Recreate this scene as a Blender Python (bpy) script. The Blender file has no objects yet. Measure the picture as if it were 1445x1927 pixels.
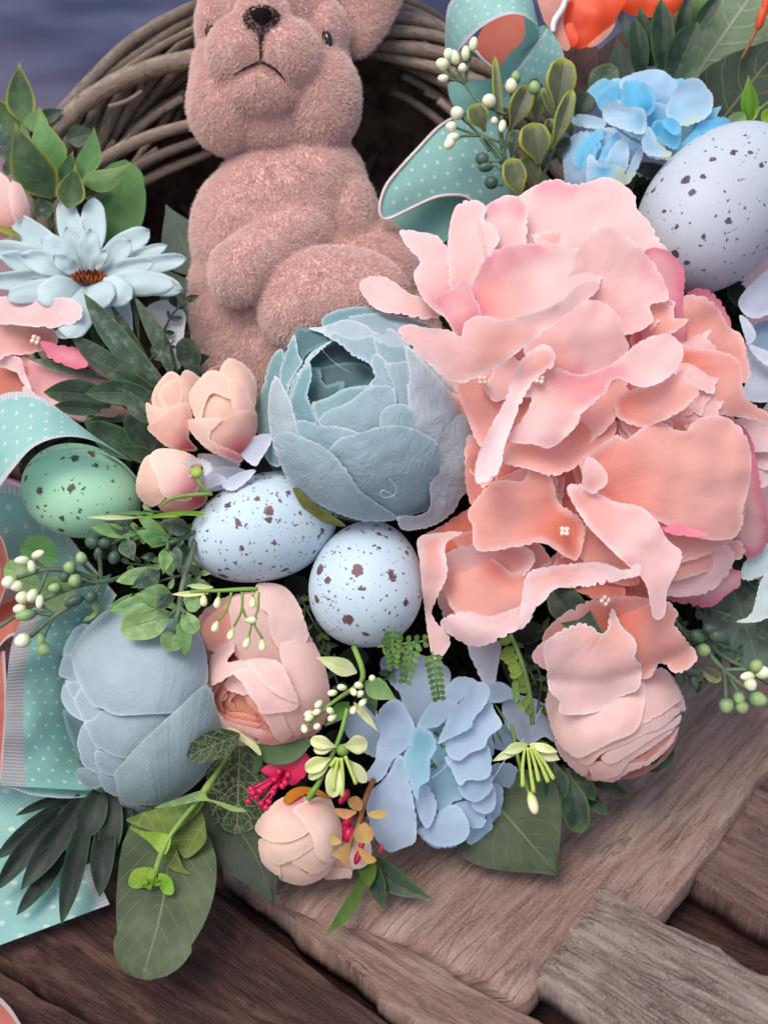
import bpy, bmesh, math, random
import numpy as np
from mathutils import Vector, Matrix, noise
from mathutils.geometry import delaunay_2d_cdt

# ------------------------------------------------------------------ camera, sky, sun, exposure
SC = bpy.context.scene
COL = SC.collection
S = 0.00017                      # metres per photo pixel at the focus distance
CX, CY = 722.5, 963.5
VFOV = math.radians(45.0)
D = CY / math.tan(VFOV / 2)      # focus distance, in photo pixels
PITCH = math.radians(35.0)
SP, CP = math.sin(PITCH), math.cos(PITCH)
OZ = 491.0                       # height of the focus point above the table top, in pixels
XA = Vector((1, 0, 0)); YA = Vector((0, SP, CP)); ZA = Vector((0, -CP, SP))
ORG = Vector((0, 0, OZ * S))

cam = bpy.data.cameras.new('camera')
camo = bpy.data.objects.new('camera', cam)
COL.objects.link(camo)
camo.location = ORG + ZA * (D * S)
camo.rotation_euler = (math.pi / 2 - PITCH, 0, 0)
cam.sensor_fit = 'VERTICAL'
cam.angle_y = VFOV if hasattr(cam, 'angle_y') else VFOV
cam.sensor_height = 24.0
cam.lens = 12.0 / math.tan(VFOV / 2)
cam.clip_start = 0.01
cam.clip_end = 500
cam.dof.use_dof = True
cam.dof.focus_distance = (D - 190) * S
cam.dof.aperture_fstop = cam.lens / 4.2   # about a 4 mm opening
SC.camera = camo

world = bpy.data.worlds.new('World')
SC.world = world
world.use_nodes = True
wt = world.node_tree
sky = wt.nodes.new('ShaderNodeTexSky')
sky.sky_type = 'NISHITA'
sky.sun_disc = False
SUN_EL, SUN_AZ = math.radians(66), math.radians(225)   # azimuth: from behind the camera, a little left
sky.sun_elevation = SUN_EL
sky.sun_rotation = SUN_AZ
sky.air_density = 1.2
sky.dust_density = 4.5
sky.ozone_density = 0.6
bg = wt.nodes['Background']
bg.inputs[1].default_value = 0.15
wt.links.new(sky.outputs[0], bg.inputs[0])
sun = bpy.data.lights.new('sun', 'SUN')
sun.energy = 1.25
sun.angle = math.radians(30)
sun.color = (1.0, 0.975, 0.95)
suno = bpy.data.objects.new('sun', sun)
COL.objects.link(suno)
sdir = Vector((math.sin(SUN_AZ) * math.cos(SUN_EL), math.cos(SUN_AZ) * math.cos(SUN_EL), math.sin(SUN_EL)))
suno.rotation_euler = (-sdir).to_track_quat('-Z', 'Y').to_euler()
SC.view_settings.view_transform = 'Standard'
SC.view_settings.look = 'None'
SC.view_settings.gamma = 1.0
SC.view_settings.exposure = 0.3
SC.cycles.max_bounces = 8
SC.cycles.transparent_max_bounces = 8

random.seed(7)
RNG = np.random.default_rng(7)

# ------------------------------------------------------------------ placing things in the photographed space
def tz(px, py, h):
    a = CY - py
    return (h - OZ - CP * a) / (SP - CP * a / D)

CLAMP = 10.0
def P(px, py, z, clamp=True):
    """photo pixel + height towards the viewer (px) -> world point; nothing sinks into the table"""
    if clamp:
        q = tz(px, py, CLAMP)
        if z < q and z > -500 and py > 1350:
            z = q
    k = (1 - z / D) * S
    return ORG + XA * ((px - CX) * k) + YA * ((CY - py) * k) + ZA * (z * S)

def PT(px, py, h):
    return P(px, py, tz(px, py, h), False)

# ------------------------------------------------------------------ objects
def thing(name, label, cat, base, group=None, world=None):
    o = bpy.data.objects.new(name, None)
    o.empty_display_size = 0.01
    COL.objects.link(o)
    o.location = world if world is not None else P(*base)
    o['label'] = label
    o['category'] = cat
    if group:
        o['group'] = group
    return o

def link(name, me, mat, parent=None, smooth=True, kind=None):
    o = bpy.data.objects.new(name, me)
    COL.objects.link(o)
    if mat is not None and not me.materials:
        me.materials.append(mat)
    if smooth:
        me.polygons.foreach_set('use_smooth', [True] * len(me.polygons))
    if parent is not None:
        o.parent = parent
    if kind:
        o['kind'] = kind
    return o

def offs(parent):
    v = Vector((0, 0, 0))
    while parent is not None:
        v += parent.location
        parent = parent.parent
    return v

def mesh_obj(name, verts, faces, mat, parent=None, smooth=True, uv=None, attrs=None, kind=None):
    c = offs(parent)
    me = bpy.data.meshes.new(name)
    me.from_pydata([tuple(Vector(v) - c) for v in verts], [], faces)
    if uv is not None:
        l = me.uv_layers.new(name='UVMap')
        vi = np.empty(len(me.loops), dtype=np.int32)
        me.loops.foreach_get('vertex_index', vi)
        l.data.foreach_set('uv', np.asarray(uv, dtype=np.float32)[vi].ravel())
    for k, a in (attrs or {}).items():
        at = me.attributes.new(k, 'FLOAT', 'POINT')
        at.data.foreach_set('value', np.asarray(a, dtype=np.float32))
    return link(name, me, mat, parent, smooth, kind)

# ------------------------------------------------------------------ curves
def catmull(pts, n, closed=False):
    pts = [np.asarray(p, dtype=float) for p in pts]
    m = len(pts)
    out = []
    segs = m if closed else m - 1
    for i in range(segs):
        if closed:
            p0, p1, p2, p3 = pts[(i - 1) % m], pts[i], pts[(i + 1) % m], pts[(i + 2) % m]
        else:
            p1, p2 = pts[i], pts[i + 1]
            p0 = pts[i - 1] if i > 0 else 2 * p1 - p2
            p3 = pts[i + 2] if i + 2 < m else 2 * p2 - p1
        for j in range(n):
            t = j / n
            out.append(0.5 * ((2 * p1) + (-p0 + p2) * t + (2 * p0 - 5 * p1 + 4 * p2 - p3) * t * t
                              + (-p0 + 3 * p1 - 3 * p2 + p3) * t ** 3))
    if not closed:
        out.append(pts[-1])
    return np.array(out)

def resample(pts, step, closed):
    pts = np.asarray(pts)
    q = np.vstack([pts, pts[:1]]) if closed else pts
    d = np.r_[0, np.cumsum(np.linalg.norm(np.diff(q, axis=0), axis=1))]
    n = max(8, int(d[-1] / step))
    s = np.linspace(0, d[-1], n, endpoint=not closed)
    return np.stack([np.interp(s, d, q[:, k]) for k in range(q.shape[1])], axis=1)

def crop(x0, y0, k, pts):
    return [(x0 + k * x, y0 + k * y) for x, y in pts]

# ------------------------------------------------------------------ sheets: petals and leaves with a drawn outline
def inside(poly, x, y):
    r = np.zeros(len(x), bool)
    n = len(poly)
    j = n - 1
    for i in range(n):
        xi, yi = poly[i]; xj, yj = poly[j]
        c = ((yi > y) != (yj > y)) & (x < (xj - xi) * (y - yi) / (yj - yi + 1e-12) + xi)
        r ^= c
        j = i
    return r

SEED = [0]
def sheet(name, outline, zf, mat, parent, serr=0.0, freq=9.0, spacing=11.0, thick=0.0, root=None, ewave=None, organic=0.0,
          ruffle=0.0, rscale=70.0, lift=0.0, puff=0.0, puffw=35.0, uvk=None, kind=None, sharp=False):
    SEED[0] += 1
    sd = SEED[0]
    b = catmull(outline, 6, True) if not sharp else np.array(outline, float)
    b = resample(b, 3.6 if serr else 6.0, True)
    if serr:
        n = len(b)
        t = np.roll(b, -1, 0) - np.roll(b, 1, 0)
        t /= np.linalg.norm(t, axis=1)[:, None] + 1e-9
        nor = np.stack([t[:, 1], -t[:, 0]], 1)
        ar = 0.5 * np.sum(b[:, 0] * np.roll(b[:, 1], -1) - np.roll(b[:, 0], -1) * b[:, 1])
        if ar < 0:
            nor = -nor
        rs = random.Random(sd)
        o = np.zeros(n); i0 = 0
        while i0 < n:
            ln_ = max(2, int(freq * rs.uniform(.9, 2.6) / 3.6)); am = rs.uniform(.35, 1.1)
            for q in range(ln_):
                if i0 + q < n: o[i0 + q] = am * (math.sin(math.pi * (q + .0) / ln_) ** .55 - .6)
            i0 += ln_
        o += np.array([rs.uniform(-.09, .09) for _ in range(n)])
        for _ in range(int(n / 22)):
            k_ = rs.randrange(2, max(3, n - 2)); dp = rs.uniform(.3, 1.0)
            o[k_] -= dp; o[(k_ + 1) % n] -= dp * rs.uniform(.1, .6)
        o *= np.array([.34 + .8 * min(1, max(0, .35 + 1.8 * noise.noise((q / 26.0, sd * 1.7, 5.0)))) for q in range(n)])
        fade = np.minimum(1, np.minimum(np.arange(n), n - np.arange(n)) / 4)
        b = b + nor * (o * serr * fade)[:, None]
    lo, hi = b.min(0), b.max(0)
    gx, gy = np.meshgrid(np.arange(lo[0], hi[0], spacing), np.arange(lo[1], hi[1], spacing * 0.87))
    gx = gx + (np.arange(gx.shape[0]) % 2)[:, None] * spacing / 2
    g = np.stack([gx.ravel(), gy.ravel()], 1)
    if len(g):
        g = g[inside(b, g[:, 0], g[:, 1])]
    if len(g):
        dd = np.min(np.linalg.norm(g[:, None, :] - b[None, :, :], axis=2), axis=1)
        g = g[dd > spacing * 0.45]
    allp = np.vstack([b, g]) if len(g) else b
    nb = len(b)
    res = delaunay_2d_cdt([Vector((p[0], p[1])) for p in allp], [(i, (i + 1) % nb) for i in range(nb)],
                          [list(range(nb))], 1, 1e-4)
    v2 = np.array([(v.x, v.y) for v in res[0]])
    faces = [tuple(f) for f in res[2]]
    ed = np.min(np.linalg.norm(v2[:, None, :] - b[None, :, :], axis=2), axis=1)
    if root is not None:
        r = np.linalg.norm(v2 - np.array(root), axis=1)
        rd = r / (r.max() + 1e-6)
    else:
        r = np.zeros(len(v2)); rd = np.full(len(v2), 0.75)
    z = zf(v2[:, 0], v2[:, 1])
    z = np.asarray(z, float) + lift * np.exp(-ed / 7.0) + puff * (1 - np.exp(-ed / puffw))
    if ruffle:
        z = z + np.array([ruffle * (noise.noise((x / rscale, y / rscale, sd * 7.3))
                                    + 0.15 * noise.noise((x / (rscale * .4), y / (rscale * .4), sd * 2.1))) for x, y in v2])
    if organic:
        rs2 = random.Random(sd * 13 + 5)
        c0 = v2.mean(0)
        ax = (c0 - np.array(root)) if root is not None else np.array([rs2.uniform(-1, 1), rs2.uniform(-1, 1)])
        if np.linalg.norm(ax) < 12: ax = np.array([rs2.uniform(-1, 1), rs2.uniform(-1, 1)])
        ax = ax / (np.linalg.norm(ax) + 1e-6)
        sa_ = (v2 - c0) @ ax; qa_ = (v2 - c0) @ np.array([-ax[1], ax[0]])
        hl, hw = np.abs(sa_).max() + 1, np.abs(qa_).max() + 1
        big_ = min(1.0, (hl + hw) / 110)
        z = z + organic * big_ * (rs2.uniform(-.45, 1.0) * (qa_ / hw) ** 2 + rs2.uniform(-.6, .8) * (sa_ / hl) ** 2 * np.sign(sa_ + .2 * hl)
                                  + rs2.uniform(-.3, .7) * sa_ / hl + rs2.uniform(-.6, .6) * qa_ / hw)
    ew_ = (0.7 * serr if ewave is None else ewave)
    if ew_:
        z = z + np.array([ew_ * math.exp(-e / 20) * 1.6 * noise.noise((x / 38, y / 38, sd * 4.9)) for (x, y), e in zip(v2, ed)])
    verts = [P(x, y, q) for (x, y), q in zip(v2, z)]
    # photograph y runs down: turn faces towards the viewer
    f0 = faces[0]
    ar = sum(np.cross(v2[f[1]] - v2[f[0]], v2[f[2]] - v2[f[0]]) for f in faces)
    if ar > 0:
        faces = [f[::-1] for f in faces]
    if uvk is None:
        uv = v2 / 100.0
    else:
        wd, ang, ox, oy = uvk
        ca, sa = math.cos(ang), math.sin(ang)
        q = v2 - np.array([ox, oy])
        uv = np.stack([(q[:, 0] * ca + q[:, 1] * sa) / wd, (-q[:, 0] * sa + q[:, 1] * ca) / wd], 1)
    rt_ = np.array(root) if root is not None else v2.mean(0) + np.array([0.0, 260.0])
    dv = v2 - rt_; main = v2.mean(0) - rt_
    an = np.arctan2(dv[:, 0] * main[1] - dv[:, 1] * main[0], dv @ main)
    o = mesh_obj(name, verts, faces, mat, parent, True, uv, {'ed': ed, 'rd': rd, 'an': an * (1.0 if root is not None else 2.2)}, kind)
    return o

def ballz(cx, cy, rx, ry, zc, depth, off=0.0):
    def f(x, y):
        t = ((x - cx) / rx) ** 2 + ((y - cy) / ry) ** 2
        return zc + off + np.where(t < 0.97, depth * np.sqrt(np.maximum(1 - t, 0)), depth * 0.173 - depth * 1.6 * (np.sqrt(np.maximum(t, .97)) - .985))
    return f

def planez(z0, cx=0, cy=0, gx=0.0, gy=0.0):
    return lambda x, y: z0 + gx * (x - cx) + gy * (y - cy)

# ------------------------------------------------------------------ leaves along a spine
PROFILES = {
    'ovate': [0.10, 0.42, 0.78, 0.98, 1.0, 0.93, 0.80, 0.62, 0.40, 0.17, 0.0],
    'lance': [0.22, 0.42, 0.62, 0.80, 0.94, 1.0, 0.98, 0.86, 0.64, 0.34, 0.0],
    'round': [0.10, 0.40, 0.68, 0.88, 0.98, 1.0, 0.98, 0.92, 0.80, 0.56, 0.0],
    'spoon': [0.14, 0.20, 0.32, 0.52, 0.76, 0.94, 1.0, 0.98, 0.86, 0.60, 0.0],
    'strap': [0.50, 0.66, 0.80, 0.90, 0.97, 1.0, 0.97, 0.88, 0.70, 0.42, 0.0],
    'blunt': [0.30, 0.62, 0.84, 0.96, 1.0, 0.99, 0.95, 0.87, 0.74, 0.55, 0.22],
}
def leaf(name, base, tip, width, mat, parent, prof='ovate', bend=0.0, fold=0.18, bow=0.0, serr=0.0, nl=18, nw=8, thick=0.0, wave=0.0, twist=0.0):
    """base/tip = (px, py, z); bend = sideways bow in px; bow = bow towards the viewer; fold = how deep the V of the blade is"""
    SEED[0] += 1
    sd = SEED[0]
    b = np.array(base, float); t = np.array(tip, float)
    d = t - b
    L = np.linalg.norm(d[:2]) + 1e-6
    per = np.array([-d[1], d[0]]) / L
    pr = PROFILES[prof]
    verts, uv = [], []
    for i in range(nl + 1):
        s = i / nl
        ws = np.interp(s ** 0.92, np.linspace(0, 1, len(pr)), pr)
        if prof in ('round', 'spoon', 'blunt') and s > 0.8:
            ws = np.interp(s, np.linspace(0, 1, len(pr)), pr) * 0.4 + 0.6 * pr[8] * math.sqrt(max(0, 1 - ((s - .8) / .2) ** 2)) + (pr[-1] * .3)
        c = b + d * s
        c[:2] += per * bend * math.sin(math.pi * s)
        c[2] += bow * math.sin(math.pi * s)
        w = width * 0.5 * ws
        for j in range(nw + 1):
            u = j / nw * 2 - 1
            e = 1.0
            if serr and abs(u) > .9:
                e = 1 + serr * noise.noise((s * 14, u * 3, sd * 2.7))
            x = c[0] + per[0] * u * w * e
            y = c[1] + per[1] * u * w * e
            z = c[2] + fold * abs(u) ** 1.3 * w - fold * w * .4 + wave * noise.noise((s * 4, u * 1.2, sd * 1.3)) + twist * u * w
            verts.append(P(x, y, z)); uv.append(((u + 1) / 2, s))
    faces = []
    m = nw + 1
    for i in range(nl):
        for j in range(nw):
            faces.append((i * m + j, i * m + j + 1, (i + 1) * m + j + 1, (i + 1) * m + j))
    o = mesh_obj(name, verts, faces, mat, parent, True, uv)
    if thick:
        q = o.modifiers.new('thickness', 'SOLIDIFY'); q.thickness = thick * S; q.offset = 0
    return o

# ------------------------------------------------------------------ tubes, beads, eggs
def tube(name, path, rad, mat, parent, seg=8, n=6, rough=0.0, clamp=True):
    """path of (px, py, z); rad a number or list per control point"""
    SEED[0] += 1
    sd = SEED[0]
    rl = [rad] * len(path) if not isinstance(rad, (list, tuple)) else list(rad)
    c = catmull([(p[0], p[1], p[2], r) for p, r in zip(path, rl)], n)
    pts = [P(q[0], q[1], q[2], clamp) for q in c]
    verts, faces, uv = [], [], []
    up = Vector((0.13, 0.2, 0.97))
    ln = 0.0
    for i, p in enumerate(pts):
        t = (pts[min(i + 1, len(pts) - 1)] - pts[max(i - 1, 0)]).normalized()
        a = t.cross(up)
        if a.length < 1e-4:
            a = t.cross(Vector((1, 0, 0)))
        a.normalize(); bb = t.cross(a)
        if i: ln += (p - pts[i - 1]).length / S
        for j in range(seg):
            th = 2 * math.pi * j / seg
            r = max(c[i][3], 0.15) * S
            if rough:
                r *= 1 + rough * noise.noise((i * .35, j * 1.1, sd * 3.7))
            verts.append(p + (a * math.cos(th) + bb * math.sin(th)) * r); uv.append((j / seg, ln / 100))
    for i in range(len(pts) - 1):
        for j in range(seg):
            k = (j + 1) % seg
            faces.append((i * seg + j, i * seg + k, (i + 1) * seg + k, (i + 1) * seg + j))
    faces.append(tuple(range(seg))[::-1]); e = (len(pts) - 1) * seg
    faces.append(tuple(range(e, e + seg)))
    return mesh_obj(name, verts, faces, mat, parent, True, uv)

def frame_to(axis):
    a = Vector(axis).normalized()
    ref = Vector((0, 0, 1)) if abs(a.z) < .9 else Vector((1, 0, 0))
    x = ref.cross(a).normalized(); y = a.cross(x)
    return x, y, a

def vdir(dx, dy, dz):
    """direction in the photograph's frame (x right, y down, z to the viewer) -> world"""
    return (XA * dx - YA * dy + ZA * dz).normalized()

def pod(name, c, axis, length, wid, mat, parent, egg=0.0, seg=12, rings=9, tipk=0.0):
    """an ovoid: length along axis (dx, dy, dz), fuller at its base when egg > 0"""
    cw = P(*c); k = S * (1 - c[2] / D)
    x, y, a = frame_to(vdir(*axis))
    verts, faces, uv, hh = [], [], [], []
    for i in range(rings + 1):
        th = math.pi * i / rings
        q = -math.cos(th)
        r = math.sin(th) * (1 - egg * q) * (1 - tipk * max(0, q) ** 2)
        for j in range(seg):
            ph = 2 * math.pi * j / seg
            verts.append(cw + a * (q * length / 2 * k) + (x * math.cos(ph) + y * math.sin(ph)) * (r * wid / 2 * k)); hh.append(i / rings)
            uv.append((j / seg, i / rings))
    for i in range(rings):
        for j in range(seg):
            l = (j + 1) % seg
            faces.append((i * seg + j, i * seg + l, (i + 1) * seg + l, (i + 1) * seg + j))
    me = mesh_obj(name, verts, faces, mat, parent, True, uv, {'rd': hh})
    return me

def ribbon(name, ea, eb, mat, parent, n=10, nw=10, wpx=130, bulge=0.0, v0=0.0, thick=0.0, wave=4.0):
    SEED[0] += 1; sd = SEED[0]
    A = catmull(ea, n); B = catmull(eb, n)
    m = 90
    A = resample(A, 1, False); B = resample(B, 1, False)
    ia = np.linspace(0, len(A) - 1, m); 
    A = np.stack([np.interp(ia, np.arange(len(A)), A[:, k]) for k in range(3)], 1)
    ib = np.linspace(0, len(B) - 1, m)
    B = np.stack([np.interp(ib, np.arange(len(B)), B[:, k]) for k in range(3)], 1)
    verts, uv, faces = [], [], []
    mid = (A + B) / 2
    s = np.r_[0, np.cumsum(np.linalg.norm(np.diff(mid, axis=0), axis=1))] / wpx + v0
    for i in range(m):
        for j in range(nw + 1):
            u = j / nw
            q = A[i] * (1 - u) + B[i] * u
            z = q[2] + bulge * 4 * u * (1 - u) + wave * (noise.noise((u * 1.3, s[i] * 2.2, sd * 3.3)) + .4 * noise.noise((u * 4, s[i] * 3, sd * 1.3)))
            verts.append(P(q[0], q[1], z)); uv.append((u, s[i]))
    w = nw + 1
    for i in range(m - 1):
        for j in range(nw):
            faces.append((i * w + j, i * w + j + 1, (i + 1) * w + j + 1, (i + 1) * w + j))
    o = mesh_obj(name, verts, faces, mat, parent, True, uv)
    if thick:
        q = o.modifiers.new('thickness', 'SOLIDIFY'); q.thickness = thick * S; q.offset = 0
    return o

# ------------------------------------------------------------------ materials
def lin(c):
    return tuple((v / 255 / 12.92) if v <= 10 else ((v / 255 + 0.055) / 1.055) ** 2.4 for v in c)

class NT:
    def __init__(self, name):
        self.m = bpy.data.materials.new(name)
        self.m.use_nodes = True
        self.t = self.m.node_tree
        self.b = self.t.nodes['Principled BSDF']
        self.out = self.t.nodes['Material Output']
    def n(self, typ, **kw):
        x = self.t.nodes.new('ShaderNode' + typ)
        for k, v in kw.items():
            setattr(x, k, v)
        return x
    def put(self, sock, v):
        if hasattr(v, 'is_output'):
            self.t.links.new(v, sock)
        elif isinstance(v, (tuple, list)) and len(v) == 3 and sock.type == 'RGBA':
            sock.default_value = (*v, 1)
        else:
            sock.default_value = v
    def math(self, op, a, b=0.0, c=None):
        x = self.n('Math', operation=op)
        self.put(x.inputs[0], a); self.put(x.inputs[1], b)
        if c is not None: self.put(x.inputs[2], c)
        return x.outputs[0]
    def rng(self, v, a, b, c=0.0, d=1.0, smooth=True):
        x = self.n('MapRange')
        if smooth: x.interpolation_type = 'SMOOTHSTEP'
        for i, q in enumerate((v, a, b, c, d)):
            self.put(x.inputs[i], q)
        return x.outputs[0]
    def mix(self, f, a, b, mode='MIX'):
        x = self.n('Mix', data_type='RGBA', blend_type=mode)
        self.put(x.inputs[0], f); self.put(x.inputs[6], a); self.put(x.inputs[7], b)
        return x.outputs[2]
    def attr(self, name):
        return self.n('Attribute', attribute_name=name).outputs['Fac']
    def coord(self, k='Object'):
        return self.n('TexCoord').outputs[k]
    def mapping(self, v, scale=(1, 1, 1), rot=(0, 0, 0), loc=(0, 0, 0)):
        x = self.n('Mapping')
        self.put(x.inputs[0], v); x.inputs[1].default_value = loc; x.inputs[2].default_value = rot; x.inputs[3].default_value = scale
        return x.outputs[0]
    def noise(self, v, scale, detail=4.0, rough=0.55, dist=0.0, out=0):
        x = self.n('TexNoise')
        self.put(x.inputs['Vector'], v); x.inputs['Scale'].default_value = scale
        x.inputs['Detail'].default_value = detail; x.inputs['Roughness'].default_value = rough
        x.inputs['Distortion'].default_value = dist
        return x.outputs[out]
    def rand(self):
        return self.n('ObjectInfo').outputs['Random']
    def sep(self, v):
        x = self.n('SeparateXYZ'); self.put(x.inputs[0], v)
        return x.outputs
    def bump(self, h, strength=0.3, dist=0.0005):
        x = self.n('Bump')
        x.inputs['Strength'].default_value = strength; x.inputs['Distance'].default_value = dist
        self.put(x.inputs['Height'], h)
        self.t.links.new(x.outputs[0], self.b.inputs['Normal'])
        return x.outputs[0]
    def done(self, color, rough=0.7, spec=0.3, trans=0.0, tcol=None):
        self.put(self.b.inputs['Base Color'], color)
        self.put(self.b.inputs['Roughness'], rough)
        self.b.inputs['Specular IOR Level'].default_value = spec
        if trans:
            tr = self.n('BsdfTranslucent'); self.put(tr.inputs[0], tcol if tcol is not None else color)
            mx = self.n('MixShader'); mx.inputs[0].default_value = trans
            self.t.links.new(self.b.outputs[0], mx.inputs[1]); self.t.links.new(tr.outputs[0], mx.inputs[2])
            self.t.links.new(mx.outputs[0], self.out.inputs[0])
        return self.m

def petal_mat(name, base, edge=None, root=None, ew=10, mott=0.10, trans=0.22, patch=None, spec=0.15, rimw=3.0, rim=None, rimk=.6, streak=1.0, crinkle=0.0):
    t = NT(name)
    co = t.coord('Object')
    base = lin(base)
    c = t.mix(t.rng(t.noise(co, 90, 2, .5), .25, .75), tuple(v * (1 - mott) for v in base), tuple(min(1, v * (1 + mott)) for v in base))
    if root is not None:
        c = t.mix(t.rng(t.attr('rd'), 0.02, 0.62, 1.0, 0.0), c, lin(root))
    if edge is not None:
        e = t.math('ADD', t.attr('ed'), t.math('MULTIPLY', t.math('SUBTRACT', t.noise(co, 70, 2), .5), ew * 1.5))
        c = t.mix(t.rng(e, 0, ew, 1.0, 0.0), c, lin(edge))
    if patch is not None:
        f = t.math('MULTIPLY', t.rng(t.noise(co, 38, 2, .5), .54, .66), t.rng(t.attr('ed'), 8, 60, 1.0, 0.0))
        c = t.mix(t.math('MULTIPLY', f, .6), c, lin(patch))
    if rim is not None:
        c = t.mix(t.rng(t.attr('ed'), 0.3, rimw, rimk, 0.0), c, lin(rim))
    r = t.rand()
    hsv = t.n('HueSaturation')
    t.put(hsv.inputs['Value'], t.math('MULTIPLY_ADD', r, 0.10, 0.95)); t.put(hsv.inputs['Color'], c)
    t.put(hsv.inputs['Saturation'], t.math('MULTIPLY_ADD', t.math('FRACT', t.math('MULTIPLY', r, 7.3)), 0.16, 0.92))
    c = hsv.outputs[0]
    uv = t.coord('UV')
    w1 = t.n('TexWave', bands_direction='X'); t.put(w1.inputs[0], t.mapping(uv, (1, 1, 1), (0, 0, .5))); w1.inputs['Scale'].default_value = 7
    w2 = t.n('TexWave', bands_direction='Y'); t.put(w2.inputs[0], t.mapping(uv, (1, 1, 1), (0, 0, .5))); w2.inputs['Scale'].default_value = 7
    h = t.math('ADD', t.math('MULTIPLY', t.math('ADD', w1.outputs[1], w2.outputs[1]), .10), t.math('MULTIPLY', t.noise(co, 1100, 2, .5), .12))
    cb = t.n('CombineXYZ'); t.put(cb.inputs[0], t.attr('an')); t.put(cb.inputs[1], t.math('MULTIPLY', t.attr('rd'), .10)); t.put(cb.inputs[2], t.math('MULTIPLY', r, 37.0))
    st = t.noise(cb.outputs[0], 7.0, 5, .62, .25)
    h = t.math('ADD', h, t.math('MULTIPLY', st, streak))
    if crinkle:
        cn = t.noise(t.mapping(co, (1, 1, 1)), 150, 4, .55, 1.6)
        rg_ = t.math('SUBTRACT', 1.0, t.math('MULTIPLY', t.math('ABSOLUTE', t.math('SUBTRACT', cn, .5)), 7.0))
        h = t.math('ADD', h, t.math('MULTIPLY', t.math('MAXIMUM', rg_, 0.0), crinkle))
    t.bump(h, .42, .0007)
    return t.done(c, .78, spec, trans)

def leaf_mat(name, base, dark, vein=None, edge=None, nv=7, vk=0.5, rough=.5, trans=0.12, spec=.35, vw=0.03, mid=True, powder=None, net=False):
    t = NT(name)
    uv = t.coord('UV'); co = t.coord('Object')
    s = t.sep(uv)
    au = t.math('ABSOLUTE', t.math('SUBTRACT', s[0], .5))
    c = t.mix(t.rng(t.noise(co, 90, 5, .6), .35, .7), lin(dark), lin(base))
    h = t.noise(co, 260, 4)
    if powder is not None:
        c = t.mix(t.rng(t.noise(co, 330, 6, .7), .48, .75, 0, .75), c, lin(powder))
    if vein is not None:
        wob = t.math('MULTIPLY', t.math('SUBTRACT', t.noise(uv, 9, 2), .5), .06)
        k = t.math('ADD', t.math('MULTIPLY', t.math('SUBTRACT', s[1], t.math('MULTIPLY', t.math('POWER', au, 1.25), .75)), nv), t.math('MULTIPLY', wob, nv * .6))
        fr = t.math('ABSOLUTE', t.math('SUBTRACT', t.math('FRACT', k), .5))
        side = t.math('MULTIPLY', t.rng(fr, 0.0, vw * 2.2, 1, 0), t.rng(t.noise(co, 420, 2), .25, .5, .35, 1))
        f = side
        if net:
            vo = t.n('TexVoronoi', feature='DISTANCE_TO_EDGE'); t.put(vo.inputs['Vector'], t.mapping(uv, (1, 1.6, 1))); vo.inputs['Scale'].default_value = 9
            f = t.math('MAXIMUM', f, t.rng(vo.outputs[0], 0.0, 0.07, .8, 0))
        if mid:
            f = t.math('MAXIMUM', f, t.rng(au, 0.0, .022, 1, 0))
        c = t.mix(t.math('MULTIPLY', f, vk), c, lin(vein))
        h = t.math('ADD', h, t.math('MULTIPLY', f, 1.2))
    else:
        h = t.math('ADD', h, t.rng(au, 0, .05, -1.0, 0))
    if edge is not None:
        e = t.math('ADD', au, t.math('MULTIPLY', t.math('SUBTRACT', t.noise(co, 120, 2), .5), .10))
        f = t.math('MAXIMUM', t.rng(e, .37, .50), t.rng(s[1], .80, 1.0))
        c = t.mix(t.math('MULTIPLY', f, .8), c, lin(edge))
    hsv = t.n('HueSaturation'); r = t.rand()
    t.put(hsv.inputs['Value'], t.math('MULTIPLY_ADD', r, .5, .75)); t.put(hsv.inputs['Color'], c)
    t.put(hsv.inputs['Hue'], t.math('MULTIPLY_ADD', t.math('FRACT', t.math('MULTIPLY', r, 5.7)), .03, .485))
    t.bump(h, .35, .0006)
    return t.done(hsv.outputs[0], rough, spec, trans)

def plain(name, col, rough=.6, spec=.3, mott=.12, trans=0.0, scale=120, bump=.2, grad=None, col2=None):
    t = NT(name); co = t.coord('Object'); b = lin(col)
    b2 = lin(col2) if col2 else tuple(v * (1 - 2 * mott) for v in b)
    nz = t.noise(co, scale, 5, .6)
    c = t.mix(t.rng(nz, .3, .7), b2, tuple(min(1, v * (1 + mott)) for v in b))
    if grad is not None:
        c = t.mix(t.rng(t.attr('rd'), .1, .65, 1, 0), c, lin(grad))
    t.bump(t.noise(co, scale * 4, 4), bump, .0005)
    return t.done(c, rough, spec, trans)

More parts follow.
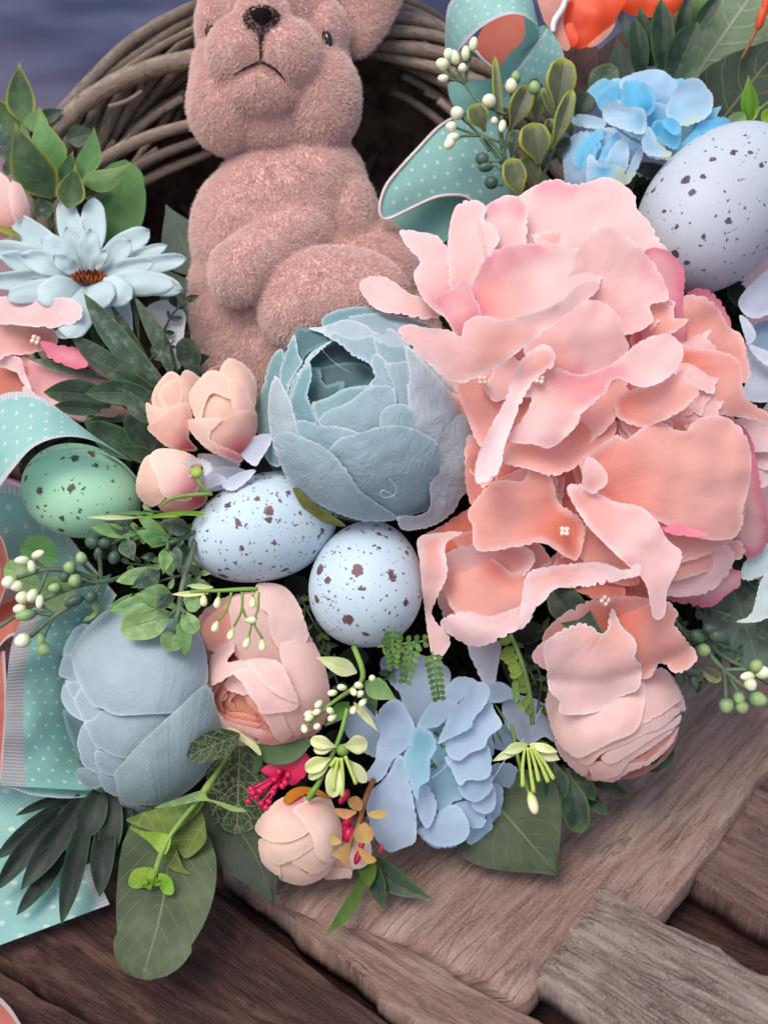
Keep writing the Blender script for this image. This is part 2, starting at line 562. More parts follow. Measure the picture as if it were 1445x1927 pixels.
def ribbon_mat(name, base, dark, band, N=6.0, dots=(224, 236, 232), bandw=.085, trans=.3, both=True, nodots=False, planar=False):
    t = NT(name); uv = t.coord('UV'); s = t.sep(uv); co = t.coord('Object')
    c = t.mix(t.rng(t.noise(co, 60, 3), .3, .7), lin(dark), lin(base))
    a = t.math('MULTIPLY', s[0], N); b = t.math('MULTIPLY', s[1], N)
    if not nodots:
        row = t.math('MULTIPLY', t.math('FLOORED_MODULO', t.math('FLOOR', b), 2.0), .5)
        x = t.math('SUBTRACT', t.math('FRACT', t.math('ADD', a, row)), .5)
        y = t.math('SUBTRACT', t.math('FRACT', b), .5)
        d = t.math('SQRT', t.math('ADD', t.math('MULTIPLY', x, x), t.math('MULTIPLY', y, y)))
        c = t.mix(t.rng(d, .10, .16, .8, 0), c, lin(dots))
    wv = t.n('TexWave', bands_direction='DIAGONAL'); t.put(wv.inputs[0], uv); wv.inputs['Scale'].default_value = 15
    wv2 = t.n('TexWave', bands_direction='X'); t.put(wv2.inputs[0], uv); wv2.inputs['Scale'].default_value = 15
    h = t.math('ADD', wv.outputs[1], wv2.outputs[1])
    c = t.mix(t.math('MULTIPLY', t.rng(wv.outputs[1], .2, .8), .10), c, tuple(v * .6 for v in lin(base)))
    if not planar:
        eu = t.math('MINIMUM', s[0], t.math('SUBTRACT', 1.0, s[0])) if both else s[0]
        f = t.rng(eu, bandw - .008, bandw + .008, 1, 0)
        rib = t.n('TexWave', bands_direction='Y'); t.put(rib.inputs[0], uv); rib.inputs['Scale'].default_value = 6.5
        c = t.mix(f, c, t.mix(t.math('MULTIPLY', t.rng(rib.outputs[1], .2, .8), .35), lin(band), tuple(v * .5 for v in lin(band))))
        h = t.math('ADD', t.math('MULTIPLY', h, t.math('SUBTRACT', 1.0, f)), t.math('MULTIPLY', t.math('MULTIPLY', rib.outputs[1], f), 3.0))
    t.bump(h, .2, .0006)
    return t.done(c, .6, .3, trans)

# ------------------------------------------------------------------ the setting: ground, weathered wooden table
def wood_mat(name, light, mid, dark, gs=1.0, crack=0.5):
    t = NT(name); uv = t.coord('UV')
    st = t.mapping(uv, (1.0, 13.0, 1))
    big = t.noise(t.mapping(uv, (.7, 2.2, 1)), 2.2 * gs, 4, .6, .6)
    gr = t.noise(st, 3.0 * gs, 10, .72, .15)
    fine = t.noise(t.mapping(uv, (2.0, 30.0, 1)), 5 * gs, 6, .7, .4)
    c = t.mix(t.rng(gr, .32, .68), lin(dark), lin(mid))
    c = t.mix(t.math('MULTIPLY', t.rng(big, .45, .7), .75), c, lin(light))
    c = t.mix(t.math('MULTIPLY', t.rng(fine, .5, .75), .35), c, lin(light))
    cr = t.rng(t.noise(t.mapping(uv, (1.0, 16, 1)), 2.6 * gs, 5, .6, .9), .62, .70)
    c = t.mix(t.math('MULTIPLY', cr, crack), c, tuple(v * .22 for v in lin(dark)))
    sp = t.rng(t.noise(uv, 60 * gs, 3, .6), .66, .72)
    c = t.mix(t.math('MULTIPLY', sp, .4), c, tuple(v * .4 for v in lin(dark)))
    vo = t.n('TexVoronoi', feature='DISTANCE_TO_EDGE')
    wob = t.n('VectorMath', operation='ADD'); ns = t.n('VectorMath', operation='SCALE'); t.put(ns.inputs[0], t.noise(t.mapping(uv, (1.5, 5, 1)), 4, 4, .6, 0, 1)); ns.inputs['Scale'].default_value = .22
    t.put(wob.inputs[0], t.mapping(uv, (1.1, 11, 1))); t.put(wob.inputs[1], ns.outputs[0])
    t.put(vo.inputs['Vector'], wob.outputs[0]); vo.inputs['Scale'].default_value = 1.5 * gs
    ck = t.math('MULTIPLY', t.rng(vo.outputs[0], .0, .03, 1, 0), t.rng(t.noise(t.mapping(uv, (1, 3, 1)), 3.5, 3), .42, .6))
    cr = t.math('MAXIMUM', cr, ck)
    c = t.mix(t.math('MULTIPLY', ck, crack), c, tuple(v * .15 for v in lin(dark)))
    gn = t.noise(uv, 95, 5, .7)
    c = t.mix(t.math('MULTIPLY', t.rng(gn, .45, .72), .5), c, lin(light))
    pt = t.noise(t.mapping(uv, (1.2, 1.8, 1)), 4.5, 6, .7, .8)
    c = t.mix(t.math('MULTIPLY', t.rng(pt, .5, .72), .45), c, lin(dark))
    kn = t.rng(t.noise(t.mapping(uv, (3.0, 9.0, 1)), 9, 4, .7), .64, .70)
    c = t.mix(t.math('MULTIPLY', kn, .5), c, tuple(v * .35 for v in lin(dark)))
    h = t.math('SUBTRACT', t.math('ADD', gr, t.math('ADD', t.math('MULTIPLY', fine, .35), t.math('MULTIPLY', gn, .7))), t.math('MULTIPLY', cr, .35))
    t.bump(h, 1.0, .0028)
    return t.done(c, .85, .18)

M_SLAB = wood_mat('pale_worn_wood', (226, 197, 184), (196, 161, 147), (140, 108, 98), 1.1, .3)
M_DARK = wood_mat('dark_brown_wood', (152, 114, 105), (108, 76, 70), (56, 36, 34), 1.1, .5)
M_GREY = wood_mat('silvered_wood', (226, 208, 198), (194, 172, 163), (116, 94, 88), 1.0, .45)
M_MAUVE = wood_mat('mauve_brown_wood', (196, 162, 154), (160, 126, 119), (92, 68, 66), 1.0, .5)

table = bpy.data.objects.new('wooden_table', None)
COL.objects.link(table)
table['kind'] = 'structure'
table['label'] = 'weathered table of rough wooden planks under the flower arrangement'

def fbm(x, y, s, o=4):
    v = 0; a = 1
    for i in range(o):
        v += a * noise.noise((x, y, s + i * 9.1)); x *= 2.03; y *= 2.03; a *= .52
    return v

def plank(c00, c10, c11, c01, h, thick, mat, label=None, seed=0.0, nu=110, nv=34, amp=5.0, rag0=10.0, rag1=10.0):
    """corner pixels on the table plane: c00-c10 one long edge, c01-c11 the other; grain runs 0 -> 1"""
    A, B, C, E = (np.array(PT(*q, h)) for q in (c00, c10, c11, c01))
    prof = [(0.0, -thick), (0.0, -thick * .55), (0.004, -thick * .2), (0.018, -thick * .05)] + [(0.03 + .94 * i / nv, 0.0) for i in range(nv + 1)] \
        + [(0.982, -thick * .05), (0.996, -thick * .2), (1.0, -thick * .55), (1.0, -thick)]
    L = np.linalg.norm(B - A) / S; Wd = np.linalg.norm(E - A) / S
    verts, uv = [], []
    for i in range(nu + 1):
        for v, dz in prof:
            u = i / nu
            u2 = u + (rag0 / L) * fbm(v * 7, 1.3, seed + 3) * max(0, 1 - u * 8) + (rag1 / L) * fbm(v * 7, 4.3, seed + 8) * max(0, 1 - (1 - u) * 8)
            edge = (9 / Wd) * fbm(u * L / 120, 2.0, seed + (1 if v < .5 else 2)) * (1 if v < .1 or v > .9 else 0)
            v2 = v + edge
            p = (A * (1 - u2) + B * u2) * (1 - v2) + (E * (1 - u2) + C * u2) * v2
            g = fbm(u * L / 240, v * Wd / 15, seed) * amp + fbm(u * L / 500, v * Wd / 90, seed + 20, 2) * amp * 1.3
            cr = noise.noise((u * L / 300, v * Wd / 26, seed + 40))
            g -= amp * 1.6 * max(0, cr - .32) * 3
            zz = dz + (g if dz > -thick * .5 else g * .2)
            if u < .012 or u > .988: zz -= thick * .10
            verts.append((p[0], p[1], p[2] + zz * S)); uv.append((u2 * L / 420, v2 * Wd / 420))
    m = len(prof)
    faces = []
    for i in range(nu):
        for j in range(m - 1):
            faces.append((i * m + j, (i + 1) * m + j, (i + 1) * m + j + 1, i * m + j + 1))
        faces.append((i * m + m - 1, (i + 1) * m + m - 1, (i + 1) * m, i * m))
    faces.append(tuple(range(m))); faces.append(tuple(range(nu * m, nu * m + m))[::-1])
    # faces wind so that the top looks up
    n0 = (Vector(verts[faces[m // 2][1]]) - Vector(verts[faces[m // 2][0]])).cross(Vector(verts[faces[m // 2][3]]) - Vector(verts[faces[m // 2][0]]))
    if n0.z < 0: faces = [f[::-1] for f in faces]
    o = mesh_obj('plank', verts, faces, mat, table, True, uv)
    if label: o['label'] = label
    return o

def slab(outline, h, thick, mat, label):
    b = resample(catmull(outline, 6, True), 9, True)
    n = len(b)
    t = np.roll(b, -1, 0) - np.roll(b, 1, 0); t /= np.linalg.norm(t, axis=1)[:, None]
    nor = np.stack([t[:, 1], -t[:, 0]], 1)
    b = b + nor * np.array([fbm(i * .11, 3.0, 5.0) * 9 for i in range(n)])[:, None]
    lo, hi = b.min(0), b.max(0)
    gx, gy = np.meshgrid(np.arange(lo[0], hi[0], 11), np.arange(lo[1], hi[1], 9))
    g = np.stack([gx.ravel(), gy.ravel()], 1)
    g = g[inside(b, g[:, 0], g[:, 1])]
    dd = np.array([np.min(np.hypot(b[:, 0] - q[0], b[:, 1] - q[1])) for q in g])
    g = g[dd > 5]
    res = delaunay_2d_cdt([Vector((p[0], p[1])) for p in np.vstack([b, g])], [(i, (i + 1) % n) for i in range(n)], [list(range(n))], 1, 1e-4)
    v2 = [(v.x, v.y) for v in res[0]]; faces = [tuple(f) for f in res[2]]
    orig = {}
    verts, uv = [], []
    ca, sa = math.cos(math.radians(-42)), math.sin(math.radians(-42))
    for (x, y) in v2:
        ed = np.min(np.hypot(b[:, 0] - x, b[:, 1] - y))
        w = PT(x, y, h)
        a, c = (w.x * ca + w.y * sa) / S, (-w.x * sa + w.y * ca) / S
        g = fbm(a / 60, c / 260, 11) * 4.5 + fbm(a / 300, c / 300, 17, 2) * 9
        verts.append((w.x, w.y, w.z + (g - 16 * math.exp(-ed / 14)) * S)); uv.append((c / 520 + .3, a / 520))
    base = len(verts)
    rim = list(range(n))
    for i in rim:
        v = verts[i]; verts.append((v[0], v[1], v[2] - thick * S)); uv.append((uv[i][0], uv[i][1] + .08))
    f0 = faces[0]
    nn = (Vector(verts[f0[1]]) - Vector(verts[f0[0]])).cross(Vector(verts[f0[2]]) - Vector(verts[f0[0]]))
    if nn.z < 0: faces = [f[::-1] for f in faces]
    for i in range(n):
        faces.append((i, (i + 1) % n, base + (i + 1) % n, base + i))
    o = mesh_obj('cross_board', verts, faces, mat, table, True, uv)
    o['label'] = label
    return o

slab([(1640, 1090), (1640, 1290), (1500, 1385), (1440, 1440), (1402, 1500), (1345, 1580), (1290, 1660), (1235, 1715), (1150, 1750), (1060, 1805), (990, 1872),
      (940, 1858), (860, 1812), (740, 1760), (620, 1725), (520, 1690), (420, 1600), (430, 1350), (640, 1150), (900, 1020), (1300, 1000), (1500, 1010)],
     0, 46, M_SLAB, 'broad pale worn board lying across the planks')
# dark plank at the lower left, the plank beyond the gap, the silvered plank, the mauve planks at the right
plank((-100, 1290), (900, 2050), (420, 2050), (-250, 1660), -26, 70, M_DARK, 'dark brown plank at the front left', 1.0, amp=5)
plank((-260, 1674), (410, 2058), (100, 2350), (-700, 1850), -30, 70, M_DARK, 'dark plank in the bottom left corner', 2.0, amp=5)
plank((500, 1640), (1240, 2045), (905, 2018), (415, 1622), -16, 70, M_SLAB, 'brown plank next to the dark gap', 3.0, amp=5)
plank((1142, 1672), (1720, 1965), (1560, 2220), (1016, 1838), 14, 60, M_GREY, 'silvered cracked plank with a broken end', 4.0, nu=170, nv=90, amp=11, rag0=34)
plank((1290, 1640), (1900, 2010), (2050, 1800), (1340, 1430), -34, 70, M_MAUVE, 'mauve brown plank at the right behind the gap', 5.0, amp=8)
plank((1330, 1420), (2000, 1770), (2100, 1560), (1400, 1330), -38, 70, M_MAUVE, 'mauve brown plank half under the pale board', 6.0, amp=8)
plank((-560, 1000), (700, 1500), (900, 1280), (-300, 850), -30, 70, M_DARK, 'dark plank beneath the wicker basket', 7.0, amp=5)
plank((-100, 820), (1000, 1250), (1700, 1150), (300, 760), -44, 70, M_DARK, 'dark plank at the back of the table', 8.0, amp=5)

plank((-1900, 1500), (700, 3200), (2600, 1900), (-300, 780), -130, 30, M_DARK, 'added dark board that makes the plank gaps look shaded', 9.0, nu=30, nv=12, amp=3)  # board added below the planks to keep their gaps dark

t = NT('garden_ground'); co = t.coord('Object')
yy = t.math('ADD', t.sep(co)[1], t.math('MULTIPLY', t.math('SUBTRACT', t.noise(co, 1.1, 3), .5), 1.6))
xx = t.sep(co)[0]
c = t.mix(t.rng(t.noise(co, 2.2, 4), .35, .65), lin((50, 56, 78)), lin((80, 84, 106)))
c = t.mix(t.rng(t.math('ADD', yy, t.math('MULTIPLY', xx, .55)), 1.5, 3.2, 1, 0), c, lin((136, 112, 116)))
M_GROUND = t.done(c, .95, .1)
gz = -0.75
gv, gf = [], []
ng = 60
for i in range(ng + 1):
    for j in range(ng + 1):
        x = (j / ng - .5) * 2; y = (i / ng - .5) * 2
        X = 120 * x * abs(x) ** 1.5; Y = 120 * y * abs(y) ** 1.5
        gv.append((X, Y, gz + .05 * noise.noise((X * .4, Y * .4, 1)) + max(0, Y - 25) * .22 * (1 + .3 * noise.noise((X * .03, 2, 3)))))
for i in range(ng):
    for j in range(ng):
        a = i * (ng + 1) + j
        gf.append((a, a + 1, a + ng + 2, a + ng + 1))
ground = mesh_obj('ground', gv, gf, M_GROUND, None, True, kind='structure')
ground['label'] = 'blurred bluish ground far behind the table'

# ------------------------------------------------------------------ wicker basket lying with its mouth to the viewer
def twig_mat(name, a, b, d):
    t = NT(name); uv = t.coord('UV'); co = t.coord('Object')
    g = t.noise(t.mapping(uv, (7, 1.2, 1)), 4, 7, .65, .5)
    c = t.mix(t.rng(g, .3, .7), lin(b), lin(a))
    c = t.mix(t.rng(t.noise(t.mapping(uv, (2, 1.5, 1)), 2.2, 4), .56, .72, 0, .8), c, lin(d))
    r = t.rand(); hsv = t.n('HueSaturation'); t.put(hsv.inputs['Value'], t.math('MULTIPLY_ADD', r, .5, .7)); t.put(hsv.inputs['Color'], c)
    t.bump(g, .5, .001)
    return t.done(hsv.outputs[0], .6, .3)
M_TWIG = twig_mat('willow_twig', (152, 136, 122), (98, 84, 74), (58, 46, 40))
M_TWIG_SHADE = twig_mat('shaded_willow_twig', (140, 118, 104), (96, 78, 68), (60, 48, 42))  # darker willow for the basket inside: its shade is put into the colour

basket = thing('wicker_basket', 'grey brown wicker basket behind the pink plush rabbit', 'basket', (576, 900, -300))
BC = (576.0, 540.0)
def rim_pt(ang, r, z, k=1.0):
    x = BC[0] + r * math.cos(ang); y = BC[1] - r * math.sin(ang)
    if math.sin(ang) < 0: y = BC[1] - r * 1.12 * math.sin(ang)
    return (x, y, z)
# rim strands, twisted round each other
rr = random.Random(3)
for s in range(9):
    ph = s * 2 * math.pi / 9
    n = 46
    path = []
    for i in range(n + 1):
        a = 2 * math.pi * i / n
        tw = ph + a * 3.4
        r = 505 + 46 * math.cos(tw) + 6 * noise.noise((a * 2, s, 1))
        path.append(rim_pt(a + .6, r, -215 + 46 * math.sin(tw)))
    tube('willow_twig', path, [rr.uniform(11, 15) * (1 + .12 * noise.noise((i * .4, s, 4))) for i in range(n + 1)], M_TWIG, basket, seg=8, n=3, rough=.12, clamp=False)
# stakes running back to the bottom, and weavers between them
for s in range(34):
    a = 2 * math.pi * s / 34
    path = [rim_pt(a, 500, -230), rim_pt(a + .03, 470, -330), rim_pt(a, 430, -430), rim_pt(a - .02, 350, -520), rim_pt(a, 60, -560)]
    tube('willow_stake', path, [12, 12, 11, 10, 8], M_TWIG_SHADE, basket, seg=7, n=5, rough=.1, clamp=False)
for s in range(15):
    f = s / 14
    r = 492 - 150 * f ** 1.4; z = -275 - 255 * f
    n = 68
    path = []
    for i in range(n + 1):
        a = 2 * math.pi * i / n
        w = 9 * math.cos(a * 17 + (s % 2) * math.pi)
        path.append(rim_pt(a, r + w, z + 4 * noise.noise((a * 3, s, 2))))
    tube('willow_weaver', path, rr.uniform(10, 13), M_TWIG_SHADE, basket, seg=7, n=2, rough=.1, clamp=False)
# back panel of the basket
bv, bf = [], []
for i in range(14):
    for j in range(48):
        p = rim_pt(2 * math.pi * j / 48, 505 - 505 * min(1, (i / 12) ** .9) if i < 13 else 0.1, -250 - 330 * min(1, (i / 6) ** .8))
        bv.append(P(*p, False))
for i in range(13):
    for j in range(48):
        k = (j + 1) % 48
        bf.append((i * 48 + j, i * 48 + k, (i + 1) * 48 + k, (i + 1) * 48 + j))
mesh_obj('basket_lining', bv, bf, plain('dark_basket_lining', (104, 86, 76), .9, .1, .3), basket)
# loose rods that show at the left of the rabbit
rods = [([(92, 262), (150, 200), (215, 158), (300, 125), (395, 105)], 19, -110), ([(98, 236), (160, 165), (240, 85), (330, 30), (420, -12)], 15, -150),
        ([(170, 165), (260, 105), (340, 50), (400, 20)], 13, -165), ([(215, 148), (300, 90), (385, 45)], 9, -130),
        ([(165, 320), (240, 275), (320, 245), (400, 225)], 14, -120), ([(225, 330), (300, 292), (380, 262)], 12, -145), ([(250, 352), (320, 318), (400, 285)], 11, -170),
        ([(205, 300), (226, 232), (236, 190)], 9, -215), ([(235, 275), (252, 215), (268, 175)], 10, -220), ([(300, 245), (330, 195), (352, 160)], 9, -220), ([(180, 290), (190, 220), (196, 200)], 9, -230),
        ([(330, 235), (350, 180), (380, 130)], 8, -240), ([(205, 202), (240, 190), (268, 172)], 5, -118), ([(150, 250), (170, 225), (185, 210)], 6, -150),
        ([(715, 15), (780, 52), (850, 98), (930, 150)], 12, -330), ([(750, -5), (820, 30), (900, 85)], 11, -300), ([(700, 60), (780, 105), (860, 150)], 10, -380), ([(720, 150), (800, 200), (900, 240)], 9, -420)]
for pth, r, z in rods:
    tube('willow_rod', [(x, y, z - 6 * i) for i, (x, y) in enumerate(pth)], [r * (1 - .25 * i / len(pth)) for i in range(len(pth))] if r < 18 else r, M_TWIG if z > -260 else M_TWIG_SHADE, basket, seg=10, n=8, rough=.14, clamp=False)

gr_ = random.Random(17)
for i in range(30):
    left = i < 18
    a0 = gr_.uniform(1.75, 2.9) if left else gr_.uniform(.35, 1.1); da = gr_.uniform(.3, .6)
    r0 = gr_.uniform(395, 490); dr = gr_.uniform(-45, 45); z = gr_.uniform(-275, -165)
    tube('willow_rod', [rim_pt(a0 + da * (q / 4 - .5), r0 + dr * (q / 4 - .5), z - 8 * q) for q in range(5)], gr_.uniform(6, 11), M_TWIG, basket, seg=8, n=5, rough=.14, clamp=False)
# near black sheet added behind the flowers, standing in for shade in the gaps
M_GAP_SHADE = plain('gap_shade', (26, 30, 20), .95, .05, .5, scale=500, bump=.8)
def gap_shade_z(x, y):
    t = ((x - 740) / 760) ** 2 + ((y - 960) / 620) ** 2
    return -190 + 150 * np.sqrt(np.maximum(0, 1 - t))
mo = sheet('gap_shade_backing', [(30, 600), (300, 690), (460, 700), (700, 600), (800, 440), (960, 330), (1200, 330), (1380, 460), (1400, 800), (1400, 1080), (1330, 1180), (1230, 1330), (1100, 1440), (900, 1500), (640, 1540), (420, 1500), (250, 1470), (120, 1400), (90, 1150), (40, 900)],
           gap_shade_z, M_GAP_SHADE, None, serr=10, freq=8, spacing=15, ruffle=26, rscale=40, thick=0, kind='stuff')
mo['label'] = 'added dark backing standing in for the shade behind the flowers'
mo['category'] = 'shade backing'

# ------------------------------------------------------------------ plush rabbit
rabbit = thing('plush_rabbit', 'dusty pink plush rabbit sitting upright in the basket', 'soft toy', (560, 760, -80))
def ell(bm, c, r, rot=0.0):
    """ellipsoid: centre in photo px (x, y, z), radii (right, up, depth)"""
    k = 1 - c[2] / D
    m = Matrix.Rotation(rot, 4, 'Z') @ Matrix.Diagonal((r[0], r[1], r[2], 1))
    vs = bmesh.ops.create_icosphere(bm, subdivisions=4, radius=1.0)['verts']
    for v in vs:
        q = m @ v.co
        v.co = Vector(((c[0] - CX) * k + q.x * k, (CY - c[1]) * k + q.y * k, c[2] + q.z))
bm = bmesh.new()
# head: skull, cheeks, muzzle, chin, ears
ell(bm, (512, 150, -70), (150, 128, 120))
ell(bm, (512, 20, -80), (118, 120, 112))
ell(bm, (432, 195, -40), (76, 92, 80))
ell(bm, (598, 188, -40), (78, 100, 84))
ell(bm, (512, 238, -60), (105, 58, 84))
ell(bm, (452, 98, 28), (60, 64, 62))
ell(bm, (536, 104, 30), (64, 66, 62))
ell(bm, (494, 50, 20), (52, 62, 76))
ell(bm, (496, 172, 14), (72, 46, 62))
ell(bm, (612, 62, -50), (40, 60, 60))
ell(bm, (402, 50, -66), (30, 62, 52))
ell(bm, (716, -58, -115), (54, 172, 36), -.30)
ell(bm, (372, -140, -118), (46, 150, 34), .16)
# body: shoulders, chest, belly, haunches, arm, thigh
ell(bm, (534, 395, -100), (140, 128, 120))
ell(bm, (590, 345, -96), (96, 92, 108))
ell(bm, (470, 440, -90), (108, 130, 110))
ell(bm, (545, 560, -110), (190, 180, 130))
ell(bm, (600, 640, -110), (235, 150, 130))
ell(bm, (690, 520, -110), (100, 118, 104), .3)
ell(bm, (660, 400, -90), (48, 88, 86), .2)
for i in range(6):
    f = i / 5
    ell(bm, (560 - 104 * f, 436 + 72 * f, -22 + 52 * f), (60, 58, 58))
ell(bm, (448, 520, 40), (50, 52, 50))
ell(bm, (625, 556, 20), (142, 90, 72), .05)
ell(bm, (560, 585, 20), (70, 70, 66))
me0 = bpy.data.meshes.new('rabbit_rough'); bm.to_mesh(me0); bm.free()
tmp = bpy.data.objects.new('rabbit_rough', me0); COL.objects.link(tmp)
rm = tmp.modifiers.new('r', 'REMESH'); rm.mode = 'VOXEL'; rm.voxel_size = 6.5
sm = tmp.modifiers.new('s', 'SMOOTH'); sm.factor = .5; sm.iterations = 7
dg = bpy.context.evaluated_depsgraph_get()
me1 = bpy.data.meshes.new_from_object(tmp.evaluated_get(dg))
bpy.data.objects.remove(tmp)
nv_ = len(me1.vertices)
co_ = np.empty(nv_ * 3, np.float32); me1.vertices.foreach_get('co', co_)
co_ = co_.reshape(-1, 3)
rab_px = co_.copy()
basis = np.array([XA, YA, ZA])
wv_ = (np.array(ORG) + (co_ @ basis) * S) - np.array(rabbit.location)
me1.vertices.foreach_set('co', wv_.ravel().astype(np.float32))
me1.update()
me1.name = 'rabbit_body'
t = NT('rabbit_skin'); M_SKIN = t.done(t.mix(t.rng(t.noise(t.coord(), 60, 4), .3, .7), lin((214, 178, 170)), lin((224, 190, 182))), .95, .05)
body = link('body', me1, M_SKIN, rabbit)

# short dense pile
def pile(n, seed):
    rg = np.random.default_rng(seed)
    me1.calc_loop_triangles()
    T = np.empty(len(me1.loop_triangles) * 3, np.int32); me1.loop_triangles.foreach_get('vertices', T); T = T.reshape(-1, 3)
    nr = np.empty(nv_ * 3, np.float32); me1.vertex_normals.foreach_get('vector', nr); nr = nr.reshape(-1, 3)
    a, b, c = wv_[T[:, 0]], wv_[T[:, 1]], wv_[T[:, 2]]
    ar = np.linalg.norm(np.cross(b - a, c - a), axis=1)
    zz = np.array(ZA)
    face = (nr[T].mean(1) @ zz)
    ctr = (a + b + c) / 3 + np.array(rabbit.location)
    rel = (ctr - np.array(ORG)) @ basis.T / S
    py = CY - rel[:, 1] / (1 - rel[:, 2] / D)
    ar = ar * np.where(face > -.35, 1.0, .12) * np.where(py < -40, .1, 1.0) * np.where(py > 740, .1, 1)
    t = rg.choice(len(T), n, p=ar / ar.sum())
    u = rg.random(n); v = rg.random(n)
    fl = u + v > 1; u[fl] = 1 - u[fl]; v[fl] = 1 - v[fl]
    w = 1 - u - v
    p = wv_[T[t, 0]] * w[:, None] + wv_[T[t, 1]] * u[:, None] + wv_[T[t, 2]] * v[:, None]
    q = nr[T[t, 0]] * w[:, None] + nr[T[t, 1]] * u[:, None] + nr[T[t, 2]] * v[:, None]
    q /= np.linalg.norm(q, axis=1)[:, None] + 1e-9
    return p, q, rg
NH = 220000
p, q, rg = pile(NH, 5)
clump = np.array([(noise.noise(Vector(x) * 260), noise.noise(Vector(x) * 260 + Vector((9, 3, 1))), noise.noise(Vector(x) * 260 + Vector((2, 7, 5)))) for x in p])
lean = clump * .28 + rg.normal(0, .3, (NH, 3)) + np.array([0, -.1, -.32])
ln = rg.uniform(4.5, 8.5, NH) * S
K = 4
pos = np.empty((NH, K, 3), np.float32)
for k in range(K):
    s = k / (K - 1)
    pos[:, k] = p - q * 1.0 * S + q * (ln * s)[:, None] + lean * (ln * s * s * .75)[:, None]
hc = bpy.data.hair_curves.new('rabbit_pile')
hc.add_curves([K] * NH)
hc.attributes['position'].data.foreach_set('vector', pos.ravel())
ra = hc.attributes.get('radius') or hc.attributes.new('radius', 'FLOAT', 'POINT')
rad = np.tile(np.array([.55, .5, .38, .15]) * S, NH) 
ra.data.foreach_set('value', rad.astype(np.float32))
rel = (p + np.array(rabbit.location) - np.array(ORG)) @ basis.T / S
hx = CX + rel[:, 0] / (1 - rel[:, 2] / D); hy = CY - rel[:, 1] / (1 - rel[:, 2] / D)
# dark pile where the nose is
dk = (((hx - 492) / 33) ** 2 + ((hy - 36) / 26) ** 2 < 1) | ((np.abs(hx - 494) < 22 * (1 - (hy - 40) / 42)) & (hy > 40) & (hy < 78))
dk &= rel[:, 2] > 20
da = hc.attributes.new('dark', 'FLOAT', 'CURVE'); da.data.foreach_set('value', dk.astype(np.float32))
t = NT('rabbit_pile')
hi = t.n('HairInfo')
cc = t.mix(t.rng(hi.outputs['Intercept'], 0, 1, 0, 1), lin((217, 184, 176)), lin((242, 218, 211)))
cc = t.mix(t.rng(hi.outputs['Random'], .75, 1, 0, .5), cc, lin((242, 216, 204)))
at = t.n('Attribute', attribute_name='dark')
cc = t.mix(t.math('MULTIPLY', at.outputs['Fac'], .96), cc, lin((44, 30, 32)))
M_PILE = t.done(cc, .75, .15, .25)
fo = bpy.data.objects.new('pile', hc); COL.objects.link(fo); hc.materials.append(M_PILE); fo.parent = rabbit
fo['kind'] = 'stuff'

# surface lookup for the face
from mathutils.bvhtree import BVHTree
bvh = BVHTree.FromPolygons([tuple(v) for v in rab_px], [tuple(f.vertices) for f in me1.polygons])
def face_z(px, py):
    o = Vector((0, 0, D)); d = Vector((px - CX, CY - py, -D)).normalized()
    h = bvh.ray_cast(o, d)
    return h[0].z if h[0] is not None else -60
M_NOSE = plain('dark_nose_plush', (36, 26, 28), .9, .1, .3)
M_THREAD = plain('dark_brown_thread', (52, 32, 32), .8, .15, .2)
tube('mouth', [(x, y, face_z(x, y) + 5) for x, y in [(492, 66), (491, 84), (491, 100), (490, 116)]], [5, 3.4, 2.8, 2.6], M_THREAD, rabbit, seg=6)
for pts in ([(490, 116), (476, 122), (458, 131), (440, 142)], [(491, 116), (508, 124), (524, 136), (536, 152)]):
    tube('mouth', [(x, y, face_z(x, y) + 5) for x, y in pts], [2.6, 2.6, 2.2, 1], M_THREAD, rabbit, seg=6)
pod('nose', (492, 36, face_z(492, 36) - 12), (0, 1, .1), 36, 44, M_NOSE, rabbit, egg=.3)
te = NT('black_glass_bead'); M_EYE = te.done((.008, .006, .007), .12, .6)
for x, y, a in ((617, 74, .25), (398, 62, -.2)):
    zc = face_z(x, y)
    e = pod('eye', (x, y, zc + 3), (a, 1, 0), 32, 17, M_EYE, rabbit)
    tube('eye_rim', [(x - 6, y - 20, zc + 6), (x - 10, y, zc + 7), (x + 2, y + 20, zc + 6)], [1, 2, 1], M_THREAD, e, seg=6)

# ------------------------------------------------------------------ petal materials
M_PEO = petal_mat('dusty_blue_petal', (150, 174, 184), edge=(160, 184, 190), mott=.07, rim=(206, 218, 222), rimw=4, trans=.15, rimk=.6, crinkle=.5)
M_PEOT = petal_mat('teal_petal', (128, 162, 168), edge=(150, 184, 186), mott=.14, rim=(196, 214, 214), rimw=4.5, trans=.2, rimk=.6, crinkle=.5)
M_PEOL = petal_mat('pale_grey_blue_petal', (180, 194, 202), edge=(186, 200, 206), mott=.10, rim=(222, 228, 232), rimw=4, trans=.18, rimk=.6, crinkle=.5)
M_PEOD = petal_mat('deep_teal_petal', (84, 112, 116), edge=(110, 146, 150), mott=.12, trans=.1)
M_PEB = petal_mat('steel_blue_petal', (160, 180, 189), edge=(168, 187, 195), mott=.07, rim=(206, 216, 222), rimw=4, trans=.12, rimk=.6, crinkle=.25)
M_PEBG = petal_mat('sage_blue_petal', (160, 182, 184), edge=(168, 190, 188), mott=.08, rim=(200, 212, 210), rimw=4, trans=.15, streak=2.2, crinkle=.2)
M_HC = petal_mat('coral_petal', (243, 182, 170), edge=(245, 198, 190), root=(236, 144, 126), ew=14, mott=.06, trans=.32, rim=(250, 222, 217), rimw=4.5)
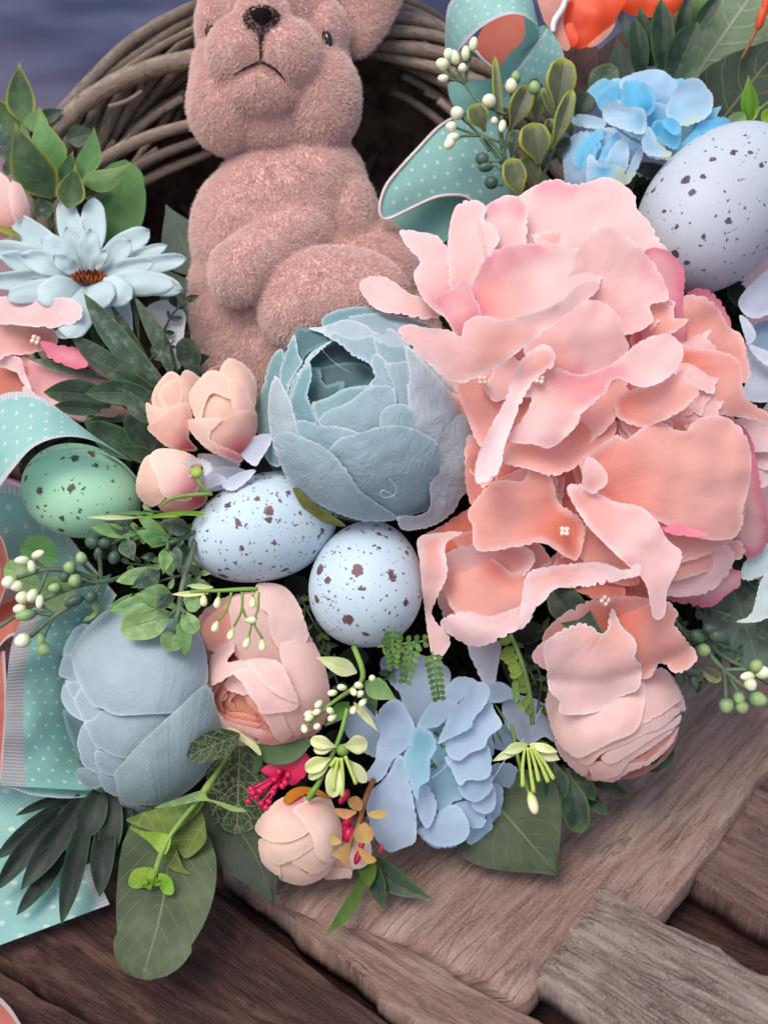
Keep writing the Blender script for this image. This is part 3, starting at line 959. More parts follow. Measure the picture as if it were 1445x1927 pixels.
M_HP = petal_mat('shell_pink_petal', (245, 206, 203), edge=(247, 213, 212), root=(240, 174, 164), ew=16, mott=.05, trans=.3, patch=(232, 138, 158), rim=(252, 228, 226), rimw=4.5)
M_HW = petal_mat('pale_lilac_pink_petal', (238, 206, 206), edge=(240, 212, 214), root=(240, 184, 172), ew=14, mott=.05, trans=.25, rim=(248, 226, 226), rimw=3)
M_HK = petal_mat('pink_tipped_petal', (244, 188, 184), edge=(230, 136, 158), root=(238, 168, 150), ew=26, mott=.05, trans=.3, patch=(226, 120, 150))
M_HD = petal_mat('deep_coral_petal', (228, 146, 130), edge=(236, 168, 156), root=(214, 112, 94), ew=12, mott=.08, trans=.35)
M_HG = petal_mat('greyed_pink_petal', (236, 194, 191), edge=(228, 196, 194), root=(240, 176, 158), ew=14, mott=.05, trans=.25, rim=(248, 226, 224), rimw=4.5)
M_RAN = petal_mat('blush_petal', (246, 208, 200), edge=(248, 216, 210), root=(240, 170, 148), ew=12, mott=.04, trans=.32, rim=(250, 226, 220), rimw=2.5)
M_RANI = petal_mat('apricot_petal', (242, 176, 152), edge=(246, 196, 178), mott=.06, trans=.38)
M_RAND = petal_mat('deep_blush_petal', (236, 170, 156), edge=(242, 190, 180), mott=.05, trans=.3)
M_BUD = petal_mat('cream_pink_petal', (248, 212, 196), edge=(250, 220, 200), root=(240, 140, 150), ew=8, mott=.04, trans=.32, rim=(250, 228, 206), rimw=3)
M_BUDK = petal_mat('rosy_cream_petal', (246, 198, 182), edge=(250, 214, 196), root=(232, 104, 120), ew=8, mott=.05, trans=.32, rim=(250, 224, 204), rimw=3)
M_CRM = petal_mat('cream_petal', (248, 218, 200), edge=(250, 222, 204), root=(244, 190, 178), ew=8, mott=.04, trans=.3, rim=(250, 226, 206), rimw=2.5)
M_BLU = petal_mat('sky_blue_petal', (166, 192, 214), edge=(174, 198, 218), root=(140, 178, 198), ew=12, mott=.07, trans=.28, rim=(190, 212, 230), rimw=2.5)
M_BLUL = petal_mat('lilac_blue_petal', (172, 194, 218), edge=(180, 200, 222), root=(144, 182, 206), ew=12, mott=.05, trans=.25, rim=(196, 210, 234), rimw=2.5)
M_BLUT = petal_mat('aqua_blue_petal', (152, 190, 208), edge=(162, 196, 214), root=(128, 176, 194), ew=12, mott=.06, trans=.3)
M_BLUG = petal_mat('grey_blue_petal', (152, 174, 196), edge=(160, 180, 202), mott=.07, trans=.2)
M_CYA = petal_mat('bright_blue_petal', (128, 200, 232), edge=(150, 206, 234), root=(72, 170, 214), ew=10, mott=.08, trans=.35)
M_CYAL = petal_mat('pale_sky_petal', (180, 214, 238), edge=(196, 220, 232), root=(112, 194, 228), ew=10, mott=.06, trans=.3, patch=(216, 222, 160))
M_DSY = petal_mat('pale_mint_petal', (186, 211, 213), edge=(204, 224, 226), root=(140, 192, 188), ew=8, mott=.05, trans=.28)
M_WHT = petal_mat('greyish_white_petal', (216, 220, 224), edge=(224, 226, 228), mott=.06, trans=.25)
M_LWH = petal_mat('pale_grey_lilac_petal', (198, 206, 224), edge=(210, 216, 230), mott=.06, trans=.22)
M_MINTP = petal_mat('ice_mint_petal', (202, 220, 220), edge=(212, 226, 224), mott=.06, trans=.22)
M_STAM = plain('ivory_stamen', (246, 216, 196), .5, .35, .06)
M_SEPAL = plain('olive_sepal', (130, 132, 44), .6, .3, .2)
M_ORSEP = plain('ochre_sepal', (176, 112, 30), .6, .3, .2)

def core(name, cx, cy, rx, ry, zc, depth, mat, parent):
    c = P(cx, cy, zc); k = S * (1 - zc / D)
    verts, faces = [], []
    R_, G_ = 12, 20
    for i in range(R_ + 1):
        th = math.pi * i / R_
        for j in range(G_):
            ph = 2 * math.pi * j / G_
            r = 1 + .05 * noise.noise((math.cos(ph) * 2, math.sin(ph) * 2, i * .5))
            verts.append(c + (XA * (rx * math.sin(th) * math.cos(ph)) + YA * (ry * math.sin(th) * math.sin(ph)) + ZA * (depth * math.cos(th))) * (k * r))
    for i in range(R_):
        for j in range(G_):
            l = (j + 1) % G_
            faces.append((i * G_ + j, (i + 1) * G_ + j, (i + 1) * G_ + l, i * G_ + l))
    return mesh_obj(name, verts, faces, mat, parent, True, None, {'ed': [30] * len(verts), 'rd': [.6] * len(verts)})

def back_petals(parent, cx, cy, rx, ry, zc, depth, mat, n=9):
    """the petals on the far side, so that the flower is whole from the side too"""
    for i in range(n):
        a0 = 2 * math.pi * i / n; w = 2 * math.pi / n * .8
        verts, faces = [], []
        for a in range(7):
            th = math.radians(178 - a * 15)
            for b in range(7):
                ph = a0 + (b / 6 - .5) * 2 * w * math.sin(min(th, math.pi / 2 + .6)) ** .5
                r = .97 + .02 * (i % 2)
                v = P(cx, cy, zc) + (XA * (rx * math.sin(th) * math.cos(ph)) + YA * (ry * math.sin(th) * math.sin(ph)) + ZA * (depth * math.cos(th))) * (S * (1 - zc / D) * r)
                verts.append(v)
        for a in range(6):
            for b in range(6):
                faces.append((a * 7 + b, a * 7 + b + 1, (a + 1) * 7 + b + 1, (a + 1) * 7 + b))
        mesh_obj('petal', verts, faces, mat, parent, True, None, {'ed': [20] * 49, 'rd': [.6] * 49})

# ------------------------------------------------------------------ large dusty blue peony in the middle
K1 = lambda p: crop(480, 560, .3045, p)
peo = thing('peony', 'large dusty blue peony in the middle, open at its top left', 'peony', (695, 830, 0))
pz = lambda o, k=1.0: ballz(690, 788, 222 * k, 216 * k, 70, 210, o)
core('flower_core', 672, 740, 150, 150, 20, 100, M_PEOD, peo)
back_petals(peo, 690, 788, 205, 200, 70, 200, M_PEO)
PEONY = [
 ([(5, 650), (50, 540), (90, 400), (130, 335), (175, 330), (200, 520), (150, 800), (80, 870), (20, 850), (10, 740)], M_PEOT, 4),
 ([(60, 930), (120, 880), (160, 1030), (110, 1040), (70, 1000)], M_PEOT, 4),
 ([(410, 140), (470, 90), (560, 65), (680, 55), (800, 90), (760, 140), (560, 190), (440, 190)], M_PEOT, 4),
 # inside the cup
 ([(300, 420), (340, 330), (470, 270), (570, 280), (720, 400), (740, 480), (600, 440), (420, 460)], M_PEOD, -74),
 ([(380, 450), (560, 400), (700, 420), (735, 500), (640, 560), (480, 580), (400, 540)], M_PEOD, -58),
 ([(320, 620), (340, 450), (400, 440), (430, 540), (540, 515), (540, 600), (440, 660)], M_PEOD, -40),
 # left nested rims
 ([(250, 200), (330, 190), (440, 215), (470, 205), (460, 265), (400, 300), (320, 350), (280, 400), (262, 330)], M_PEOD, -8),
 ([(245, 228), (272, 360), (295, 400), (230, 500), (195, 600), (150, 480), (200, 310)], M_PEOT, 6),
 ([(480, 265), (405, 300), (335, 350), (290, 430), (232, 500), (208, 630), (280, 600), (300, 450), (370, 360)], M_PEO, 2),
 ([(95, 550), (130, 480), (180, 560), (222, 640), (245, 740), (275, 850), (180, 850), (110, 890), (84, 760), (82, 650)], M_PEOL, 14),
 ([(215, 650), (255, 520), (300, 430), (335, 390), (350, 470), (345, 520), (325, 600), (360, 700), (385, 790), (260, 800), (236, 720)], M_PEOT, 12),
 # upper right shingles
 ([(550, 130), (660, 105), (760, 95), (880, 112), (990, 130), (1085, 180), (1100, 260), (890, 300), (700, 250), (600, 200)], M_PEO, 6),
 ([(330, 190), (430, 175), (560, 135), (680, 168), (745, 215), (835, 190), (905, 250), (935, 330), (850, 330), (700, 300), (560, 260), (450, 230)], M_PEOL, 9),
 ([(740, 250), (840, 295), (930, 300), (950, 420), (940, 460), (800, 430), (750, 330)], M_PEO, 12),
 ([(420, 225), (500, 215), (570, 245), (645, 250), (735, 235), (765, 330), (800, 400), (740, 480), (712, 415), (600, 355), (555, 310), (480, 262)], M_PEO, 13),
 ([(715, 410), (738, 345), (805, 385), (835, 470), (860, 575), (705, 548), (742, 485)], M_PEO, 16),
 ([(800, 415), (900, 400), (945, 395), (955, 480), (945, 560), (975, 700), (845, 690), (852, 545)], M_PEO, 19),
 ([(925, 295), (1040, 370), (1140, 470), (1240, 580), (1305, 690), (1290, 735), (1180, 700), (1000, 480)], M_PEOL, 9),
 ([(925, 300), (1000, 350), (1070, 430), (1150, 520), (1220, 610), (1290, 735), (1220, 810), (1150, 920), (1000, 830), (955, 700), (938, 560), (955, 480)], M_PEOL, 23),
 # front
 ([(350, 660), (380, 640), (430, 625), (500, 590), (560, 560), (690, 543), (730, 560), (700, 640), (560, 720), (460, 760), (400, 780)], M_PEOT, 19),
 ([(390, 780), (440, 705), (560, 655), (640, 600), (700, 552), (850, 555), (870, 690), (810, 800), (700, 880), (600, 880), (480, 840)], M_PEO, 25),
 ([(775, 800), (800, 685), (940, 665), (1010, 830), (900, 860)], M_PEO, 29),
 ([(250, 790), (285, 755), (400, 785), (500, 795), (645, 838), (640, 920), (460, 980), (380, 930), (290, 890)], M_PEO, 31),
 ([(455, 945), (530, 868), (640, 840), (760, 800), (900, 790), (1020, 828), (1145, 920), (1150, 1060), (1100, 1150), (1085, 1290), (1000, 1335), (880, 1350), (780, 1300), (660, 1220), (560, 1100), (500, 1000)], M_PEO, 38),
 ([(110, 900), (130, 850), (200, 828), (280, 858), (400, 908), (480, 968), (560, 1060), (640, 1180), (740, 1260), (880, 1357), (800, 1382), (680, 1382), (560, 1352), (420, 1292), (260, 1202), (180, 1082), (128, 960)], M_PEO, 50),
]
for o, m, of in PEONY:
    sheet('petal', K1(o), pz(of), m, peo, serr=3.0, freq=9, spacing=9, puff=5, puffw=30, lift=1.2, ruffle=2.5, rscale=26, thick=1.8)
fl = K1([(1275, 720), (1360, 790), (1402, 860), (1385, 960), (1360, 1120), (1330, 1180), (1270, 1240), (1220, 1330), (1100, 1410), (950, 1440), (895, 1420), (880, 1352), (1010, 1345), (1082, 1290), (1080, 1150), (1140, 1070), (1140, 900), (1195, 790)])
sheet('petal', fl, lambda x, y: ballz(690, 788, 262, 262, 60, 195, 6)(x, y) + 26, M_PEOL, peo, serr=2.5, freq=8, lift=5, ruffle=7, rscale=40, thick=2)
sheet('sepal', K1([(232, 1178), (275, 1188), (340, 1250), (420, 1310), (565, 1412), (440, 1395), (330, 1335), (270, 1260)]), pz(54), M_SEPAL, peo, lift=3, ruffle=3, thick=2)
tube('loose_thread', [(x, y, pz(60)(np.array([x]), np.array([y]))[0]) for x, y in K1([(830, 1120), (870, 1170), (860, 1220), (800, 1235), (770, 1210), (800, 1190), (850, 1225), (880, 1250)])], .5, plain('white_thread', (220, 226, 230), .7), peo, seg=5)

# ------------------------------------------------------------------ second peony, lower left
K2 = lambda p: crop(100, 1120, .2353, p)
peb = thing('peony', 'smooth steel blue peony beside the green polka dot ribbon', 'peony', (270, 1400, 0))
CB = K2([(722, 900)])[0]
bz = lambda o: ballz(CB[0] - 4, CB[1], 168, 196, 60, 175, o)
core('flower_core', CB[0], CB[1], 140, 165, 50, 130, M_PEOD, peb)
back_petals(peb, CB[0], CB[1], 150, 175, 60, 160, M_PEB)
PEOB = [
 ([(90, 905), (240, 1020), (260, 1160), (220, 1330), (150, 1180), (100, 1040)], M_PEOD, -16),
 ([(80, 480), (120, 340), (180, 260), (260, 225), (290, 270), (230, 400), (170, 470)], M_PEB, -2),
 ([(500, 1590), (560, 1665), (700, 1685), (830, 1715), (720, 1765), (612, 1792), (560, 1700)], M_PEB, -4),
 ([(50, 640), (66, 540), (90, 488), (170, 480), (200, 600), (260, 720), (190, 700), (130, 676)], M_PEB, 2),
 ([(66, 810), (98, 700), (170, 780), (230, 880), (260, 1005), (170, 972), (100, 900)], M_PEB, 5),
 ([(98, 678), (160, 688), (240, 715), (270, 800), (230, 860), (165, 835), (120, 760)], M_PEB, 9),
 ([(170, 840), (228, 740), (300, 830), (360, 900), (420, 940), (330, 1005), (240, 1000), (205, 930)], M_PEB, 13),
 ([(180, 1430), (225, 1378), (340, 1395), (410, 1480), (395, 1530), (300, 1552), (220, 1505)], M_PEB, 0),
 ([(195, 1170), (240, 1035), (290, 1070), (350, 1190), (380, 1260), (380, 1420), (250, 1370), (215, 1270)], M_PEB, 6),
 ([(365, 1420), (480, 1400), (530, 1500), (540, 1610), (430, 1575), (385, 1510)], M_PEB, 8),
 ([(335, 1270), (360, 1235), (520, 1290), (620, 1300), (560, 1430), (440, 1440), (350, 1370)], M_PEB, 12),
 ([(245, 1010), (330, 985), (400, 920), (560, 930), (900, 930), (1020, 900), (920, 1030), (760, 1160), (610, 1295), (520, 1292), (400, 1242), (330, 1192), (280, 1092)], M_PEB, 22),
 ([(148, 480), (190, 380), (270, 260), (400, 140), (520, 95), (700, 80), (960, 140), (1160, 290), (1228, 480), (1232, 720), (1120, 830), (1000, 935), (760, 952), (520, 962), (400, 912), (320, 882), (258, 800), (218, 720), (168, 600)], M_PEB, 34),
 ([(488, 1420), (560, 1340), (680, 1200), (850, 1040), (1000, 905), (1222, 718), (1300, 900), (1352, 1050), (1285, 1350), (1180, 1480), (1050, 1590), (900, 1670), (700, 1682), (560, 1662), (518, 1590), (508, 1500)], M_PEBG, 46),
]
for i, (o, m, of) in enumerate(PEOB):
    sheet('petal', K2(o), bz(of), m, peb, serr=1.3, freq=6, spacing=10, puff=5, puffw=34, lift=.8, ruffle=2.0, rscale=30, thick=1.8)
for x, y in K2([(190, 1002), (240, 1026), (215, 985)]):
    pod('stamen', (x, y, 62), (-1, .2, .3), 14, 7, M_STAM, peb)

# ------------------------------------------------------------------ blush ranunculus in the middle
K3 = lambda p: crop(340, 1080, .2907, p)
ran = thing('ranunculus', 'blush pink ranunculus with apricot heart between the blue peony and the eggs', 'flower', (505, 1330, 0))
CR = K3([(570, 770)])[0]
rz = lambda o: ballz(CR[0] + 2, CR[1] - 8, 124, 118, 130, 100, o)
rz2 = lambda o: ballz(CR[0] - 10, CR[1] - 80, 130, 135, 90, 90, o)
core('flower_core', CR[0] - 4, CR[1], 98, 88, 120, 48, M_RANI, ran)
back_petals(ran, CR[0], CR[1], 112, 105, 120, 110, M_RAN, 7)
RANL = [
 ([(112, 300), (200, 200), (330, 138), (520, 125), (560, 300), (400, 480), (240, 540), (180, 560), (128, 460)], M_RAND, rz2(-14)),
 ([(140, 330), (220, 250), (340, 180), (420, 300), (340, 420), (230, 500), (160, 470)], M_RAND, rz2(-4)),
 ([(488, 75), (580, 58), (680, 88), (760, 188), (812, 330), (826, 420), (740, 480), (650, 500), (575, 370), (565, 260), (515, 210)], M_RAN, rz2(20)),
 ([(320, 165), (500, 128), (545, 230), (575, 280), (585, 370), (670, 490), (700, 640), (520, 600), (400, 580), (325, 460), (335, 390), (318, 260)], M_RAN, rz2(10)),
 # inside of the cup
 ([(205, 700), (280, 660), (400, 680), (560, 830), (600, 960), (540, 1020), (380, 1000), (240, 900)], M_RANI, rz(-66)),
 ([(215, 720), (260, 690), (300, 720), (300, 800), (250, 830)], M_RANI, rz(-40)),
 ([(285, 720), (345, 635), (405, 690), (440, 780), (350, 770)], M_RAN, rz(-22)),
 ([(280, 905), (420, 900), (540, 960), (560, 1000), (430, 990), (330, 960)], M_RANI, rz(-34)),
 ([(230, 880), (330, 930), (440, 950), (560, 985), (560, 1030), (420, 1020), (300, 985)], M_RAND, rz(-18)),
 ([(215, 800), (300, 880), (430, 930), (560, 950), (560, 985), (420, 965), (290, 920), (225, 850)], M_RANI, rz(-44)),
 ([(420, 770), (500, 830), (560, 900), (600, 960), (560, 980), (500, 900), (430, 830)], M_RANI, rz(-30)),
 ([(205, 850), (300, 945), (420, 985), (565, 1020), (530, 1060), (400, 1045), (290, 995), (225, 925)], M_RAN, rz(-4)),
 ([(172, 720), (205, 740), (240, 880), (330, 990), (480, 1075), (530, 1100), (400, 1085), (280, 1010), (198, 860)], M_RAN, rz(12)),
 # outer wraps
 ([(640, 470), (720, 430), (825, 395), (880, 480), (935, 600), (965, 760), (945, 910), (880, 1000), (770, 1020), (700, 900), (680, 700)], M_RAN, rz(10)),
 ([(172, 705), (188, 560), (255, 470), (330, 435), (350, 490), (300, 570), (400, 560), (460, 610), (345, 645), (270, 692), (200, 724)], M_RAN, rz(12)),
 ([(500, 1092), (560, 1020), (640, 1050), (760, 1000), (900, 950), (962, 890), (905, 1012), (780, 1082), (640, 1108)], M_RAND, rz(6)),
 ([(630, 890), (760, 830), (800, 990), (770, 1040), (720, 1045), (680, 970)], M_RAN, rz(12)),
 ([(535, 890), (640, 870), (690, 980), (720, 1050), (640, 1085), (570, 990)], M_RAN, rz(16)),
 ([(330, 640), (350, 630), (430, 605), (520, 660), (640, 760), (760, 815), (740, 880), (620, 900), (520, 905), (488, 840), (440, 780), (400, 705)], M_RAN, rz(24)),
 ([(420, 565), (530, 545), (650, 580), (720, 720), (760, 830), (650, 795), (540, 715), (470, 630)], M_RAN, rz(30)),
]
hx0, hy0 = K3([(395, 835)])[0]
for i in range(13):
    R_ = 20 + 5.6 * i
    a0 = 1.0 + 1.45 * math.sin(i * 2.1) + (.9 if i % 2 else 1.3)
    w = 1.0 + .25 * math.sin(i * 1.7)
    oo = [(hx0 + (R_ + 8) * math.cos(a0 + w * q), hy0 + (R_ + 8) * .86 * math.sin(a0 + w * q)) for q in (-1, -.6, -.2, .2, .6, 1)] + [(hx0 + (R_ - 5) * math.cos(a0 + w * q), hy0 + (R_ - 5) * .86 * math.sin(a0 + w * q)) for q in (.8, .3, -.3, -.8)]
    oo = [((x - 340) / .2907, (y - 1080) / .2907) for x, y in oo]
    RANL.insert(8, (oo, M_RANI if i < 6 else M_RAND if i < 9 else M_RAN, (lambda x, y, i=i, R_=R_: rz(-52 + 4.3 * i)(x, y) + .5 * (R_ - np.hypot(x - hx0, (y - hy0) / .86)))))
RANL[8:21] = RANL[8:21][::-1]
for o, m, zf in RANL:
    sheet('petal', K3(o), zf, m, ran, serr=2.4, freq=9, spacing=8, puff=4, puffw=24, lift=.8, ruffle=2.2, rscale=28, thick=1.4)

# ------------------------------------------------------------------ cream rosebud at the bottom, and the one behind it
K4 = lambda p: crop(380, 1380, .2907, p)
ros = thing('rosebud', 'cream pink rosebud hanging lowest in the bouquet', 'rose', (565, 1640, 130))
CE = K4([(620, 690)])[0]
ez = lambda o: ballz(CE[0] + 3, CE[1] + 2, 86, 92, 150, 78, o)
core('flower_core', CE[0], CE[1], 68, 72, 145, 40, M_RAND, ros)
back_petals(ros, CE[0], CE[1], 76, 80, 150, 70, M_CRM, 6)
for o, m, of in [
 ([(440, 850), (500, 845), (590, 825), (640, 875), (700, 905), (835, 830), (832, 885), (760, 950), (650, 986), (540, 962), (478, 930)], M_CRM, 0),
 ([(490, 890), (600, 860), (700, 890), (760, 900), (700, 940), (600, 940), (520, 920)], M_RAND, -14),
 ([(368, 690), (440, 690), (440, 790), (500, 850), (505, 945), (420, 905), (378, 800)], M_CRM, 5),
 ([(580, 820), (680, 740), (750, 690), (850, 820), (785, 885), (722, 912), (640, 872)], M_CRM, 9),
 ([(425, 680), (540, 690), (700, 620), (740, 710), (640, 795), (560, 832), (490, 852), (430, 805)], M_CRM, 13),
 ([(343, 620), (390, 530), (480, 440), (560, 400), (650, 385), (700, 470), (715, 560), (690, 640), (600, 692), (520, 707), (420, 692)], M_BUD, 20),
 ([(588, 490), (700, 430), (810, 398), (858, 480), (905, 600), (893, 760), (835, 840), (740, 790), (715, 680), (650, 570)], M_CRM, 27)]:
    sheet('petal', K4(o), ez(of), m, ros, serr=1.3, freq=7, spacing=8, puff=6, puffw=16, lift=2.4, ruffle=2, rscale=30, thick=1.4, root=K4([(650, 400)])[0])
sheet('sepal', K4([(525, 440), (560, 378), (640, 345), (760, 365), (835, 425), (790, 412), (700, 395), (640, 405), (570, 452)]), ez(33), M_ORSEP, ros, lift=2)
ros2 = thing('rosebud', 'small cream rosebud half hidden behind the tan dried sprig', 'rose', (665, 1620, 110))
for o, of in [([(840, 870), (890, 720), (1000, 670), (1085, 700), (1093, 800), (1050, 862), (980, 882), (965, 942), (900, 912), (850, 935)], 0), ([(780, 900), (850, 870), (960, 880), (962, 930), (860, 945), (800, 945)], 8), ([(960, 700), (1080, 690), (1095, 810), (1040, 870), (970, 860)], 12)]:
    sheet('petal', K4(o), ballz(660, 1610, 60, 60, 120, 40, of), M_CRM, ros2, serr=1.4, freq=7, spacing=8, puff=5, lift=2, ruffle=3, rscale=30)

# ------------------------------------------------------------------ blush ranunculus at the lower right
K5 = lambda p: crop(960, 1180, .3356, p)
rar = thing('ranunculus', 'pale pink ranunculus under the coral hydrangea, above the bare wood', 'flower', (1165, 1400, 0))
CF = K5([(600, 560)])[0]
fz = lambda o: ballz(CF[0], CF[1], 132, 116, 70, 105, o)
core('flower_core', CF[0] - 6, CF[1] - 8, 100, 84, 60, 62, M_RANI, rar)
back_petals(rar, CF[0], CF[1], 118, 100, 60, 90, M_RAN, 7)
for o, m, of in [
 ([(400, 765), (500, 800), (560, 850), (455, 862), (408, 835)], M_RANI, -10),
 ([(828, 238), (900, 268), (955, 360), (982, 450), (972, 472), (890, 440), (860, 330)], M_RAN, 0),
 ([(450, 852), (480, 800), (600, 770), (700, 760), (780, 735), (885, 635), (945, 555), (905, 655), (785, 765), (662, 815), (580, 868), (500, 862)], M_RAN, 2),
 ([(245, 630), (300, 680), (400, 720), (440, 780), (412, 838), (350, 795), (280, 722)], M_RAN, 4),
 ([(600, 745), (700, 740), (790, 680), (850, 600), (925, 560), (895, 630), (790, 740), (680, 770), (620, 790)], M_RANI, -4),
 ([(440, 772), (560, 740), (640, 700), (760, 640), (830, 580), (920, 560), (890, 600), (770, 690), (660, 760), (600, 835), (480, 852)], M_RAN, 8),
 ([(510, 725), (640, 640), (800, 580), (900, 530), (955, 488), (942, 545), (860, 590), (760, 650), (650, 725), (560, 768)], M_RAN, 13),
 ([(378, 738), (480, 680), (560, 625), (740, 540), (880, 460), (955, 470), (850, 560), (740, 605), (640, 655), (520, 705), (440, 775)], M_RAN, 18),
 ([(610, 300), (760, 265), (850, 228), (922, 300), (955, 400), (922, 435), (840, 492), (740, 545), (600, 590)], M_RAN, 22),
 ([(198, 450), (208, 370), (280, 270), (600, 250), (750, 300), (720, 560), (570, 645), (480, 692), (380, 735), (300, 685), (248, 620)], M_RAN, 28)]:
    sheet('petal', K5(o), fz(of), m, rar, serr=2.4, freq=9, spacing=8, puff=4, puffw=24, lift=.8, ruffle=2.2, rscale=28, thick=1.4)

# ------------------------------------------------------------------ three small buds by the rabbit's feet
K6 = lambda p: crop(0, 500, .2907, p)
K7 = lambda p: crop(0, 480, .5, p)
def bud(name, label, KK, ctr, r, zc, petals, root, corem):
    b = thing(name, label, 'flower bud', (ctr[0], ctr[1] + r[1], zc - 40), 'cream pink buds below the rabbit')
    core('flower_core', ctr[0], ctr[1], r[0] * .72, r[1] * .72, zc, r[0] * .5, corem, b)
    back_petals(b, ctr[0], ctr[1], r[0] * .9, r[1] * .9, zc, r[0] * .9, M_BUD, 5)
    for o, m, of in petals:
        sheet('petal', KK(o), ballz(ctr[0], ctr[1], r[0] * 1.06, r[1] * 1.06, zc, r[0] * .95, of * .75), m, b, serr=1.6, freq=6, spacing=7, puff=3, puffw=16, lift=1.5, ruffle=2, rscale=24, root=root)
    return b
bud('flower_bud', 'rosy cream bud touching the dark green sprig, left of its pair', K6, (325, 774), (50, 76), 150, [
 ([(985, 840), (1030, 750), (1100, 685), (1165, 715), (1180, 800), (1110, 900), (1070, 940), (1000, 935)], M_BUDK, 0),
 ([(1145, 810), (1195, 675), (1305, 740), (1300, 880), (1220, 900), (1160, 885)], M_BUD, 3),
 ([(1025, 835), (1085, 755), (1175, 740), (1175, 890), (1080, 935)], M_BUDK, 5),
 ([(948, 885), (1000, 910), (1080, 935), (1040, 1010), (980, 1045), (950, 960)], M_BUD, 10),
 ([(955, 1045), (1050, 960), (1130, 902), (1225, 890), (1245, 980), (1225, 1110), (1280, 1192), (1180, 1198), (1080, 1172), (1010, 1112)], M_BUDK, 14)], (370, 850), M_BUDK)
bud_pair = bud('flower_bud', 'open cream bud with pointed petals beside the big blue peony', K7, (418, 772), (66, 96), 165, [
 ([(825, 445), (860, 388), (930, 420), (968, 490), (950, 600), (890, 590), (860, 480)], M_BUD, 0),
 ([(712, 540), (740, 478), (800, 432), (862, 468), (870, 540), (800, 520), (770, 570), (750, 640)], M_BUD, 4),
 ([(750, 610), (790, 543), (842, 518), (890, 560), (880, 620), (800, 640)], M_BUD, -6),
 ([(862, 468), (920, 488), (960, 580), (965, 610), (900, 610), (868, 545)], M_BUD, 8),
 ([(828, 625), (900, 585), (965, 598), (960, 690), (912, 755), (860, 745), (770, 700)], M_BUDK, 12),
 ([(698, 625), (800, 612), (835, 618), (790, 690), (905, 750), (898, 782), (800, 742), (740, 692)], M_BUD, 18)], (455, 850), M_BUDK)
bud('flower_bud', 'closed pale pink bud lying against the green egg', K7, (318, 902), (64, 62), 150, [
 ([(600, 930), (700, 890), (765, 860), (778, 930), (700, 970), (620, 968)], M_BUDK, 0),
 ([(512, 885), (535, 780), (575, 755), (620, 850), (625, 910), (565, 948)], M_BUD, 6),
 ([(562, 765), (600, 728), (690, 738), (750, 775), (758, 860), (710, 925), (620, 908), (588, 830)], M_BUD, 12)], (370, 935), M_BUDK)
# pink bud at the left border
lb = thing('flower_bud', 'pale pink bud at the left border above the mint daisy', 'flower bud', (10, 430, -60))
K8 = lambda p: crop(0, 100, .2907, p)
for o, of in [([(-130, 820), (-40, 760), (10, 775), (70, 840), (100, 1000), (110, 1120), (60, 1190), (-80, 1190), (-140, 1020)], 0), ([(60, 900), (95, 805), (150, 870), (192, 990), (190, 1060), (100, 1085), (70, 1000)], 10)]:
    sheet('petal', K8(o), ballz(4, 385, 62, 75, -40, 50, of), M_RAN, lb, serr=.8, spacing=8, puff=6, root=(10, 450))
leaf('sepal', (40, 445, 10), (-10, 425, 14), 14, M_SEPAL, lb, 'lance')

# ------------------------------------------------------------------ mint daisy
dsy = thing('daisy', 'pale mint daisy with brown centre at the left', 'daisy', (165, 540, -40))
DA = [((22, 407), 62, -40), ((120, 372), 58, -60), ((178, 372), 62, -58), ((282, 432), 60, -40), ((352, 486), 46, -10), ((316, 462), 34, -30), ((345, 545), 56, 20), ((-14, 462), 62, -20), ((4, 480), 54, 6), ((-20, 530), 50, 20)]
for (x, y), w, z in DA:
    leaf('petal', (165, 522, 30), (x, y, z + 40), w * .84, M_DSY, dsy, 'spoon', bow=-10, fold=.3, wave=6, bend=random.uniform(-6, 6), thick=1.6)
for (x, y), w, z in [((126, 424), 38, 60), ((170, 430), 50, 66), ((246, 452), 56, 62), ((80, 445), 60, 56), ((40, 480), 54, 70), ((290, 492), 44, 74), ((200, 470), 30, 78), ((100, 480), 40, 78)]:
    leaf('petal', (165, 524, 44), (x, y, z + 10), w * .84, M_DSY, dsy, 'spoon', bow=8, fold=.3, wave=5, thick=1.6)
for (x, y), w, z in [((12, 560), 44, 130), ((70, 562), 60, 130), ((128, 636), 70, 150), ((250, 560), 58, 110), ((205, 575), 66, 120), ((330, 535), 50, 96)]:
    leaf('petal', (165, 530, 52), (x, y, z), w, M_DSY, dsy, 'spoon', bow=24, fold=-.2, wave=6, thick=1.6)
M_DC = plain('rust_brown_floret', (150, 72, 30), .6, .3, .4, scale=300)
dc = core('flower_centre', 168, 522, 36, 13, 74, 14, M_DC, dsy)
for i in range(46):
    a = i * 2.4; r = math.sqrt(i / 46)
    pod('floret', (168 + 33 * r * math.cos(a), 520 + 11 * r * math.sin(a), 88 + 5 * (1 - r)), (math.cos(a) * .4, -.6, .7), 13, 5, M_DC, dsy, seg=6, rings=5)

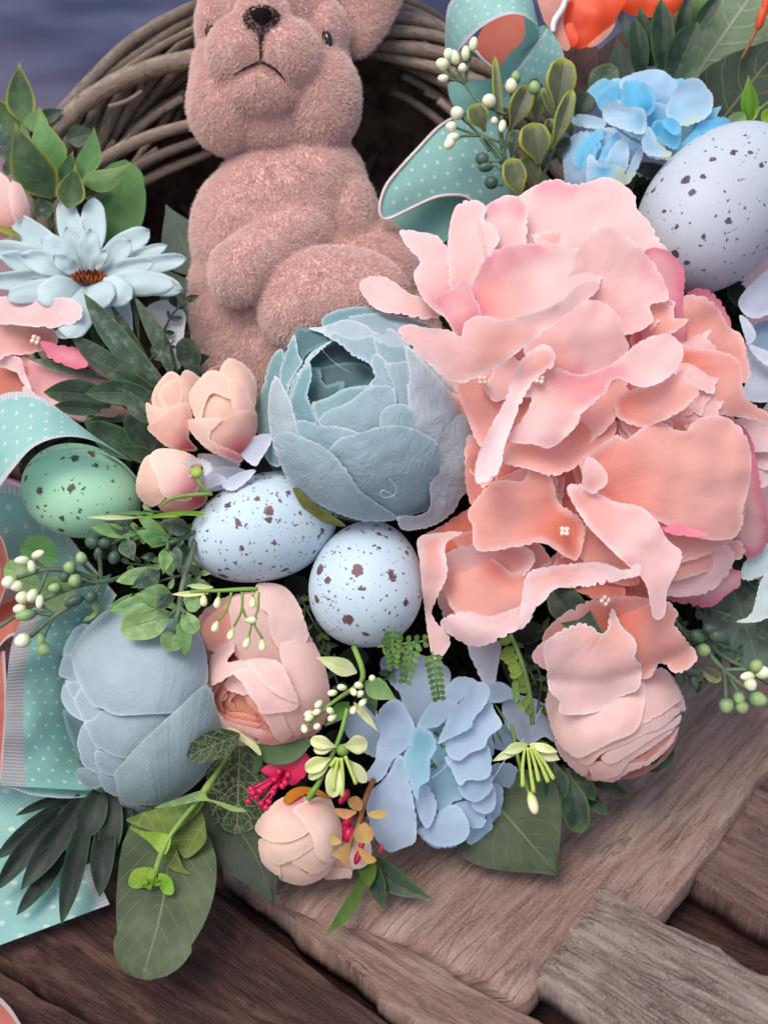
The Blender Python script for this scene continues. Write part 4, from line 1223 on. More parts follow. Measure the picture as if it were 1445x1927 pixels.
# ------------------------------------------------------------------ coral hydrangea
hyd = thing('hydrangea', 'big coral pink hydrangea filling the right side', 'hydrangea', (1090, 900, -20))
def hz(lv, extra=0, gx=0.0, gy=0.0, c=(0, 0)):
    base = ballz(1090, 770, 430, 520, 40, 180, lv * 27 + extra)
    return lambda x, y: base(x, y) + gx * (x - c[0]) + gy * (y - c[1])
HYD = [
 # behind everything: filling petals
 ([(860, 560), (1000, 480), (1200, 560), (1330, 640), (1380, 800), (1300, 980), (1150, 1050), (950, 980), (870, 820)], M_HD, -4, (1090, 770), 0, 0),
 ([(1290, 560), (1330, 545), (1368, 590), (1372, 640), (1320, 650)], M_HK, -3, (1250, 640), 0, 0),
 ([(1370, 795), (1445, 785), (1480, 840), (1420, 850), (1390, 830)], M_HP, -3, (1350, 820), 0, 0),
 ([(1408, 860), (1450, 848), (1490, 870), (1440, 885)], M_HP, -2, (1380, 870), 0, 0),
 ([(1408, 895), (1450, 882), (1490, 900), (1440, 915), (1420, 918)], M_HP, -2, (1380, 900), 0, 0),
 ([(1390, 800), (1414, 830), (1424, 880), (1442, 970), (1444, 1010), (1430, 1042), (1400, 1048), (1375, 1020), (1360, 940), (1370, 850)], M_HK, -1, (1300, 900), 0, 0),
 ([(1253, 1125), (1298, 1085), (1348, 1063), (1388, 1072), (1392, 1100), (1368, 1118), (1338, 1142), (1298, 1137)], M_HK, -1, (1200, 1060), 0, .2),
 ([(880, 560), (960, 480), (1100, 500), (1150, 600), (1080, 680), (940, 680)], M_HP, .5, (1000, 590), 0, 0),
 ([(880, 700), (1000, 640), (1130, 640), (1180, 740), (1100, 840), (960, 860), (890, 800)], M_HC, .4, (1010, 720), 0, 0),
 ([(1130, 620), (1260, 560), (1330, 640), (1320, 760), (1220, 800), (1120, 740)], M_HC, .2, (1200, 700), 0, 0),
 ([(880, 860), (960, 830), (1060, 860), (1120, 930), (1080, 1020), (960, 1010), (890, 960)], M_HD, .6, (1010, 930), 0, 0),
 ([(1080, 830), (1180, 790), (1300, 790), (1390, 860), (1390, 1000), (1270, 1060), (1150, 1030), (1090, 930)], M_HC, .4, (1180, 900), 0, 0),
 ([(800, 1040), (880, 1000), (1000, 1010), (1040, 1090), (960, 1150), (860, 1190), (820, 1120)], M_HC, .2, (920, 1050), 0, 0),
 ([(1040, 1000), (1130, 980), (1220, 1040), (1250, 1120), (1170, 1150), (1080, 1100)], M_HD, .2, (1120, 1040), 0, 0),
 ([(1200, 1000), (1300, 1000), (1380, 1040), (1340, 1110), (1250, 1120), (1200, 1070)], M_HP, .2, (1230, 1030), 0, 0),
 ([(1020, 1200), (1110, 1130), (1230, 1130), (1260, 1200), (1180, 1280), (1080, 1280)], M_HC, .4, (1150, 1170), 0, 0),
 # upper petals
 ([(946, 398), (975, 370), (1005, 350), (1040, 337), (1080, 347), (1110, 341), (1140, 333), (1168, 344), (1194, 368), (1198, 392), (1222, 420), (1242, 455), (1264, 480), (1284, 508), (1280, 560), (1230, 590), (1120, 610), (1000, 560), (950, 470)], M_HP, 0, (1090, 620), 0, 0),
 ([(900, 402), (940, 372), (966, 368), (990, 385), (990, 480), (1000, 550), (930, 530), (905, 450)], M_HP, 1, (980, 560), 0, 0),
 ([(852, 400), (872, 379), (906, 380), (915, 396), (910, 412), (930, 425), (940, 446), (930, 470), (900, 520), (880, 590), (850, 560), (842, 480), (844, 440)], M_HP, 2, (880, 590), -.15, 0),
 ([(752, 434), (798, 438), (825, 446), (848, 480), (860, 530), (870, 580), (845, 600), (800, 568), (778, 518), (790, 492), (768, 466)], M_HP, 2, (870, 590), -.4, 0),
 ([(676, 540), (695, 521), (730, 524), (772, 553), (805, 563), (830, 590), (800, 600), (760, 592), (708, 582)], M_HG, 2, (840, 600), -.4, 0),
 ([(1208, 480), (1250, 470), (1285, 505), (1286, 550), (1284, 590), (1290, 622), (1270, 668), (1225, 660), (1195, 590)], M_HK, 1, (1150, 600), 0, 0),
 ([(1088, 470), (1130, 428), (1165, 434), (1202, 465), (1232, 500), (1258, 560), (1222, 575), (1228, 605), (1180, 630), (1110, 620), (1060, 560)], M_HP, 2.2, (1080, 620), 0, 0),
 ([(878, 560), (895, 520), (918, 480), (955, 463), (1003, 458), (1050, 468), (1095, 468), (1120, 495), (1130, 530), (1080, 575), (1000, 610), (945, 620), (900, 600)], M_HP, 3, (900, 600), 0, 0),
 ([(816, 562), (850, 544), (876, 524), (890, 555), (905, 595), (870, 650), (850, 618), (832, 590)], M_HP, 4, (890, 640), -.2, 0),
 # centre
 ([(860, 722), (900, 705), (940, 688), (985, 662), (975, 740), (940, 820), (905, 840), (880, 790)], M_HC, 1.5, (1000, 690), -.15, 0),
 ([(985, 660), (1000, 622), (1050, 592), (1090, 568), (1132, 568), (1166, 598), (1170, 625), (1182, 658), (1130, 695), (1060, 715), (1005, 705)], M_HP, 3, (1010, 720), 0, 0),
 ([(1278, 650), (1284, 562), (1325, 560), (1350, 578), (1370, 614), (1394, 630), (1404, 665), (1410, 712), (1380, 720), (1330, 700)], M_HC, 0, (1260, 700), 0, 0),
 ([(1270, 650), (1310, 655), (1350, 660), (1390, 680), (1402, 745), (1446, 780), (1440, 794), (1398, 786), (1348, 778), (1300, 755), (1280, 715)], M_HC, 1, (1260, 690), 0, 0),
 ([(1250, 780), (1290, 760), (1330, 780), (1340, 800), (1280, 815), (1230, 810)], M_HC, .6, (1280, 760), 0, 0),
 ([(945, 868), (980, 826), (1038, 830), (1090, 770), (1125, 742), (1158, 790), (1150, 825), (1105, 865), (1045, 895), (1000, 884)], M_HC, 2, (1080, 760), 0, .05),
 ([(1160, 748), (1218, 722), (1268, 704), (1300, 690), (1290, 712), (1316, 735), (1294, 762), (1274, 778), (1233, 797), (1203, 803), (1162, 785)], M_HC, 3, (1150, 760), .15, 0),
 ([(956, 828), (988, 780), (1000, 748), (985, 745), (1010, 700), (1040, 690), (1093, 705), (1153, 683), (1203, 643), (1253, 628), (1282, 650), (1282, 677), (1255, 712), (1208, 729), (1158, 712), (1135, 742), (1095, 777), (1084, 802), (1038, 842), (1003, 836)], M_HP, 4.2, (1090, 720), 0, .08),
 ([(895, 906), (897, 865), (922, 805), (947, 760), (967, 705), (988, 668), (1023, 648), (1044, 665), (1038, 690), (1004, 716), (979, 760), (964, 800), (949, 840), (939, 885), (913, 907)], M_HW, 4.6, (1010, 660), -.15, 0),
 ([(749, 622), (770, 610), (798, 616), (843, 621), (868, 633), (874, 608), (903, 594), (948, 602), (1003, 589), (1043, 574), (1073, 549), (1093, 531), (1124, 526), (1124, 546), (1084, 581), (1034, 616), (994, 646), (948, 682), (888, 714), (858, 719), (822, 697), (772, 652)], M_HG, 5.4, (960, 700), -.10, -.2),
 # lower right
 ([(1215, 960), (1270, 985), (1340, 1008), (1392, 1020), (1397, 1046), (1365, 1062), (1310, 1082), (1260, 1092), (1225, 1060)], M_HC, .8, (1180, 980), 0, 0),
 ([(1090, 868), (1128, 838), (1160, 818), (1180, 826), (1230, 792), (1283, 812), (1313, 788), (1358, 783), (1394, 808), (1412, 850), (1410, 910), (1397, 960), (1396, 990), (1370, 1016), (1300, 1010), (1245, 984), (1200, 968), (1150, 950), (1110, 915)], M_HC, 2.4, (1130, 930), .06, 0),
 ([(1100, 866), (1115, 862), (1138, 885), (1142, 908), (1118, 928), (1096, 915)], M_HP, 4, (1110, 930), 0, 0),
 ([(1240, 970), (1290, 990), (1330, 1005), (1300, 1010), (1250, 1000)], M_HK, 2.6, (1230, 960), 0, 0),
 # lower left
 ([(800, 1015), (830, 990), (900, 950), (960, 960), (980, 1040), (930, 1070), (850, 1080)], M_HD, -.6, (960, 1000), 0, 0),
 ([(1060, 960), (1120, 960), (1180, 1040), (1200, 1100), (1120, 1090), (1060, 1060)], M_HD, .4, (1100, 1000), 0, 0),
 ([(880, 970), (888, 950), (918, 913), (948, 903), (983, 905), (1000, 874), (1020, 878), (1038, 900), (1050, 945), (1072, 960), (1094, 980), (1100, 1005), (1087, 1052), (1063, 1047), (1023, 1022), (983, 1027), (923, 1037), (893, 1032), (888, 990)], M_HC, 2.6, (1062, 1000), -.12, 0),
 ([(1066, 920), (1098, 913), (1153, 943), (1203, 953), (1235, 980), (1255, 1015), (1282, 1040), (1274, 1072), (1255, 1112), (1250, 1157), (1228, 1162), (1213, 1097), (1173, 1057), (1136, 1022), (1098, 980)], M_HP, 4, (1080, 960), 0, .12),
 ([(830, 1050), (893, 1023), (985, 1028), (1006, 1055), (975, 1090), (920, 1090), (860, 1090)], M_HP, 1.2, (960, 1040), 0, 0),
 ([(838, 1075), (888, 1040), (933, 1055), (963, 1077), (1000, 1075), (1005, 1150), (923, 1172), (868, 1165), (838, 1120)], M_HC, 2, (960, 1050), 0, .1),
 ([(786, 1014), (823, 1003), (870, 1002), (838, 1025), (842, 1080), (822, 1125), (814, 1160), (848, 1206), (815, 1238), (796, 1125), (790, 1060)], M_HP, 3, (850, 1020), -.2, 0),
 ([(830, 1167), (878, 1150), (923, 1160), (980, 1142), (1000, 1165), (940, 1202), (893, 1217), (843, 1192)], M_HW, 3.2, (930, 1120), 0, .2),
 ([(1040, 1100), (1110, 1085), (1168, 1085), (1172, 1132), (1130, 1130), (1080, 1110)], M_HD, .5, (1100, 1060), 0, 0),
 ([(976, 1182), (982, 1125), (992, 1080), (1023, 1068), (1123, 1058), (1173, 1073), (1200, 1060), (1202, 1082), (1163, 1092), (1103, 1104), (1048, 1107), (1023, 1132), (1004, 1148), (994, 1172)], M_HW, 4.4, (1050, 1080), 0, .1),
 # hanging floret at the bottom
 ([(1000, 1236), (1025, 1205), (1050, 1215), (1060, 1255), (1030, 1262)], M_HP, 1.2, (1100, 1200), 0, 0),
 ([(1140, 1152), (1190, 1138), (1248, 1128), (1275, 1155), (1270, 1177), (1310, 1230), (1302, 1252), (1273, 1267), (1243, 1247), (1225, 1272), (1200, 1274), (1180, 1212)], M_HC, 1.4, (1150, 1160), 0, .1),
 ([(1026, 1208), (1093, 1173), (1136, 1193), (1150, 1145), (1170, 1180), (1195, 1205), (1195, 1240), (1206, 1252), (1200, 1297), (1163, 1312), (1138, 1332), (1103, 1344), (1053, 1342), (1053, 1320), (1032, 1297), (1028, 1260)], M_HG, 2.8, (1152, 1160), 0, .22),
]
for o, m, lv, rt, gx, gy in HYD:
    cx = sum(p[0] for p in o) / len(o); cy = sum(p[1] for p in o) / len(o)
    big = max(p[0] for p in o) - min(p[0] for p in o) > 90
    ex = {5.4: 46, 1.2: 0}.get(lv, 0)
    if cy > 1150: ex += 50
    def zf(x, y, lv=lv, ex=ex, gx=gx, gy=gy, cx=cx, cy=cy, rt=rt):
        d = np.hypot(x - rt[0], y - rt[1])
        return hz(lv, ex, gx, gy, (cx, cy))(x, y) + 16 * np.tanh(d / 120) - 10
    sheet('petal', o, zf, m, hyd, serr=4.2 if big else 3.4, freq=12, spacing=10, lift=.3, puff=0, ruffle=9 if big else 7, rscale=58, root=rt, organic=34)
rgp = random.Random(33)
for i in range(34):
    a = 2 * math.pi * i / 34 * 5.3; rr_ = .25 + .55 * ((i * .618) % 1)
    x = 1095 + 260 * rr_ * math.cos(a); y = 760 + 330 * rr_ * math.sin(a)
    out = math.atan2(y - 760, x - 1095) + rgp.uniform(-.7, .7)
    R_ = rgp.uniform(78, 118)
    o = [(x, y)] + [(x + R_ * math.cos(out + q) * rgp.uniform(.86, 1.08), y + R_ * math.sin(out + q) * rgp.uniform(.86, 1.08)) for q in (-.62, -.42, -.2, 0, .22, .42, .62)]
    lv = rgp.uniform(.7, 2.0) - (.5 if rr_ > .55 else 0)
    def zf(x_, y_, lv=lv, x0=x, y0=y):
        return hz(lv)(x_, y_) + 34 * np.tanh(np.hypot(x_ - x0, y_ - y0) / 80) - 30
    sheet('petal', o, zf, rgp.choice((M_HP, M_HC, M_HC, M_HG)), hyd, serr=5, freq=15, spacing=10, ruffle=8, rscale=50, root=(x, y), organic=16)
def beads(x, y, z, par, n=4, r=5.2):
    for i in range(n):
        a = 2 * math.pi * i / n + .7 + x
        tube('filament', [(x + 6 * math.cos(a), y + 6 * math.sin(a), z - 2), (x, y, z - 26)], 1.6, M_STAM, par, seg=5)
        pod('stamen', (x + 6 * math.cos(a), y + 6 * math.sin(a), z + 3 * math.sin(a * 3)), (0, 0, 1), 13, 2 * r, M_STAM, par, seg=10, rings=7)
for x, y, lv in ((1062, 1000, 3.3), (1015, 714, 4.5), (908, 716, 2.6), (1138, 1130, 3.6)):
    beads(x, y, float(hz(lv)(np.array([x]), np.array([y]))[0]), hyd)

# ------------------------------------------------------------------ blue hydrangea at the bottom
K9 = lambda p: crop(640, 1200, .2907, p)
blu = thing('hydrangea', 'sky blue hydrangea below the eggs and coral hydrangea', 'hydrangea', (830, 1500, 40))
CH = K9([(600, 820)])[0]
BLUES = [
 ([(240, 560), (420, 420), (640, 380), (900, 420), (1000, 640), (960, 900), (960, 1180), (760, 1300), (520, 1240), (420, 1000), (300, 800)], M_BLU, -2.4, (0, 0)),
 ([(560, 560), (720, 480), (860, 640), (820, 860), (700, 900), (580, 760)], M_BLUT, -.4, (0, 0)),
 ([(20, 480), (200, 430), (280, 640), (240, 780), (60, 660)], M_BLUG, -2, (0, 0)),
 ([(258, 180), (300, 108), (450, 98), (580, 130), (702, 200), (705, 310), (620, 440), (540, 600), (440, 560), (388, 370), (328, 300)], M_BLUG, -1, (.1, 0)),
 ([(980, 830), (1100, 815), (1185, 900), (1215, 1045), (1120, 985), (975, 935)], M_BLUG, -1.5, (0, 0)),
 ([(960, 620), (1060, 560), (1130, 640), (1120, 720), (1000, 720)], M_BLUG, -2, (0, 0)),
 ([(1060, 400), (1200, 378), (1335, 440), (1422, 560), (1388, 674), (1320, 642), (1228, 692), (1140, 650), (1060, 540)], M_BLUL, -1, (0, 0)),
 ([(825, 60), (880, 28), (1035, 28), (1015, 220), (995, 300), (925, 285), (878, 200)], M_LWH, 0, (0, 0)),
 ([(955, 300), (1040, 288), (1110, 330), (1165, 370), (1080, 403), (1010, 423), (950, 400)], M_BLU, .4, (0, 0)),
 ([(970, 955), (1052, 980), (1035, 1150), (992, 1192), (940, 1140)], M_BLUL, -.6, (0, 0)),
 ([(500, 1240), (600, 1200), (760, 1180), (830, 1280), (800, 1340), (640, 1365), (560, 1330)], M_BLU, -.6, (0, 0)),
 ([(818, 1322), (850, 1230), (930, 1200), (965, 1120), (985, 1200), (968, 1312), (880, 1343)], M_BLU, 0, (0, 0)),
 ([(640, 400), (688, 320), (750, 258), (835, 258), (890, 300), (800, 390), (700, 440)], M_BLU, .5, (0, 0)),
 ([(560, 930), (640, 840), (720, 800), (800, 940), (790, 1040), (724, 1066), (712, 1112), (650, 1142), (618, 1080), (555, 1020)], M_BLUT, .6, (0, 0)),
 ([(735, 1080), (860, 1060), (935, 1125), (935, 1212), (860, 1235), (800, 1190)], M_BLU, .8, (0, 0)),
 ([(495, 1252), (560, 1220), (620, 1145), (745, 1080), (825, 1178), (836, 1262), (792, 1322), (700, 1352), (600, 1342)], M_BLU, 1.5, (0, 0)),
 ([(850, 1080), (980, 950), (1008, 1040), (992, 1112), (930, 1142)], M_BLUL, 1.2, (0, 0)),
 ([(765, 950), (850, 910), (965, 870), (985, 960), (952, 1022), (880, 1065), (810, 1042), (776, 1000)], M_BLU, 1.8, (0, 0)),
 ([(675, 780), (720, 760), (800, 770), (845, 730), (940, 680), (975, 760), (973, 880), (920, 922), (830, 922), (770, 955), (718, 855)], M_BLU, 2.5, (0, 0)),
 ([(495, 575), (560, 458), (620, 398), (755, 420), (725, 490), (640, 570), (560, 585)], M_BLU, 1.4, (0, 0)),
 ([(685, 690), (760, 610), (840, 570), (865, 500), (960, 405), (1003, 480), (1048, 560), (1002, 612), (960, 642), (930, 712), (840, 748), (780, 794), (720, 784), (690, 742)], M_BLUL, 3.2, (0, 0)),
 ([(632, 685), (678, 560), (718, 478), (800, 385), (828, 290), (922, 288), (968, 330), (942, 430), (872, 512), (842, 584), (760, 628), (690, 660)], M_BLU, 4.2, (0, 0)),
 ([(485, 1010), (560, 950), (625, 1080), (602, 1182), (560, 1235), (508, 1152)], M_BLUL, 1.6, (0, 0)),
 ([(236, 530), (270, 448), (340, 398), (400, 418), (442, 488), (480, 570), (450, 690), (385, 755), (332, 805), (292, 892), (220, 943), (162, 902), (190, 850), (228, 790), (238, 690), (262, 620)], M_BLUL, 2.0, (-.1, 0)),
 ([(176, 1010), (260, 938), (330, 848), (370, 765), (410, 780), (438, 900), (476, 1060), (494, 1200), (484, 1322), (400, 1363), (320, 1388), (238, 1312), (188, 1192), (168, 1100)], M_BLUL, 2.4, (0, 0)),
 ([(465, 590), (550, 585), (612, 648), (620, 720), (584, 800), (574, 922), (514, 965), (502, 1054), (470, 1000), (438, 900), (408, 780), (448, 690)], M_BLUT, 3.6, (0, 0)),
]
for o, m, lv, g in BLUES:
    o2 = K9(o); cx = sum(p[0] for p in o2) / len(o2); cy = sum(p[1] for p in o2) / len(o2)
    def zf(x, y, lv=lv, g=g, cx=cx, cy=cy):
        d = np.hypot(x - CH[0] + 20, y - CH[1] + 20)
        return ballz(CH[0], CH[1], 190, 190, 70, 62, lv * 20)(x, y) + g[0] * (x - cx) + 8 * np.tanh(d / 60)
    sheet('petal', o2, zf, m, blu, serr=2.5, freq=9, spacing=8, lift=.3, puff=0, ruffle=5, rscale=48, organic=15, root=(CH[0] - 25, CH[1] - 40), thick=1.5)

# ------------------------------------------------------------------ bright blue flowers at the top right
K10 = lambda p: crop(1025, 0, .2907, p)
bl1 = thing('carnation', 'bright sky blue ruffled flower touching the speckled lilac egg', 'flower', (1220, 260, -30))
for i, (o, m, lv) in enumerate([
 ([(330, 640), (480, 520), (760, 500), (980, 560), (1080, 700), (1060, 850), (860, 990), (660, 960), (440, 800)], M_CYA, -1.8),
 ([(380, 700), (560, 640), (800, 680), (960, 760), (900, 920), (720, 940), (520, 860)], M_CYAL, -.8),
 ([(265, 600), (360, 512), (430, 520), (485, 552), (490, 670), (380, 720), (320, 650)], M_CYA, -1),
 ([(425, 520), (480, 505), (500, 540), (470, 560)], M_CYAL, -1.4),
 ([(480, 540), (560, 478), (720, 448), (810, 490), (860, 570), (810, 700), (700, 740), (560, 680)], M_CYAL, 0),
 ([(840, 530), (890, 505), (920, 560), (860, 600)], M_CYA, -1),
 ([(1000, 830), (1060, 722), (1142, 688), (1112, 750), (1172, 762), (1185, 802), (1100, 850)], M_CYA, 0),
 ([(780, 720), (820, 620), (900, 520), (990, 508), (1045, 562), (1088, 632), (1062, 745), (940, 810), (830, 800)], M_CYAL, 1),
 ([(840, 985), (930, 880), (1020, 788), (1185, 772), (1172, 838), (1060, 858), (950, 938)], M_CYA, 1.2),
 ([(700, 960), (800, 975), (960, 930), (1100, 850), (920, 1000), (780, 1035), (660, 1010)], M_CYAL, .8),
 ([(685, 870), (715, 780), (860, 790), (880, 880), (850, 970), (760, 930)], M_CYA, 2),
 ([(760, 800), (800, 760), (870, 800), (870, 860), (820, 870)], M_CYA, 2.6),
 ([(490, 670), (515, 530), (640, 535), (708, 600), (705, 710), (640, 760), (550, 740)], M_CYA, 1.6),
 ([(372, 720), (430, 648), (520, 688), (630, 700), (660, 790), (630, 868), (540, 848), (400, 795)], M_CYAL, 2.8),
 ([(625, 900), (660, 815), (702, 858), (742, 930), (822, 1002), (720, 1014), (640, 985)], M_CYAL, 3),
 ([(150, 785), (220, 738), (372, 768), (385, 825), (270, 828)], M_CYAL, .6)]):
    sheet('petal', K10(o), ballz(1230, 215, 150, 120, -20, 60, lv * 15), m, bl1, serr=3, freq=9, spacing=7.5, lift=3, puff=2, puffw=16, organic=14, ruffle=5, rscale=30, root=(1225, 225), thick=1.4)
bl2 = thing('carnation', 'small sky blue ruffled flower tucked behind the coral hydrangea', 'flower', (1135, 350, -30))
for o, m, lv in [
 ([(115, 1000), (130, 930), (210, 858), (360, 828), (480, 828), (600, 878), (625, 960), (550, 1110), (340, 1150), (150, 1195)], M_CYAL, -1.2),
 ([(185, 1060), (200, 980), (260, 888), (375, 838), (340, 1000), (270, 1110)], M_CYA, 0),
 ([(335, 1065), (398, 930), (475, 848), (485, 935), (425, 1025)], M_CYA, 1),
 ([(240, 1080), (270, 960), (330, 900), (330, 1010), (300, 1090)], M_CYA, .8),
 ([(385, 1060), (450, 928), (532, 908), (535, 1085), (440, 1130)], M_CYAL, 1.6),
 ([(505, 1175), (538, 1090), (598, 968), (648, 962), (585, 1122), (530, 1195)], M_CYAL, 1.4),
 ([(125, 1190), (165, 1098), (270, 1105), (320, 1195), (220, 1230)], M_CYAL, 2),
 ([(265, 1110), (288, 995), (360, 1058), (455, 1065), (505, 1100), (512, 1195), (300, 1215)], M_CYAL, 2.6)]:
    sheet('petal', K10(o), ballz(1135, 300, 100, 80, -10, 50, lv * 12), m, bl2, serr=3, freq=9, spacing=7.5, lift=3, puff=2, puffw=14, organic=10, ruffle=4, rscale=26, root=(1135, 320), thick=1.4)

# ------------------------------------------------------------------ peach hydrangea at the left border
pea = thing('hydrangea', 'peach hydrangea at the left border under the mint daisy', 'hydrangea', (60, 720, -40))
for o, m, lv in [
 ([(-60, 560), (150, 540), (240, 700), (240, 880), (60, 900), (-60, 840)], M_HD, -2),
 ([(400, 640), (640, 700), (860, 820), (840, 990), (640, 985), (480, 1010), (400, 900)], M_HD, -2),
 ([(-40, 340), (120, 370), (300, 390), (365, 430), (365, 510), (200, 570), (60, 580), (-40, 600)], M_HC, 0),
 ([(-40, 590), (120, 588), (155, 660), (192, 760), (235, 865), (160, 835), (120, 700), (-40, 640)], M_HP, 0),
 ([(130, 600), (270, 620), (400, 690), (560, 720), (700, 740), (810, 862), (570, 905), (565, 965), (540, 1005), (420, 962), (300, 875), (235, 872), (188, 760)], M_HP, -.4),
 ([(420, 930), (560, 898), (680, 895), (825, 930), (835, 985), (640, 975), (540, 1012)], M_HC, 0),
 ([(505, 550), (560, 565), (700, 650), (865, 762), (820, 795), (680, 725), (560, 645)], M_HK, .6),
 ([(262, 488), (400, 518), (500, 538), (568, 640), (500, 668), (400, 634), (320, 592)], M_HK, 1.6),
 ([(-40, 215), (160, 200), (350, 208), (450, 212), (522, 258), (533, 322), (480, 372), (370, 392), (300, 402), (100, 382), (-40, 362)], M_HG, 2.4)]:
    sheet('petal', K6(o), ballz(90, 680, 230, 190, 30, 70, lv * 16), m, pea, serr=4.5, freq=16, spacing=10, lift=3, puff=0, organic=18, ruffle=7, rscale=50, root=(80, 650))
beads(68, 640, 118, pea)

# pale petals near the daisy and the buds
for nm, lab, ps in [
 ('hydrangea_petals', 'greyish white petals between the dark sprig and the rabbit', [([(945, 285), (1080, 222), (1198, 308), (1195, 420), (1172, 650), (1130, 660), (1055, 600), (1000, 480)], M_WHT, 10), ([(1000, 480), (1080, 400), (1120, 560), (1090, 660), (1040, 600)], M_WHT, 26)]),
 ('hydrangea_petals', 'pale blue grey petal hanging under the mint daisy', [([(590, 225), (800, 185), (852, 280), (865, 480), (872, 525), (780, 440), (690, 330)], M_LWH, 40), ([(365, 420), (440, 388), (540, 358), (558, 290), (590, 340), (525, 432), (440, 474), (380, 462)], M_MINTP, 120)])]:
    f = thing(nm, lab, 'petals', (*K6([ps[0][0][3]])[0], 0))
    for o, m, z in ps:
        oo = K6(o)
        sheet('petal', oo, planez(z, oo[0][0], oo[0][1], .1, .15), m, f, serr=1.2, spacing=9, lift=3, puff=8, ruffle=6, rscale=40)
f = thing('hydrangea_petals', 'pale lilac white petals between the buds and the blue egg', 'petals', (450, 900, 90))
for o, z in [([(905, 745), (940, 690), (1012, 672), (1022, 702), (985, 765), (958, 795)], 190), ([(745, 750), (830, 755), (905, 780), (860, 835), (780, 805)], 130), ([(630, 885), (700, 848), (800, 818), (850, 852), (720, 898)], 165), ([(835, 865), (900, 818), (965, 812), (885, 885)], 175), ([(700, 850), (800, 800), (900, 800), (930, 830), (850, 880), (740, 890)], 140)]:
    oo = K7(o)
    sheet('petal', oo, planez(z, oo[0][0], oo[0][1], .1, .1), M_LWH, f, serr=1.2, spacing=8, lift=4, puff=5, ruffle=5, rscale=30)

# right border flowers
K11 = lambda p: crop(1225, 480, .4564, p)
mb = thing('hydrangea', 'pale grey blue flower cut by the right border below the lilac egg', 'hydrangea', (1430, 700, -20))
for o, m, z in [([(395, 20), (482, -20), (540, 40), (482, 70), (420, 112)], M_HW, 20), ([(415, 300), (482, 270), (560, 300), (540, 400), (420, 395)], M_BLUG, 0), ([(358, 192), (400, 130), (482, 60), (560, 60), (560, 230), (482, 245), (430, 262), (380, 242)], M_LWH, 40), ([(390, 372), (440, 398), (500, 432), (560, 500), (520, 590), (430, 607), (378, 572), (400, 480)], M_LWH, 30), ([(362, 250), (400, 270), (432, 330), (400, 372), (386, 340)], M_LWH, 60), ([(400, 370), (440, 380), (520, 420), (560, 470), (500, 470), (430, 420)], M_LWH, 62)]:
    oo = K11(o)
    sheet('petal', oo, planez(z, 1400, 640, -.15, .0), m, mb, serr=2, spacing=9, lift=4, puff=8, ruffle=7, rscale=40, root=(1440, 640))
mm = thing('hydrangea', 'ice mint petals at the right border above the green berries', 'hydrangea', (1440, 1120, -20))
for o, z in [([(368, 1322), (390, 1258), (482, 1185), (560, 1180), (540, 1300), (482, 1312), (400, 1343)], 60), ([(348, 1512), (410, 1478), (448, 1350), (490, 1300), (560, 1330), (540, 1480), (482, 1495), (430, 1514)], 90)]:
    oo = K11(o)
    sheet('petal', oo, planez(z, 1420, 1100, -.2, .1), M_MINTP, mm, serr=2, spacing=9, lift=4, puff=8, ruffle=8, rscale=40, root=(1460, 1090))

# stray fibres
M_FIB = plain('white_fibre', (226, 230, 234), .7)
for par, pts in [(blu, [(800, 1470, 190), (825, 1455, 200), (850, 1430, 196)]), (blu, [(925, 1470, 190), (950, 1430, 200), (985, 1390, 190)]), (bud_pair, [(385, 800, 236), (400, 825, 240), (412, 850, 238)]), (rar, [(1000, 1380, 160), (1010, 1350, 166), (1020, 1330, 160)]), (peo, [(600, 640, 190), (608, 660, 196), (640, 690, 200), (690, 715, 210)])]:
    tube('loose_thread', pts, .35, M_FIB, par, seg=5)

